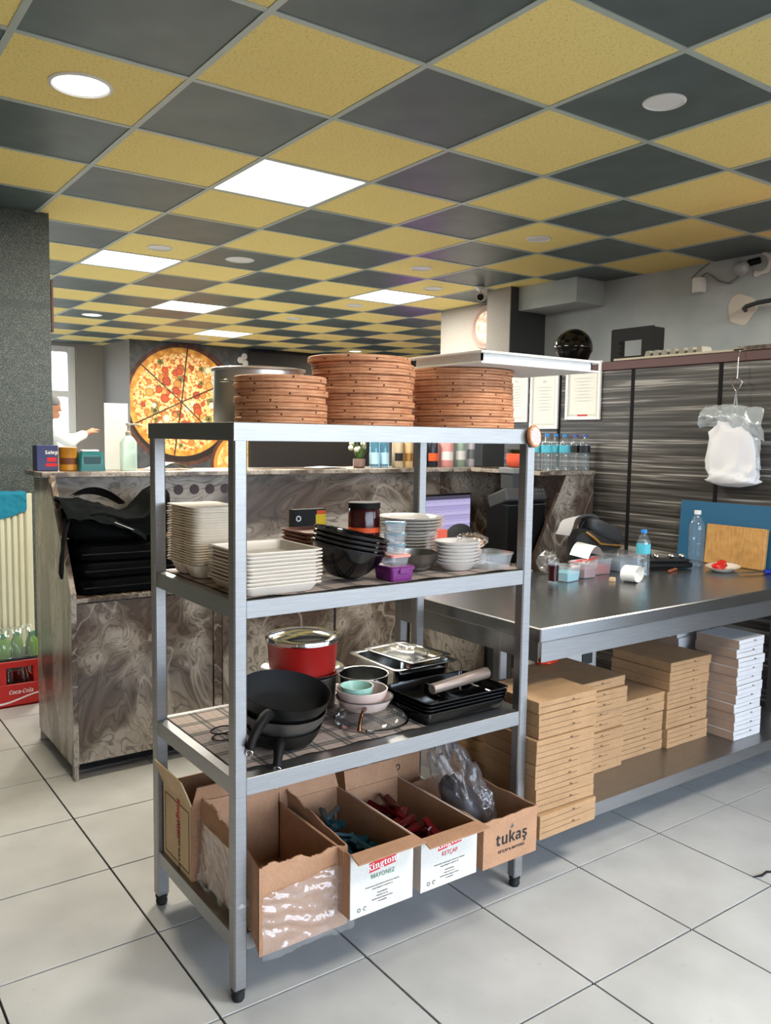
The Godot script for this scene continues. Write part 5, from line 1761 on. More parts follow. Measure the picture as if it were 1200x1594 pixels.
	g = G.new()
	g.ball(36, 20, func(d: Vector3):
		var p: Vector3 = soft.call(d, 0.165, 0.10, 0.05, 0.55)
		return p * (1.0 + 0.06 * nb.get_noise_3d(d.x, d.y, d.z)) + Vector3(0, -0.03 * maxf(0, p.x) , 0))
	part(t, "body", g, M["black_matt"])
	g = G.new()
	g.ball(40, 24, func(d: Vector3):
		var p: Vector3 = soft.call(d, 0.125, 0.045, 0.052, 0.6)
		var quilt := 0.0025 * absf(sin(p.x * 120.0) * sin(p.y * 120.0 + p.z * 90.0))
		return p + d * quilt + Vector3(0.055 - 0.0, 0.135 - p.x * 0.35, 0.008))
	part(t, "quilted_flap", g, mat("quilt", Color(0.13, 0.14, 0.15), 0.55))
	g = G.new(); g.xf.origin = Vector3(-0.09, 0.055, 0.052); g.xf.basis = Basis(Vector3(0, 0, 1), -0.08)
	g.box(-0.030, -0.012, -0.004, 0.030, 0.012, 0.006, 0.004)
	part(t, "leather_patch", g, mat("tan", Color(0.52, 0.23, 0.14), 0.6))
	g = G.new(); g.tube([Vector3(-0.10, 0.185, 0.04), Vector3(-0.06, 0.155, 0.06), Vector3(-0.02, 0.125, 0.063), Vector3(0.06, 0.115, 0.06), Vector3(0.14, 0.105, 0.05), Vector3(0.165, 0.095, 0.03)], [0.006, 0.008, 0.006, 0.004, 0.007, 0.010], 8)
	part(t, "gold_trim", g, mat("gold", Color(0.56, 0.40, 0.17), 0.4, 0.4))
	g = G.new(); g.tube(arc(Vector3(-0.04, 0.20, 0), 0.055, 0, PI, Vector3(1, 0, 0), Vector3(0, 0.7, 0), 12), 0.009, 8)
	part(t, "carry_handle", g, M["black"])
	# white cap-like cloth draped on it
	g = G.new()
	g.sheet(20, 12, func(u, v):
		var a: float = PI * u
		return Vector3(-0.13 * cos(a) , 0.10 * sin(a) * (1 - 0.25 * v) - 0.02, 0.05 - 0.09 * v + 0.01 * sin(u * 14.0)), 0.002)
	one("grey_cloth", g, mat("grey_cloth_m", Color(0.62, 0.62, 0.63), 0.9), "pale grey cloth draped over the top of the backpack", "cloth", Vector3(3.17, y + 0.19, -2.765))
	g = G.new()
	g.ball(30, 16, func(d: Vector3): return Vector3(d.x * 0.05, 0.05 + d.y * 0.05, d.z * 0.05) * (1.0 + 0.22 * noise_crumple.get_noise_3d(d.x * 2, d.y * 2, d.z * 2)))
	one("clear_bag", g, M["film"], "crumpled clear bag beside the backpack", "bag", Vector3(2.88, y + 0.004, -2.70))

# ---------------------------------------------------------------- on the counter and bar
func soft_bag(g: G, hx: float, hy: float, hz: float, seed_: int, amp := 0.05, e := 0.4) -> void:
	var f := noise(seed_, 1.2, 3)
	g.ball(44, 22, func(d: Vector3):
		var p := Vector3(signf(d.x) * pow(absf(d.x), e) * hx, hy + signf(d.y) * pow(absf(d.y), e) * hy, signf(d.z) * pow(absf(d.z), e) * hz)
		var k: float = f.get_noise_3d(d.x * 1.6, d.y * 1.6, d.z * 1.6)
		return p + Vector3(p.x * k * amp, (p.y) * k * amp * 1.6, p.z * k * amp))

func stock_counter() -> void:
	var y := DESK + 0.001
	var cloth := mat("bag_cloth", Color(0.05, 0.056, 0.06), 0.85, 0.0, 0.15)
	var cloth2 := mat("bag_coated", Color(0.045, 0.058, 0.064), 0.85, 0.0, 0.12)
	# delivery bags
	for k in 3:
		var t := thing("delivery_bag", "black insulated delivery bag lying flat on the desk, " + rank(k, 3), "bag", Vector3(1.225, y + 0.072 * k, -3.775), "flat black delivery bags", [0.0, 0.02, -0.03][k])
		var g := G.new(); soft_bag(g, 0.225, 0.036, 0.175, 50 + k, 0.05, 0.3)
		part(t, "body", g, cloth)
		g = G.new(); g.box(-0.215, 0.030, 0.166, 0.215, 0.036, 0.178, 0.002)
		part(t, "zip_band", g, M["black"])
	var t := thing("delivery_bag", "large slumped black delivery bag with open flap on top of the flat ones", "bag", Vector3(1.20, y + 0.222, -3.775))
	var g := G.new()
	var f := noise(61, 1.4, 3)
	g.ball(48, 26, func(d: Vector3):
		var p := Vector3(signf(d.x) * pow(absf(d.x), 0.5) * 0.235, 0.08 + signf(d.y) * pow(absf(d.y), 0.5) * 0.082, signf(d.z) * pow(absf(d.z), 0.5) * 0.16)
		var k: float = f.get_noise_3d(d.x, d.y, d.z)
		var sag: float = -0.05 * exp(-pow((p.x - 0.04) / 0.08, 2)) + 0.10 * smoothstep(0.08, 0.22, p.x) * (p.y / 0.16)
		return p + Vector3(0, (p.y / 0.16) * sag + k * 0.02, k * 0.02))
	part(t, "body", g, cloth)
	g = G.new()
	g.sheet(24, 14, func(u, v):
		var x: float = lerpf(-0.255, 0.08, u)
		var s: float = sin(v * PI)
		return Vector3(x, 0.185 - 0.10 * u * u - 0.075 * v * v + 0.014 * f.get_noise_2d(x * 9, v * 3), -0.04 + 0.225 * v + 0.01 * s), 0.012)
	part(t, "flap", g, cloth2)
	g = G.new()
	g.sheet(16, 10, func(u, v): return Vector3(lerpf(-0.22, 0.06, u), 0.13 + 0.10 * sin(PI * (0.12 + 0.8 * u)) * (1 - 0.3 * v), -0.03 - 0.09 * v), 0.008)
	part(t, "lining", g, mat("bag_grey", Color(0.21, 0.21, 0.22), 0.6))
	g = G.new(); g.tube([Vector3(-0.24, 0.125, 0.16), Vector3(-0.262, 0.06, 0.185), Vector3(-0.285, -0.04, 0.19), Vector3(-0.288, -0.11, 0.178), Vector3(-0.278, -0.135, 0.16), Vector3(-0.27, -0.10, 0.145), Vector3(-0.266, 0.0, 0.14), Vector3(-0.25, 0.11, 0.13)], 0.007, 8)
	part(t, "strap", g, M["black"])
	g = G.new(); g.xf = Transform3D(Basis(Vector3(0, 0, 1), -0.42), Vector3(-0.02, 0.075, 0.192)); g.box(-0.045, -0.0015, -0.001, 0.045, 0.0015, 0.001)
	part(t, "reflective_strip", g, M["white"])
	# small bottles and an orange card box on the desk beyond the bags
	g = G.new(); g.box(-0.05, 0, -0.03, 0.05, 0.24, 0.03, 0.002)
	one("card_box", g, M["kraft"], "kraft card box standing behind the delivery bags", "box", Vector3(1.55, y, -3.93), "", 0.2)
	var src: Node3D = null
	for k in 3:
		var at := Vector3(1.68 + 0.085 * k, y, -3.93)
		t = thing("sauce_bottle", ["clear sauce bottle with grey cap beside the kraft box", "white sauce bottle between two others on the desk", "dark blue sauce bottle with white emblem on the desk"][k], "bottle", at, "sauce bottles on the desk")
		g = G.new(); g.lathe([Vector2(0, 0), Vector2(0.028, 0), Vector2(0.030, 0.004), Vector2(0.030, 0.19), Vector2(0.014, 0.235), Vector2(0.012, 0.25), Vector2(0, 0.25)], 22)
		part(t, "bottle", g, [M["tub"], mat("grey_bottle", Color(0.38, 0.39, 0.40), 0.4), mat("navy", Color(0.03, 0.035, 0.10), 0.25)][k])
		g = G.new(); g.lathe([Vector2(0, 0.25), Vector2(0.015, 0.25), Vector2(0.013, 0.275), Vector2(0.005, 0.30), Vector2(0, 0.30)], 16)
		part(t, "nozzle", g, M["grey"] if k < 2 else M["black"])
		if k == 2:
			g = G.new(); g.xf = B(Vector3(1, 0, 0), Vector3(0, 0, 1), Vector3(0, -1, 0), Vector3(-0.004, 0.205, 0.0295))
			g.lathe([Vector2(0.006, -0.003), Vector2(0.013, -0.003), Vector2(0.013, 0.004), Vector2(0.006, 0.004)], 16)
			part(t, "emblem", g, M["white"])
	# row of round stickers on the back panel
	src = null
	for k in 4:
		var at := Vector3(1.60 + 0.085 * k, 1.21, -4.0195)
		if src == null:
			src = thing("round_sticker", "small dark round sticker on the marble under the bar top", "sticker", at, "round stickers under the bar top")
			g = G.new(); g.xf = B(Vector3(1, 0, 0), Vector3(0, 0, 1), Vector3(0, -1, 0), Vector3.ZERO)
			g.lathe([Vector2(0, 0), Vector2(0.026, 0), Vector2(0.026, 0.001), Vector2(0, 0.001)], 22)
			part(src, "disc", g, mat("plum", Color(0.25, 0.13, 0.14), 0.5))
			g = G.new(); g.xf = B(Vector3(1, 0, 0), Vector3(0, 0, 1), Vector3(0, -1, 0), Vector3(0, 0, 0.001))
			g.lathe([Vector2(0.015, 0), Vector2(0.019, 0), Vector2(0.019, 0.0008), Vector2(0.015, 0.0008)], 22)
			part(src, "ring_print", g, M["dark_grey"])
		else: copy(src, at)
	# till screen
	t = thing("till_monitor", "black till monitor showing a pale order table on the desk", "monitor", Vector3(3.225, y, -3.84), "", 0.12)
	g = G.new(); g.box(-0.205, 0.085, -0.02, 0.205, 0.365, 0.0, 0.004)
	part(t, "casing", g, M["black"])
	g = G.new(); g.box(-0.195, 0.097, 0.0, 0.195, 0.353, 0.0012)
	var scr := mat("till_screen_glow", Color(0.05, 0.05, 0.06), 0.2)
	scr.emission_enabled = true
	scr.emission = Color.BLACK
	scr.emission_energy_multiplier = 0.75
	scr.emission_texture = picture(128, 96, func(px, py):
		if py < 8: return Color(0.30, 0.29, 0.36)
		var c := Color(0.72, 0.69, 0.84)
		if (py / 11) % 2 == 0: c = Color(0.64, 0.61, 0.78)
		if py % 22 == 13 and (px * 7 + py * 3) % 40 < 17: c = Color(0.34, 0.31, 0.46)
		if py % 22 == 0: c = Color(0.50, 0.47, 0.64)
		return c)
	part(t, "screen", g, scr)
	g = G.new(); g.box(-0.03, 0.006, -0.03, 0.03, 0.09, -0.012, 0.003); g.box(-0.10, 0, -0.085, 0.10, 0.008, 0.05, 0.003)
	part(t, "stand", g, M["black"])
	# office chair back / dark jacket hump before the screen, given a cap outline
	t = thing("dark_hump", "dark grey jacket hump with a cap outline before the till screen", "cap", Vector3(3.20, y, -3.70))
	g = G.new(); g.ball(28, 14, func(d: Vector3): return Vector3(d.x * 0.105, 0.10 + d.y * (0.10 if d.y > 0 else 0.10), d.z * 0.075))
	part(t, "hump_top", g, mat("hump_grey", Color(0.10, 0.105, 0.11), 0.85))
	g = G.new(); g.sheet(14, 6, func(u, v): return Vector3(0.10 * cos(PI * u) * (1 + 0.1 * v), 0.03 + 0.01 * sin(PI * u), 0.05 + 0.075 * v * sin(PI * u)), 0.004)
	part(t, "hump_brim", g, M["hump_grey"])
	# coffee machine with a grinder hopper and a potted plant on top
	t = thing("coffee_machine", "black espresso machine with a row of buttons and red display", "coffee machine", Vector3(3.405, y, -3.455))
	g = G.new(); g.box(-0.15, 0.0, -0.09, 0.165, 0.34, 0.085, 0.012)
	part(t, "body", g, M["black"])
	g = G.new(); g.xf = Transform3D(Basis(Vector3(1, 0, 0), -0.35), Vector3(0.0, 0.36, 0.02)); g.box(-0.155, -0.03, -0.09, 0.165, 0.045, 0.07, 0.008)
	part(t, "control_head", g, M["dark_grey"])
	g = G.new(); g.xf = Transform3D(Basis(Vector3(1, 0, 0), -0.35), Vector3(0.0, 0.36, 0.02)); g.box(-0.06, 0.010, 0.0695, -0.015, 0.032, 0.0715)
	var disp := mat("red_display", Color(0.3, 0.02, 0.02), 0.4)
	disp.emission_enabled = true
	disp.emission = Color(0.8, 0.06, 0.05)
	disp.emission_energy_multiplier = 0.5
	part(t, "display", g, disp)
	for r in 2:
		for k in 6:
			g = G.new(); g.xf = Transform3D(Basis(Vector3(1, 0, 0), -0.35), Vector3(0.0, 0.36, 0.02)) * B(Vector3(1, 0, 0), Vector3(0, 0, 1), Vector3(0, -1, 0), Vector3(0.005 + 0.026 * k, 0.026 - 0.022 * r, 0.070))
			g.lathe([Vector2(0, 0), Vector2(0.007, 0), Vector2(0.006, 0.004), Vector2(0, 0.004)], 10)
			part(t, "button", g, M["steel_bright"])
	g = G.new(); g.box(-0.145, 0.325, 0.085, 0.16, 0.330, 0.088)
	part(t, "trim", g, M["steel_bright"])
	g = G.new(); g.xf = B(Vector3(1, 0, 0), Vector3(0, 0, 1), Vector3(0, -1, 0), Vector3(-0.02, 0.10, 0.0855)); g.lathe([Vector2(0, 0), Vector2(0.010, 0), Vector2(0.010, 0.002), Vector2(0, 0.002)], 14)
	part(t, "badge", g, mat("badge_blue", Color(0.16, 0.25, 0.55), 0.4))
	g = G.new(); g.box(-0.06, 0.41, -0.07, 0.03, 0.505, 0.03, 0.006)
	part(t, "hopper", g, M["dark_grey"])
	g = G.new(); g.box(-0.07, 0.50, -0.08, 0.04, 0.535, 0.04, 0.006)
	part(t, "hopper_lid", g, M["grey"])
	t = thing("coral_plant", "small green plant in a coral bowl pot on the coffee machine", "plant", Vector3(3.425, y + 0.536, -3.475))
	g = G.new(); g.lathe([Vector2(0, 0), Vector2(0.040, 0), Vector2(0.055, 0.012), Vector2(0.062, 0.045), Vector2(0.060, 0.080), Vector2(0.055, 0.080), Vector2(0.055, 0.065), Vector2(0, 0.062)], 28)
	part(t, "pot", g, M["coral"])
	for k in 12:
		g = G.new()
		var a := k * 2.4
		var tilt := 0.5 + 0.5 * fmod(k * 0.37, 1.0)
		g.sheet(6, 3, func(u, v):
			var w: float = 0.018 * sin(PI * minf(u * 0.95 + 0.05, 1.0))
			var q: Vector3 = Vector3(cos(a), 0, sin(a)) * 0.085 * u * tilt * 1.3
			return q + Vector3(-sin(a), 0, cos(a)) * w * (v - 0.5) * 2 + Vector3(0, 0.065 + 0.10 * u * (1 - 0.5 * u) / (0.6 + tilt), 0), 0.0006)
		part(t, "leaf", g, mat("leaf", Color(0.16, 0.38, 0.12), 0.5))
	# water bottles at the end of the return
	var aq: Material = M["label_aqua"]
	var dk := mat("label_dark", Color(0.10, 0.11, 0.14), 0.5)
	for k in 6:
		var at := Vector3([3.555, 3.548, 3.709, 3.698, 3.877, 3.871][k], BAR_Y, [-3.44, -3.36, -3.44, -3.36, -3.44, -3.36][k])
		water_bottle(at, 0.031, 0.213, M["cap_blue"] if k < 4 else mat("cap_violet", Color(0.25, 0.33, 0.66), 0.35), aq if k < 4 else dk, "small water bottle with aqua label in the row at the bar end" if k < 4 else "small water bottle with dark label in the row at the bar end", "water bottles at the bar end")
	# things standing on the bar top
	var by := BAR_Y + 0.0005
	t = thing("coffee_tin", "blue and red printed square tin at the end of the bar", "tin", Vector3(0.985, by, -4.09))
	g = G.new(); g.box(-0.052, 0, -0.04, 0.045, 0.118, 0.04, 0.003)
	part(t, "tin", g, mat("tin_blue", Color(0.15, 0.17, 0.36), 0.35))
	g = G.new(); g.box(-0.012, 0.02, 0.0401, 0.040, 0.035, 0.0405); g.box(-0.006, 0.042, 0.0401, 0.036, 0.062, 0.0405)
	part(t, "print_red", g, M["ink_red"])
	text(t, "lettering", "Salep", 0.016, M["white"], Transform3D(Basis(), Vector3(0.014, 0.085, 0.0404)))
	t = thing("drink_tin", "mustard yellow round tin beside the blue tin", "tin", Vector3(1.078, by, -4.07))
	g = G.new(); g.lathe([Vector2(0, 0), Vector2(0.040, 0), Vector2(0.042, 0.003), Vector2(0.041, 0.005), Vector2(0.041, 0.104), Vector2(0.042, 0.107), Vector2(0.040, 0.110), Vector2(0, 0.109)], 28)
	part(t, "tin", g, mat("mustard", Color(0.62, 0.42, 0.08), 0.4))
	g = G.new(); g.lathe([Vector2(0.0412, 0.03), Vector2(0.0414, 0.06), Vector2(0.0410, 0.06), Vector2(0.0410, 0.03)], 14, 1, 1, PI * 1.1, PI * 1.9)
	part(t, "print", g, mat("brown_ink", Color(0.35, 0.18, 0.06), 0.6))
	t = thing("napkin_dispenser", "glossy teal napkin dispenser on the bar", "dispenser", Vector3(1.175, by, -4.06))
	g = G.new(); g.loft([[0, 0.062, 0.05, 0.01], [0.075, 0.056, 0.044, 0.012], [0.088, 0.050, 0.038, 0.012]], 3)
	part(t, "body", g, M["teal"])
	g = G.new(); g.box(-0.040, 0.014, 0.044, 0.040, 0.066, 0.0475, 0.002)
	part(t, "window", g, mat("teal_dark", Color(0.015, 0.22, 0.24), 0.15))
	g = G.new(); g.box(-0.040, 0.0885, -0.02, 0.040, 0.098, 0.02, 0.003)
	part(t, "napkins", g, M["white"])
	t = thing("leaflet_stand", "tall white card stand behind the sanitiser bottle", "stand", Vector3(1.325, by, -4.13), "", -0.12)
	g = G.new(); g.box(-0.055, 0.0, -0.003, 0.058, 0.325, 0.003); g.box(-0.055, 0, -0.05, 0.058, 0.004, 0.0)
	part(t, "card", g, M["white"])
	t = thing("sanitiser_bottle", "pale green pump bottle of hand sanitiser on the bar", "bottle", Vector3(1.352, by, -4.03))
	g = G.new(); g.loft([[0, 0.036, 0.022, 0.012], [0.003, 0.038, 0.024, 0.013], [0.135, 0.038, 0.024, 0.013], [0.16, 0.022, 0.018, 0.012], [0.168, 0.012, 0.012, 0.012]], 4)
	part(t, "bottle", g, clear("green_clear", Color(0.80, 0.91, 0.87), 0.55, 0.1))
	g = G.new(); g.lathe([Vector2(0, 0.166), Vector2(0.013, 0.166), Vector2(0.013, 0.185), Vector2(0.004, 0.19), Vector2(0.004, 0.215), Vector2(0.011, 0.217), Vector2(0.011, 0.228), Vector2(0, 0.23)], 16)
	g.tube([Vector3(0.0, 0.222, 0), Vector3(0.045, 0.222, 0.005), Vector3(0.055, 0.214, 0.006)], 0.004, 8)
	part(t, "pump", g, mat("pump_grey", Color(0.60, 0.58, 0.52), 0.4))
	for k in 2:
		g = G.new()
		g.sheet(14, 8, func(u, v): return Vector3(lerpf(-0.105, 0.105, u), 0.002 + [0.034, 0.004][k] * pow(sin(PI * clampf(u * 0.9, 0, 1)), 2), lerpf(0.07, -0.07, v)), 0.0008)
		one("menu_paper", g, M["cream"] if k == 0 else M["white"], ["cream paper menu with a raised fold on the bar", "flat white paper sheet on the bar"][k], "paper", Vector3([1.55, 2.48][k], by + 0.001, -4.04), "", 0.05)
	t = thing("posy_jar", "small jar of white and green flowers on the bar", "plant", Vector3(2.715, by, -4.05))
	g = G.new(); g.lathe(dish([Vector2(0, 0), Vector2(0.030, 0), Vector2(0.036, 0.006), Vector2(0.036, 0.045), Vector2(0.032, 0.052)], 0.003), 22)
	part(t, "jar", g, mat("jar_brown", Color(0.42, 0.33, 0.29), 0.4))
	for k in 22:
		g = G.new()
		var a := k * 2.4
		var d := Vector3(cos(a) * 0.055, 0.11 + 0.03 * sin(k * 1.7), sin(a) * 0.045)
		g.sheet(4, 2, func(u, v): return d * u + Vector3(-sin(a), 0, cos(a)) * 0.006 * sin(PI * (u * 0.9 + 0.1)) * (v - 0.5) * 2 + Vector3(0, 0.03, 0), 0.0006)
		part(t, "leaf", g, mat("leaf_pale", Color(0.32, 0.45, 0.22), 0.6))
	for k in 6:
		g = G.new()
		g.xf.origin = Vector3(cos(k * 1.05) * 0.045 - 0.012, 0.12 + 0.02 * sin(k * 2.0), sin(k * 1.05) * 0.03)
		g.ball(10, 6, func(d: Vector3): return d * 0.014 * (1 + 0.2 * sin(5 * atan2(d.x, d.z))))
		part(t, "blossom", g, M["cream"])
	src = null
	for k in 2:
		var at := Vector3(2.825 + 0.068 * k, by, -4.05)
		if src == null:
			src = thing("syrup_bottle", "clear syrup bottle with a blue and white label on the bar", "bottle", at, "clear syrup bottles on the bar")
			g = G.new(); g.lathe([Vector2(0, 0), Vector2(0.030, 0), Vector2(0.031, 0.004), Vector2(0.031, 0.14), Vector2(0.012, 0.20), Vector2(0.012, 0.23), Vector2(0, 0.23)], 22)
			part(src, "bottle", g, M["pet_blue"])
			g = G.new(); g.lathe([Vector2(0.0314, 0.02), Vector2(0.0317, 0.02), Vector2(0.0317, 0.088), Vector2(0.0314, 0.088)], 22)
			part(src, "label_band", g, mat("label_ice", Color(0.66, 0.80, 0.86), 0.6))
			g = G.new(); g.lathe([Vector2(0, 0.23), Vector2(0.014, 0.23), Vector2(0.014, 0.25), Vector2(0, 0.25)], 14)
			part(src, "cap", g, M["black"])
		else: copy(src, at)
	var cans := [[3.0, 0.034, 0.17, Color(0.74, 0.66, 0.54), "cream tall canister with a black emblem on the bar"], [3.075, 0.034, 0.17, Color(0.76, 0.64, 0.45), "cream tall canister with a golden emblem on the bar"], [3.148, 0.026, 0.19, Color(0.40, 0.16, 0.10), "brown bottle with a pale label band beside the canisters"], [3.262, 0.042, 0.17, Color(0.05, 0.08, 0.14), "dark blue bottle with an orange label on the bar"],
		[3.372, 0.052, 0.19, Color(0.85, 0.58, 0.56), "pink canister on the bar behind the rack post"], [3.485, 0.044, 0.20, Color(0.55, 0.63, 0.57), "grey-green glass jar beside the pink canister"], [3.575, 0.034, 0.22, Color(0.80, 0.78, 0.80), "white bottle beside the grey-green jar"]]
	for k in cans.size():
		var cc: Array = cans[k]
		t = thing("bar_canister", cc[4], "canister", Vector3(cc[0], by, -4.06))
		var r: float = cc[1]
		var h: float = cc[2]
		g = G.new(); g.lathe([Vector2(0, 0), Vector2(r - 0.002, 0), Vector2(r, 0.003), Vector2(r, h * 0.86), Vector2(r * 0.92, h * 0.9), Vector2(r * 0.92, h), Vector2(0, h)], 26)
		part(t, "body", g, mat("can%d" % k, cc[3], 0.35))
		g = G.new(); g.lathe([Vector2(r + 0.0004, h * 0.22), Vector2(r + 0.0006, h * 0.22), Vector2(r + 0.0006, h * 0.5), Vector2(r + 0.0004, h * 0.5)], 14, 1, 1, PI * 1.15, PI * (1.85 if k > 1 else 1.7))
		part(t, "label_print", g, [M["ink_black"], M["gold"], M["cream"], M["orange"], M["white"], M["white"], M["grey"]][k])
	g = G.new(); g.box(-0.10, 0, -0.05, 0.10, 0.20, 0.05, 0.004)
	one("black_box", g, M["dark_grey"], "dark box standing on the bar return behind the plant", "box", Vector3(3.74, by, -4.06))

# ---------------------------------------------------------------- on and above the walls
func dress_walls() -> void:
	# framed certificates on the partition
	var paper := textured("certificate", picture(96, 128, func(x, y):
		var c := Color(0.90, 0.89, 0.86)
		if x < 6 or x > 89 or y < 6 or y > 121: return Color(0.80, 0.79, 0.74)
		if y > 14 and y < 22 and absf(x - 48) < 8 and (x + y) % 3 == 0: return Color(0.55, 0.55, 0.55)
		if y > 30 and y < 90 and y % 8 < 2 and absf(x - 48) < 12 + (y * 13 % 24) and (x * 7 + y) % 5 < 3: return Color(0.60, 0.60, 0.60)
		return c), 0.6, 1.0, false)
	var frames := [[-3.595, -3.32, 1.612, 1.962, "white framed certificate with a red stamp strip on the zebra partition", true], [-3.90, -3.655, 1.556, 1.925, "white framed certificate hung lower beside the stamped one", false], [-4.14, -3.92, 1.60, 1.93, "white framed certificate half hidden by the pizza boards", false]]
	for fr in frames:
		var w: float = fr[1] - fr[0]
		var h: float = fr[3] - fr[2]
		var t := thing("framed_certificate", fr[4], "picture frame", Vector3(PART_X - 0.003, fr[2], (fr[0] + fr[1]) / 2))
		var g := G.new()
		g.xf = B(Vector3(0, 0, 1), Vector3(0, 1, 0), Vector3(-1, 0, 0), Vector3.ZERO)
		for s in [-1, 1]:
			g.box(s * (w / 2 - 0.011) - 0.011, 0, 0, s * (w / 2 - 0.011) + 0.011, h, 0.016, 0.003)
		g.box(-w / 2 + 0.022, 0, 0, w / 2 - 0.022, 0.022, 0.016, 0.003)
		g.box(-w / 2 + 0.022, h - 0.022, 0, w / 2 - 0.022, h, 0.016, 0.003)
		part(t, "frame", g, M["white_gloss"])
		g = G.new(); g.xf = B(Vector3(0, 0, 1), Vector3(0, 1, 0), Vector3(-1, 0, 0), Vector3.ZERO)
		g.box(-w / 2 + 0.02, 0.02, 0.002, w / 2 - 0.02, h - 0.02, 0.008)
		part(t, "paper", g, paper)
		if fr[5]:
			g = G.new(); g.xf = B(Vector3(0, 0, 1), Vector3(0, 1, 0), Vector3(-1, 0, 0), Vector3.ZERO)
			g.box(-0.04, 0.022, 0.008, 0.04, 0.032, 0.0088)
			part(t, "stamp_strip", g, M["ink_red"])
	# hook and white carrier bags
	var t := thing("wire_hook", "bent wire hook hanging from the partition's top board", "hook", Vector3(3.915, 1.95, -2.425))
	var g := G.new()
	g.tube([Vector3(0.05, 0.003, 0), Vector3(0.025, 0.006, 0), Vector3(0.01, -0.005, 0), Vector3(0.0, -0.05, 0.003), Vector3(0, -0.125, 0.0), Vector3(0.0, -0.142, 0.0)], 0.003, 6)
	g.tube([Vector3(0, -0.150, -0.036), Vector3(0, -0.142, -0.030), Vector3(0, -0.160, -0.030), Vector3(0, -0.190, -0.012), Vector3(0, -0.205, 0.0), Vector3(0, -0.190, 0.014), Vector3(0, -0.160, 0.030), Vector3(0, -0.142, 0.014), Vector3(0, -0.140, 0.0)], 0.0028, 6)
	part(t, "wire", g, M["steel_bright"])
	var nb := noise(83, 1.1, 3)
	t = thing("carrier_bags", "bunch of white carrier bags hanging from the wire hook", "bag", Vector3(3.90, 1.265, -2.42))
	g = G.new()
	g.ball(40, 30, func(d: Vector3):
		var v := d.y * 0.5 + 0.5
		var yy := 0.5 + signf(d.y) * pow(absf(d.y), 0.5) * 0.5
		var taper := lerpf(1.0, 0.62, smoothstep(0.55, 0.95, yy)) * lerpf(1.0, 0.35, smoothstep(0.9, 1.0, yy))
		var q := Vector2(d.x, d.z)
		var l := maxf(q.length(), 1e-4)
		var e := Vector2(signf(d.x) * pow(absf(d.x) / l, 0.7), signf(d.z) * pow(absf(d.z) / l, 0.7)) * minf(l * 1.6, 1.0)
		var k: float = nb.get_noise_3d(d.x * 1.5, d.y * 2.0, d.z * 1.5)
		return Vector3(e.x * 0.050 * taper * (1 + 0.5 * k), yy * 0.37 + 0.012 * k, e.y * 0.135 * taper * (1 + 0.25 * k) - 0.02 * (yy - 0.5)))
	part(t, "bag_bundle", g, mat("bag_white", Color(0.86, 0.86, 0.88), 0.55))
	g = G.new()
	g.sheet(30, 10, func(u, v):
		var z: float = lerpf(-0.165, 0.165, u)
		var k: float = nb.get_noise_2d(z * 12.0, v * 2.0)
		return Vector3(-0.012 + 0.02 * k - 0.035 * sin(v * 3.0), 0.425 - 0.012 - 0.33 * z * z - 0.105 * v * (1.0 if z < 0 else 1.15) - 0.25 * maxf(0, z) * (0.3 + v) + 0.01 * k, z * (1 + 0.1 * v)), 0.0005)
	part(t, "clear_cover", g, clear("film_pale", Color(0.82, 0.86, 0.88), 0.30, 0.25))
	g = G.new()
	g.sheet(8, 16, func(u, v): return Vector3(-0.02 + 0.015 * nb.get_noise_2d(u * 3, v * 3), lerpf(0.30, 0.09, v), 0.10 + 0.055 * u + 0.01 * v), 0.0005)
	part(t, "loose_film", g, M["film_pale"])
	g = G.new(); g.tube([Vector3(0, 0.37, -0.012), Vector3(0, 0.42, -0.004), Vector3(0.005, 0.478, 0.0), Vector3(0, 0.42, 0.01), Vector3(0, 0.36, 0.02)], 0.004, 6)
	part(t, "handle_loop", g, M["film_pale"])
	# things on the top board
	t = thing("motorcycle_helmet", "glossy black motorcycle helmet on the partition top", "helmet", Vector3(4.30, 1.951, -3.86), "", 0.4)
	g = G.new()
	g.ball(36, 22, func(d: Vector3): return Vector3(d.x * 0.135, 0.145 + d.y * (0.13 if d.y > 0 else 0.135), d.z * 0.125 * (1.0 if d.y > -0.2 else 0.92)))
	part(t, "shell", g, M["black_gloss"])
	g = G.new()
	g.ball(24, 12, func(d: Vector3): return Vector3(-0.012 + d.x * 0.130, 0.15 + d.y * 0.052, d.z * 0.129))
	part(t, "visor", g, mat("visor", Color(0.05, 0.05, 0.055), 0.05))
	g = G.new(); g.lathe([Vector2(0.10, 0.0), Vector2(0.122, 0.004), Vector2(0.128, 0.03), Vector2(0.118, 0.04), Vector2(0.10, 0.0)], 30, 1.0, 0.92)
	part(t, "neck_roll", g, M["rubber"])
	t = thing("bottle_crate", "black plastic crate end with cut-out openings on the partition top", "crate", Vector3(4.06, 1.951, -3.20))
	# upright crate, open side and holes towards the room
	g = G.new(); g.xf = B(Vector3(0, 0, 1), Vector3(0, 1, 0), Vector3(-1, 0, 0), Vector3.ZERO)
	for b in [[-0.145, 0.0, -0.085, 0.195], [0.075, 0.0, 0.145, 0.195], [-0.085, 0.0, 0.075, 0.035], [-0.085, 0.125, 0.075, 0.195], [-0.085, 0.035, -0.068, 0.05], [-0.085, 0.06, -0.068, 0.08], [-0.085, 0.09, -0.068, 0.105]]:
		g.box(b[0], b[1], 0, b[2], b[3], 0.006)
	part(t, "front_wall", g, M["black"])
	for s in [-1, 1]:
		g = G.new(); g.xf.origin = Vector3(0.0, 0, s * 0.140); g.box(0.0, 0.0, -0.004, 0.11, 0.195, 0.004)
		part(t, "side_wall", g, M["black"])
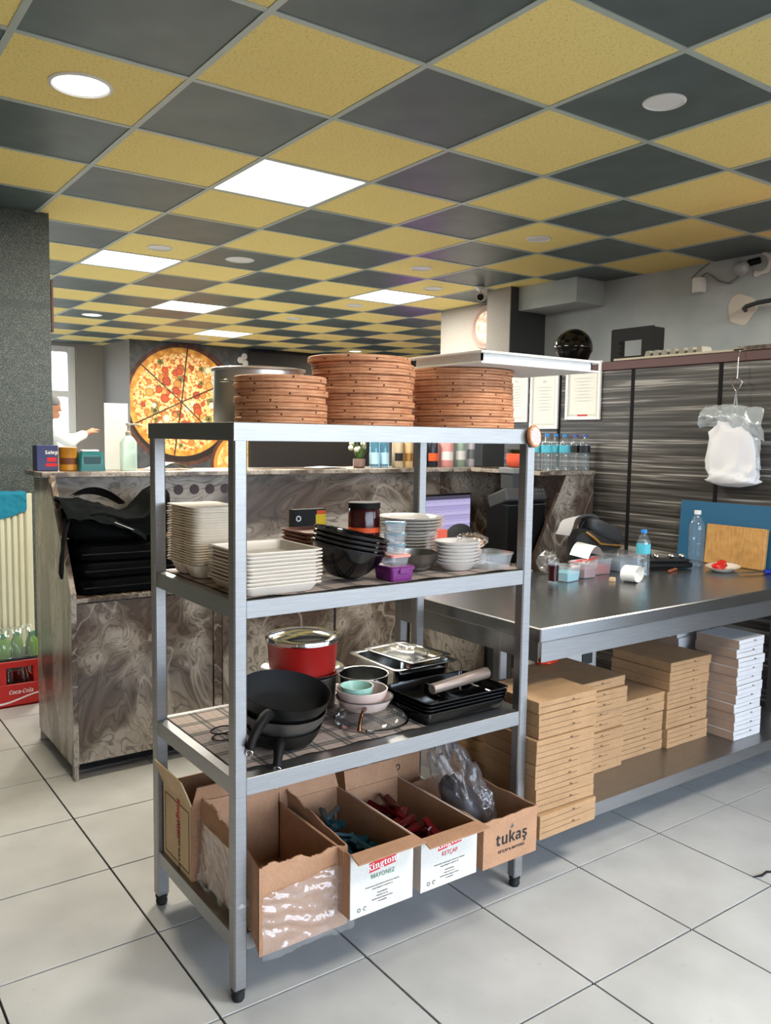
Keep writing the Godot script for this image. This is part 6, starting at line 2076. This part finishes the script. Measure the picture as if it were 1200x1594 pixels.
	g = G.new(); g.box(0.0, 0.0, -0.14, 0.11, 0.006, 0.14); g.box(0.0, 0.19, -0.145, 0.02, 0.20, 0.145, 0.002)
	part(t, "rim", g, M["black"])
	g = G.new(); g.box(-0.10, 0, -0.42, 0.05, 0.012, 0.40, 0.002)
	one("white_shelf_board", g, mat("board_off", Color(0.72, 0.68, 0.60), 0.7), "thin off-white board lying along the partition top under the crate", "board", Vector3(4.04, 1.951 - 0.0005, -2.78 - 0.03))
	t = thing("egg_tray", "pale moulded tray lying on the partition top", "tray", Vector3(4.02, 1.963, -2.86))
	g = G.new()
	for k in 7:
		g.xf.origin = Vector3(0, 0, -0.16 + 0.055 * k)
		g.loft([[0, 0.05, 0.022, 0.01], [0.03, 0.045, 0.016, 0.008], [0.034, 0.04, 0.012, 0.006]], 2)
	part(t, "cups", g, mat("pulp", Color(0.55, 0.54, 0.50), 0.9))
	t = thing("marble_offcut", "strip of marble laminate lying on the partition top beside the hook", "offcut", Vector3(4.0, 1.951, -2.22))
	g = G.new(); g.box(-0.06, 0, -0.25, 0.06, 0.022, 0.25, 0.002)
	part(t, "strip", g, M["marble_edge"])
	# upper wall: bulb on its cable, switch box, steam pipe with a plaster patch
	t = thing("wall_bulb", "bare round white bulb hanging from a hole in the upper wall", "bulb", Vector3(5.36, 2.67, -3.31))
	g = G.new(); g.ball(26, 16, func(d: Vector3): return Vector3(-0.03, 0, 0) + d * 0.050)
	part(t, "globe", g, mat("bulb_white", Color(0.62, 0.63, 0.63), 0.3))
	g = G.new(); g.tube([Vector3(-0.01, 0.03, 0.035), Vector3(0.045, 0.05, 0.085)], 0.022, 12)
	part(t, "holder", g, M["black"])
	t = thing("plaster_patch", "rough white plaster edge round the hole above the bulb", "plaster", Vector3(5.408, 2.70, -3.22))
	g = G.new()
	g.sheet(18, 3, func(u, v):
		var a: float = -2.2 + 3.6 * u
		var r: float = 0.055 + 0.03 * v * (1 + 0.3 * sin(u * 20.0))
		return Vector3(-0.004 - 0.004 * sin(v * PI), r * sin(a), r * cos(a)), 0.004)
	part(t, "rim", g, M["white"])
	t = thing("junction_box", "small white switch box on the upper wall under the ceiling", "switch", Vector3(5.409, 2.555, -3.66))
	g = G.new(); g.box(-0.075, 0, -0.035, 0, 0.105, 0.035, 0.004)
	part(t, "box", g, M["white"])
	t = thing("wall_cable", "thin white cable looping from the switch box to the bulb", "cable", Vector3(5.40, 2.60, -3.5))
	g = G.new()
	g.tube([Vector3(-0.03, 0.06, -0.16), Vector3(-0.02, 0.09, -0.11), Vector3(-0.012, 0.06, -0.07), Vector3(-0.01, 0.02, -0.02), Vector3(-0.01, 0.0, 0.04), Vector3(-0.012, -0.005, 0.07), Vector3(-0.015, 0.02, 0.12), Vector3(-0.03, 0.045, 0.16), Vector3(-0.05, 0.06, 0.185)], 0.006, 6)
	g.tube([Vector3(-0.02, 0.06, -0.17), Vector3(-0.01, 0.07, -0.24), Vector3(-0.008, 0.13, -0.16), Vector3(-0.006, 0.16, -0.10)], 0.005, 6)
	part(t, "flex", g, M["grey"])
	t = thing("wall_pipe", "dark steel pipe coming out of a plaster patch in the upper wall", "pipe", Vector3(5.41, 2.405, -3.31))
	g = G.new(); g.tube([Vector3(0.02, -0.01, -0.01), Vector3(-0.06, -0.005, 0.02), Vector3(-0.10, 0.0, 0.06), Vector3(-0.13, 0.01, 0.16), Vector3(-0.14, 0.03, 0.6), Vector3(-0.14, 0.04, 1.4)], 0.015, 12)
	part(t, "tube", g, M["dark_grey"])
	g = G.new()
	g.xf = B(Vector3(0, 0, 1), Vector3(0, 1, 0), Vector3(-1, 0, 0), Vector3.ZERO)
	var ring := []
	for k in 26:
		var a := TAU * k / 26
		ring.append(Vector2(cos(a) * (0.105 + 0.012 * sin(3 * a + 1)) - 0.035, sin(a) * (0.105 + 0.010 * sin(4 * a))))
	g.prism(ring, 0.0, 0.006)
	part(t, "patch", g, mat("patch_white", Color(0.83, 0.80, 0.75), 0.9))
	# security camera by the column
	t = thing("security_camera", "small white security camera on the ceiling beside the column", "camera", Vector3(4.80, CEIL - 0.005, -5.36))
	g = G.new(); g.lathe([Vector2(0, -0.03), Vector2(0.03, -0.03), Vector2(0.04, -0.01), Vector2(0.04, 0), Vector2(0, 0)], 20)
	part(t, "mount", g, M["white"])
	g = G.new(); g.tube([Vector3(0, -0.02, 0), Vector3(-0.01, -0.06, 0.01)], 0.012, 8)
	part(t, "arm", g, M["white"])
	g = G.new(); g.tube([Vector3(0.05, -0.075, -0.04), Vector3(-0.06, -0.10, 0.07)], 0.036, 16)
	part(t, "housing", g, M["white"])
	g = G.new(); g.tube([Vector3(-0.058, -0.0995, 0.068), Vector3(-0.065, -0.101, 0.075)], 0.028, 16)
	part(t, "lens", g, M["black_gloss"])
	# big round wall plate beyond the column
	t = thing("wall_plate", "large round bronze-rimmed plate hung on the papered wall", "plate", Vector3(5.395, 2.535, -5.92))
	g = G.new(); g.xf = B(Vector3(0, 1, 0), Vector3(-1, 0, 0), Vector3(0, 0, 1), Vector3.ZERO)
	g.lathe([Vector2(0, 0), Vector2(0.20, 0), Vector2(0.21, 0.01), Vector2(0.20, 0.022), Vector2(0.175, 0.018), Vector2(0.165, 0.024), Vector2(0.15, 0.016), Vector2(0.145, 0.012), Vector2(0, 0.012)], 40)
	part(t, "rim", g, mat("rose_bronze", Color(0.56, 0.47, 0.43), 0.5))
	g = G.new(); g.xf = B(Vector3(0, 1, 0), Vector3(-1, 0, 0), Vector3(0, 0, 1), Vector3.ZERO)
	g.lathe([Vector2(0, 0.0121), Vector2(0.145, 0.0121), Vector2(0.145, 0.0135), Vector2(0, 0.0135)], 36)
	part(t, "face", g, textured("plate_print", soft_noise(128, 88, 0.04, Color(0.86, 0.80, 0.73), Color(0.66, 0.50, 0.40), 3, 1.4), 0.5, 3.0))

# ---------------------------------------------------------------- beside the flecked wall
func build_left_corner() -> void:
	var t := thing("panel_radiator", "cream ribbed panel radiator on the flecked wall", "radiator", Vector3(0.62, 0.16, -5.14))
	var g := G.new()
	g.box(-0.52, 0, -0.05, 0.52, 0.965, 0.0, 0.004)
	part(t, "back_panel", g, M["radiator"])
	for k in 30:
		g = G.new()
		var x := -0.505 + k * 0.0343
		g.box(x, 0.01, -0.002, x + 0.026, 0.955, 0.014, 0.006)
		part(t, "rib", g, M["radiator"])
	g = G.new(); g.box(0.495, 0.0, -0.055, 0.53, 0.975, 0.016, 0.004); g.box(-0.525, 0.955, -0.055, 0.53, 0.975, 0.012, 0.003)
	part(t, "casing", g, M["radiator"])
	g = G.new()
	g.box(-0.40, 0.4, -0.098, -0.36, 0.5, -0.05); g.box(0.36, 0.4, -0.098, 0.40, 0.5, -0.05)
	part(t, "bracket", g, M["radiator"])
	g = G.new()
	var nt := noise(93, 2.0, 3)
	g.sheet(26, 18, func(u, v):
		var x: float = lerpf(-0.16, 0.13, u)
		var s: float = v * 0.24
		var yy := 0.0
		var z := 0.0
		if s < 0.07: z = -0.05 + s; yy = 0.006
		else: yy = 0.006 - (s - 0.07) * (0.62 + 0.30 * sin(u * 2.6 + 0.6)); z = 0.028
		return Vector3(x, yy + 0.006 * nt.get_noise_2d(u * 3, v * 3), z + 0.006 * nt.get_noise_2d(u * 4 + 9, v * 3)), 0.006)
	one("teal_towel", g, M["towel"], "folded teal towel draped on the radiator top", "towel", Vector3(0.99, 1.136, -5.15))
	# red drinks crate with glass bottles and bags of vegetables on top
	t = thing("drinks_crate", "red plastic crate with white script lettering on the floor", "crate", Vector3(0.90, 0.001, -4.75))
	var w := 0.185
	var cz := -0.28
	g = G.new()
	g.box(-w, 0, cz, w, 0.008, 0)
	part(t, "base", g, M["crate_red"])
	var walls := [[Vector3(0, 0, 0), 0.0, w], [Vector3(0, 0, cz), PI, w], [Vector3(w, 0, cz / 2), PI / 2, 0.14], [Vector3(-w, 0, cz / 2), -PI / 2, 0.14]]
	for q in walls:
		g = G.new()
		g.xf = Transform3D(Basis(Vector3.UP, q[1]), q[0])
		var hw: float = q[2]
		g.box(-hw, 0.0, -0.008, hw, 0.125, 0.0, 0.002)
		g.box(-hw, 0.215, -0.010, hw, 0.252, 0.001, 0.003)
		for x in [-hw, -0.015, hw - 0.03]: g.box(x, 0.125, -0.008, x + 0.03, 0.215, 0.0, 0.001)
		part(t, "wall", g, M["crate_red"])
	var ls := Transform3D(Basis(Vector3(1, 0, 0), Vector3(0.25, 1, 0), Vector3(0, 0, 1)), Vector3(0.090, 0.082, 0.0012))
	text(t, "lettering", "Coca-Cola", 0.023, M["white"], ls * Transform3D(Basis.from_scale(Vector3(0.8, 1, 1)), Vector3.ZERO), true)
	g = G.new()
	var band := []
	for k in 15:
		var u := k / 14.0
		band.append(Vector2(lerpf(-0.18, 0.18, u), 0.038 + 0.020 * sin(u * 5.2 + 2.4) + 0.010))
	for k in range(14, -1, -1):
		var u := k / 14.0
		band.append(Vector2(lerpf(-0.18, 0.18, u), 0.038 + 0.020 * sin(u * 5.2 + 2.4) - 0.006 * (1 - u * 0.7) + 0.004))
	g.prism(band, 0.0, 0.0012)
	part(t, "wave_print", g, M["white"])
	var src: Node3D = null
	for r in 2:
		for k in 4:
			var at := Vector3(0.785 + 0.078 * k, 0.010, -4.825 - 0.12 * r)
			if src == null:
				src = thing("glass_bottle", "empty glass drink bottle standing in the red crate", "bottle", at, "glass bottles in the red crate")
				g = G.new(); g.lathe([Vector2(0, 0), Vector2(0.026, 0), Vector2(0.029, 0.006), Vector2(0.028, 0.06), Vector2(0.030, 0.10), Vector2(0.020, 0.15), Vector2(0.012, 0.185), Vector2(0.013, 0.205), Vector2(0, 0.205)], 16)
				part(src, "glass", g, clear("bottle_glass", Color(0.30, 0.30, 0.28), 0.25, 0.05))
				g = G.new(); g.lathe([Vector2(0.0302, 0.045), Vector2(0.0304, 0.045), Vector2(0.0306, 0.085), Vector2(0.0302, 0.085)], 16)
				part(src, "label_band", g, M["tan"])
			else: copy(src, at)
	src = null
	g = G.new(); g.box(-w + 0.002, 0, cz + 0.004, w - 0.002, 0.006, -0.004)
	one("black_tray", g, M["black_matt"], "thin black sheet laid over the crate top", "tray", Vector3(0.90, 0.2535, -4.75))
	for k in 5:
		var at := Vector3(0.775 + 0.072 * k, 0.2605, -4.815 - 0.03 * (k % 2))
		if src == null:
			src = thing("soda_bottle", "squat bottle of pale green soda with a teal cap on the crate", "bottle", at, "green soda bottles on the red crate")
			g = G.new(); g.lathe([Vector2(0, 0), Vector2(0.030, 0), Vector2(0.034, 0.008), Vector2(0.034, 0.06), Vector2(0.030, 0.085), Vector2(0.015, 0.11), Vector2(0, 0.112)], 18)
			part(src, "bottle", g, mat("lime", Color(0.40, 0.58, 0.20), 0.25))
			g = G.new(); g.lathe([Vector2(0, 0.110), Vector2(0.018, 0.110), Vector2(0.018, 0.130), Vector2(0.015, 0.134), Vector2(0, 0.134)], 16)
			part(src, "cap", g, mat("cap_green", Color(0.12, 0.46, 0.34), 0.35))
		else: copy(src, at)
	var nb := noise(95, 1.6, 4)
	g = G.new()
	g.sheet(34, 16, func(u, v):
		var a: float = PI * v
		var k: float = nb.get_noise_2d(u * 6.0, v * 4.0)
		return Vector3(lerpf(-0.18, 0.17, u), 0.006 + (0.155 + 0.03 * k) * sin(a), -0.075 * cos(a) * (1 + 0.2 * k)), 0.0005)
	one("bottle_wrap", g, clear("film_green", Color(0.80, 0.90, 0.84), 0.08, 0.10), "crinkled clear shrink wrap round the green soda bottles", "film", Vector3(0.90, 0.258, -4.84))
	t = thing("cord_scrap", "short scrap of black cord lying on the floor tiles", "cord", Vector3(2.69, 0.003, -1.46))
	g = G.new(); g.tube([Vector3(-0.05, 0, -0.02), Vector3(-0.02, 0.004, -0.005), Vector3(0.02, 0.001, -0.012), Vector3(0.05, 0.003, 0.01)], [0.002, 0.004, 0.004, 0.002], 6)
	part(t, "cord", g, M["black"])
	# wooden pull bar on the end of the flecked wall
	t = thing("door_pull", "dark wooden pull bar fixed to the end of the flecked wall", "handle", Vector3(1.306, 2.09, -5.33))
	g = G.new(); g.box(0.02, 0, -0.012, 0.036, 0.31, 0.012, 0.004)
	part(t, "grip", g, mat("dark_wood", Color(0.30, 0.14, 0.09), 0.5))
	for yy in [0.03, 0.26]:
		g = G.new(); g.box(0.0, yy, -0.010, 0.022, yy + 0.02, 0.010, 0.002)
		part(t, "standoff", g, M["dark_wood"])

# ---------------------------------------------------------------- dining hall
func build_hall() -> void:
	# pizza mural: a printed sheet on the far wall
	var W := 440
	var H := 460
	var pn := noise(97, 0.03, 4)
	var im := Image.create(W, H, false, Image.FORMAT_RGB8)
	var r2 := RandomNumberGenerator.new()
	r2.seed = 77
	var ctr := Vector2(183, 204)
	var R := 190.0
	for y in H:
		for x in W:
			var p := Vector2(x, y)
			var k := pn.get_noise_2d(x, y)
			var c := mixc(Color(0.22, 0.235, 0.25), Color(0.30, 0.31, 0.32), k + 0.5)
			var q := p - ctr
			var l := q.length()
			var lp := (p - ctr - Vector2(6, 10)).length()
			if lp < R * 1.13: c = mixc(Color(0.22, 0.12, 0.09), Color(0.36, 0.23, 0.17), k + 0.5)
			if lp < R * 1.05: c = Color(0.13, 0.085, 0.07)
			if l < R: c = mixc(Color(0.74, 0.47, 0.16), Color(0.88, 0.64, 0.28), k * 1.4 + 0.5)
			if l < R * (0.90 + 0.03 * k):
				c = mixc(Color(0.86, 0.66, 0.32), Color(0.93, 0.86, 0.64), pn.get_noise_2d(x * 3.0, y * 3.0) * 1.8 + 0.5)
				if pn.get_noise_2d(x * 2.0 + 400, y * 2.0) > 0.18: c = mixc(c, Color(0.78, 0.25, 0.10), 0.75)
			var l2 := (p - Vector2(420, 425)).length()
			if l2 < 130: c = Color(0.33, 0.20, 0.15)
			if l2 < 118: c = Color(0.80, 0.56, 0.22)
			if l2 < 104: c = mixc(Color(0.85, 0.62, 0.30), Color(0.92, 0.83, 0.58), k * 2 + 0.5)
			im.set_pixel(x, y, c)
	var tops := [Color(0.74, 0.30, 0.15), Color(0.50, 0.50, 0.25), Color(0.82, 0.50, 0.22), Color(0.66, 0.27, 0.15), Color(0.93, 0.88, 0.72), Color(0.86, 0.60, 0.30)]
	for k in 95:
		var a := r2.randf() * TAU
		var d := sqrt(r2.randf()) * R * 0.82
		var c0 := ctr + Vector2(cos(a), sin(a)) * d
		var rad := r2.randf_range(8, 16)
		var col: Color = tops[k % tops.size()]
		for yy in range(-15, 16):
			for xx in range(-15, 16):
				var o := Vector2(xx, yy)
				if o.length() < rad * (1 + 0.2 * pn.get_noise_2d(xx * 9 + k * 50, yy * 9)):
					var cc := col
					if k % 6 == 1 and o.length() < rad * 0.45: cc = Color(0.30, 0.20, 0.10)
					elif o.length() > rad * 0.75: cc = col.darkened(0.25)
					im.set_pixel(clampi(int(c0.x) + xx, 0, W - 1), clampi(int(c0.y) + yy, 0, H - 1), cc)
	for a in [-1.45, -0.42, 0.75, 1.72, 2.70, 3.85]:
		for s in range(0, int(R)):
			var p: Vector2 = ctr + Vector2(cos(a), sin(a)) * s
			for e in [-2, -1, 0, 1, 2]:
				var q: Vector2 = p + Vector2(-sin(a), cos(a)) * e
				im.set_pixel(clampi(int(q.x), 0, W - 1), clampi(int(q.y), 0, H - 1), Color(0.22, 0.12, 0.08))
	for k in 3:
		var c0: Vector2 = [Vector2(408, 42), Vector2(424, 28), Vector2(428, 52)][k]
		for yy in range(-13, 14):
			for xx in range(-13, 14):
				if Vector2(xx, yy).length() < 12: im.set_pixel(clampi(int(c0.x) + xx, 0, W - 1), clampi(int(c0.y) + yy, 0, H - 1), Color(0.86, 0.85, 0.83))
	var t := thing("pizza_mural", "wall mural print of a large sliced pizza on a dark ground", "mural", Vector3(4.703, 0.92, -11.298))
	var g := G.new(); g.box(-0.882, 0, 0, 0.882, 1.835, 0.004)
	part(t, "print_sheet", g, textured("mural_print", ImageTexture.create_from_image(im), 0.7, 1.0, false))
	# insect lamp with a violet tube, high on the far side wall
	t = thing("insect_lamp", "violet insect lamp standing on a dark cupboard in the hall", "lamp", Vector3(6.25, 1.55, -8.1))
	g = G.new(); g.box(-0.17, 0, -0.06, 0.17, 0.03, 0.06, 0.004); g.box(-0.17, 0.27, -0.06, 0.17, 0.30, 0.06, 0.004)
	for s in [-1, 1]: g.box(s * 0.16 - 0.01, 0.03, -0.05, s * 0.16 + 0.01, 0.27, 0.05)
	part(t, "casing", g, M["dark_grey"])
	var uv := mat("violet_tube_glow", Color(0.7, 0.5, 1.0), 0.4)
	uv.emission_enabled = true
	uv.emission = Color(0.75, 0.45, 1.0)
	uv.emission_energy_multiplier = 2.0
	g = G.new(); g.tube([Vector3(-0.14, 0.15, 0), Vector3(0.14, 0.15, 0)], 0.018, 12)
	part(t, "tube", g, uv)
	var l := OmniLight3D.new()
	l.name = "light"
	l.light_color = Color(0.85, 0.30, 0.90)
	l.light_energy = 0.16
	l.light_size = 0.08
	l.omni_range = 20.0
	l.omni_attenuation = 2.0
	l.shadow_enabled = true
	l.position = Vector3(0, 0.15, 0)
	t.add_child(l)
	g = G.new(); g.box(-0.30, 0.0, -0.16, 0.30, 1.55, 0.16, 0.004)
	one("tall_cupboard", g, M["dark_wall"], "tall dark cupboard in the hall under the violet lamp", "cupboard", Vector3(6.25, 0, -8.1))
	build_person(Vector3(2.32, 0.0, -9.5))

# ---------------------------------------------------------------- the guest by the far window
func capsule(p: Vector3, a: Vector3, b: Vector3, ra: float, rb: float) -> float:
	var ab := b - a
	var t := clampf((p - a).dot(ab) / maxf(ab.length_squared(), 1e-9), 0, 1)
	return (p - a - ab * t).length() - lerpf(ra, rb, t)

func surface_net(g: G, bones: Array, cellsize: float, k: float) -> void:
	# bones: [a, b, ra, rb]; smooth union meshed as surface nets
	var lo := Vector3.INF
	var hi := -Vector3.INF
	for b in bones:
		for e in [[b[0], b[2]], [b[1], b[3]]]:
			lo = lo.min(e[0] - Vector3.ONE * (e[1] + cellsize * 2)); hi = hi.max(e[0] + Vector3.ONE * (e[1] + cellsize * 2))
	var n := Vector3i(((hi - lo) / cellsize).ceil()) + Vector3i.ONE
	var f := PackedFloat32Array()
	f.resize(n.x * n.y * n.z)
	f.fill(1.0)
	for b in bones:
		var l: Vector3 = b[0].min(b[1]) - Vector3.ONE * (maxf(b[2], b[3]) + k + cellsize * 2)
		var h: Vector3 = b[0].max(b[1]) + Vector3.ONE * (maxf(b[2], b[3]) + k + cellsize * 2)
		var i0 := Vector3i(((l - lo) / cellsize).floor()).clamp(Vector3i.ZERO, n - Vector3i.ONE)
		var i1 := Vector3i(((h - lo) / cellsize).ceil()).clamp(Vector3i.ZERO, n - Vector3i.ONE)
		for z in range(i0.z, i1.z + 1):
			for y in range(i0.y, i1.y + 1):
				for x in range(i0.x, i1.x + 1):
					var d := capsule(lo + Vector3(x, y, z) * cellsize, b[0], b[1], b[2], b[3])
					var at := x + n.x * (y + n.y * z)
					var o := f[at]
					var hh := clampf(0.5 + 0.5 * (o - d) / k, 0, 1)
					f[at] = lerpf(o, d, hh) - k * hh * (1 - hh)
	var vid := {}
	var vs := []
	for z in n.z - 1:
		for y in n.y - 1:
			for x in n.x - 1:
				var inside := 0
				var sum := Vector3.ZERO
				var cnt := 0
				var c := []
				for q in 8:
					var o := f[(x + (q & 1)) + n.x * ((y + ((q >> 1) & 1)) + n.y * (z + (q >> 2)))]
					c.append(o)
					if o < 0: inside += 1
				if inside == 0 or inside == 8: continue
				for e in [[0, 1], [2, 3], [4, 5], [6, 7], [0, 2], [1, 3], [4, 6], [5, 7], [0, 4], [1, 5], [2, 6], [3, 7]]:
					var fa: float = c[e[0]]
					var fb: float = c[e[1]]
					if (fa < 0) != (fb < 0):
						var t := fa / (fa - fb)
						var pa := Vector3(e[0] & 1, (e[0] >> 1) & 1, e[0] >> 2)
						var pb := Vector3(e[1] & 1, (e[1] >> 1) & 1, e[1] >> 2)
						sum += pa.lerp(pb, t); cnt += 1
				vid[Vector3i(x, y, z)] = vs.size()
				vs.append(lo + (Vector3(x, y, z) + sum / cnt) * cellsize)
	var quads := []
	for key in vid:
		for ax in 3:
			var a1 := (ax + 1) % 3
			var a2 := (ax + 2) % 3
			var d1 := Vector3i.ZERO
			var d2 := Vector3i.ZERO
			var d0 := Vector3i.ZERO
			d1[a1] = 1; d2[a2] = 1; d0[ax] = 1
			var p: Vector3i = key
			var q := p + d0
			if p[a1] == 0 or p[a2] == 0 or q[ax] >= n[ax]: continue
			var fp := f[p.x + n.x * (p.y + n.y * p.z)]
			var fq := f[q.x + n.x * (q.y + n.y * q.z)]
			if (fp < 0) == (fq < 0): continue
			if not (vid.has(p - d1) and vid.has(p - d2) and vid.has(p - d1 - d2)): continue
			var o := Vector3(d0) * (1.0 if fp < 0 else -1.0)
			quads.append([vid[p], vid[p - d1], vid[p - d1 - d2], vid[p - d2], o])
	var nn := []
	nn.resize(vs.size())
	nn.fill(Vector3.ZERO)
	for q in quads:
		var m: Vector3 = (vs[q[2]] - vs[q[0]]).cross(vs[q[3]] - vs[q[1]])
		if m.dot(q[4]) < 0: m = -m
		for i in 4: nn[q[i]] += m
	for q in quads:
		var a: Vector3 = vs[q[0]]
		var b: Vector3 = vs[q[1]]
		var c: Vector3 = vs[q[2]]
		var d: Vector3 = vs[q[3]]
		if (b - a).cross(c - a).dot(q[4]) >= 0:
			g.tri(a, b, c, nn[q[0]], nn[q[1]], nn[q[2]]); g.tri(a, c, d, nn[q[0]], nn[q[2]], nn[q[3]])
		else:
			g.tri(a, c, b, nn[q[0]], nn[q[2]], nn[q[1]]); g.tri(a, d, c, nn[q[0]], nn[q[3]], nn[q[2]])

func build_person(at: Vector3) -> void:
	# standing in profile, facing along +x, one forearm raised in front
	var t := thing("person", "person in a white shirt and grey knitted cap standing by the far window", "person", at)
	t.scale = Vector3.ONE * 1.06
	var skin := mat("skin", Color(0.62, 0.44, 0.34), 0.6)
	var g := G.new()
	var V := func(x: float, y: float, z: float) -> Vector3: return Vector3(x, y, z)
	# head with nose, chin, ears, neck
	surface_net(g, [[V.call(0.02, 1.66, 0), V.call(0.03, 1.60, 0), 0.088, 0.062], [V.call(0.0, 1.70, 0), V.call(0.04, 1.69, 0), 0.09, 0.085], [V.call(0.105, 1.655, 0), V.call(0.122, 1.632, 0), 0.010, 0.014],
		[V.call(0.085, 1.572, 0), V.call(0.09, 1.578, 0), 0.026, 0.024], [V.call(0.098, 1.598, -0.014), V.call(0.098, 1.598, 0.014), 0.010, 0.010], [V.call(0.0, 1.655, 0.085), V.call(-0.005, 1.625, 0.085), 0.014, 0.010], [V.call(0.0, 1.655, -0.085), V.call(-0.005, 1.625, -0.085), 0.014, 0.010],
		[V.call(-0.01, 1.58, 0), V.call(-0.02, 1.47, 0), 0.055, 0.060]], 0.008, 0.02)
	# forearms and hands: palm, four fingers, thumb
	for s in [-1.0, 1.0]:
		var elbow: Vector3 = V.call(0.06, 1.12, 0.24 * s) if s < 0 else V.call(0.14, 1.32, 0.24)
		var wrist: Vector3 = V.call(0.22, 1.00, 0.20 * s) if s < 0 else V.call(0.33, 1.40, 0.17)
		var dir := (wrist - elbow).normalized()
		var side: Vector3 = dir.cross(Vector3.UP).normalized()
		var up := side.cross(dir)
		var bones := [[elbow, wrist, 0.042, 0.027], [wrist, wrist + dir * 0.075, 0.026, 0.030], [wrist + side * 0.012, wrist + dir * 0.08 + side * 0.022, 0.02, 0.022], [wrist - side * 0.012, wrist + dir * 0.08 - side * 0.022, 0.02, 0.022]]
		for k in 4:
			var root := wrist + dir * 0.085 + side * (0.030 - 0.020 * k)
			var ln: float = [0.030, 0.036, 0.034, 0.026][k]
			bones.append([root, root + dir * ln - up * 0.004, 0.0095, 0.009])
			bones.append([root + dir * ln - up * 0.004, root + dir * ln * 1.75 - up * 0.020, 0.009, 0.0075])
		bones.append([wrist + dir * 0.03 + side * 0.028, wrist + dir * 0.06 + side * 0.055 - up * 0.01, 0.011, 0.010])
		bones.append([wrist + dir * 0.06 + side * 0.055 - up * 0.01, wrist + dir * 0.09 + side * 0.056 - up * 0.022, 0.010, 0.008])
		surface_net(g, bones, 0.007, 0.008)
	part(t, "body", g, skin)
	g = G.new()
	surface_net(g, [[V.call(-0.02, 1.40, 0), V.call(-0.01, 1.05, 0), 0.13, 0.125], [V.call(-0.02, 1.41, -0.10), V.call(-0.02, 1.41, 0.10), 0.085, 0.085], [V.call(-0.01, 1.05, -0.06), V.call(-0.01, 1.05, 0.06), 0.115, 0.115], [V.call(-0.01, 0.92, -0.06), V.call(-0.01, 0.92, 0.06), 0.115, 0.115],
		[V.call(-0.02, 1.41, -0.19), V.call(0.06, 1.12, -0.24), 0.062, 0.052], [V.call(-0.02, 1.41, 0.19), V.call(0.14, 1.32, 0.24), 0.066, 0.058], [V.call(0.14, 1.32, 0.24), V.call(0.29, 1.385, 0.185), 0.056, 0.046], [V.call(0.06, 1.12, -0.24), V.call(0.14, 1.06, -0.22), 0.052, 0.045]], 0.016, 0.05)
	part(t, "shirt", g, mat("shirt_white", Color(0.84, 0.84, 0.83), 0.85))
	g = G.new()
	for s in [-1.0, 1.0]:
		surface_net(g, [[V.call(-0.01, 0.90, 0.07 * s), V.call(0.01, 0.50, 0.09 * s), 0.095, 0.068], [V.call(0.01, 0.50, 0.09 * s), V.call(-0.02, 0.09, 0.095 * s), 0.066, 0.052]], 0.018, 0.03)
	part(t, "trousers", g, mat("denim", Color(0.16, 0.18, 0.24), 0.9))
	for s in [-1.0, 1.0]:
		g = G.new()
		surface_net(g, [[V.call(-0.03, 0.045, 0.095 * s), V.call(0.14, 0.034, 0.105 * s), 0.045, 0.034]], 0.012, 0.02)
		part(t, "shoe", g, M["black_matt"])
	g = G.new()
	g.xf.origin = Vector3(0.012, 1.695, 0)
	g.ball(26, 14, func(d: Vector3): return Vector3(d.x * 0.108, maxf(d.y, -0.12) * 0.108, d.z * 0.104))
	part(t, "cap", g, mat("cap_knit", Color(0.33, 0.34, 0.35), 0.95))
	for s in [-1.0, 1.0]:
		g = G.new(); g.xf.origin = Vector3(0.102, 1.662, 0.030 * s)
		g.ball(10, 6, func(d: Vector3): return Vector3(d.x * 0.006, d.y * 0.007, d.z * 0.012))
		part(t, "eye", g, M["black"])
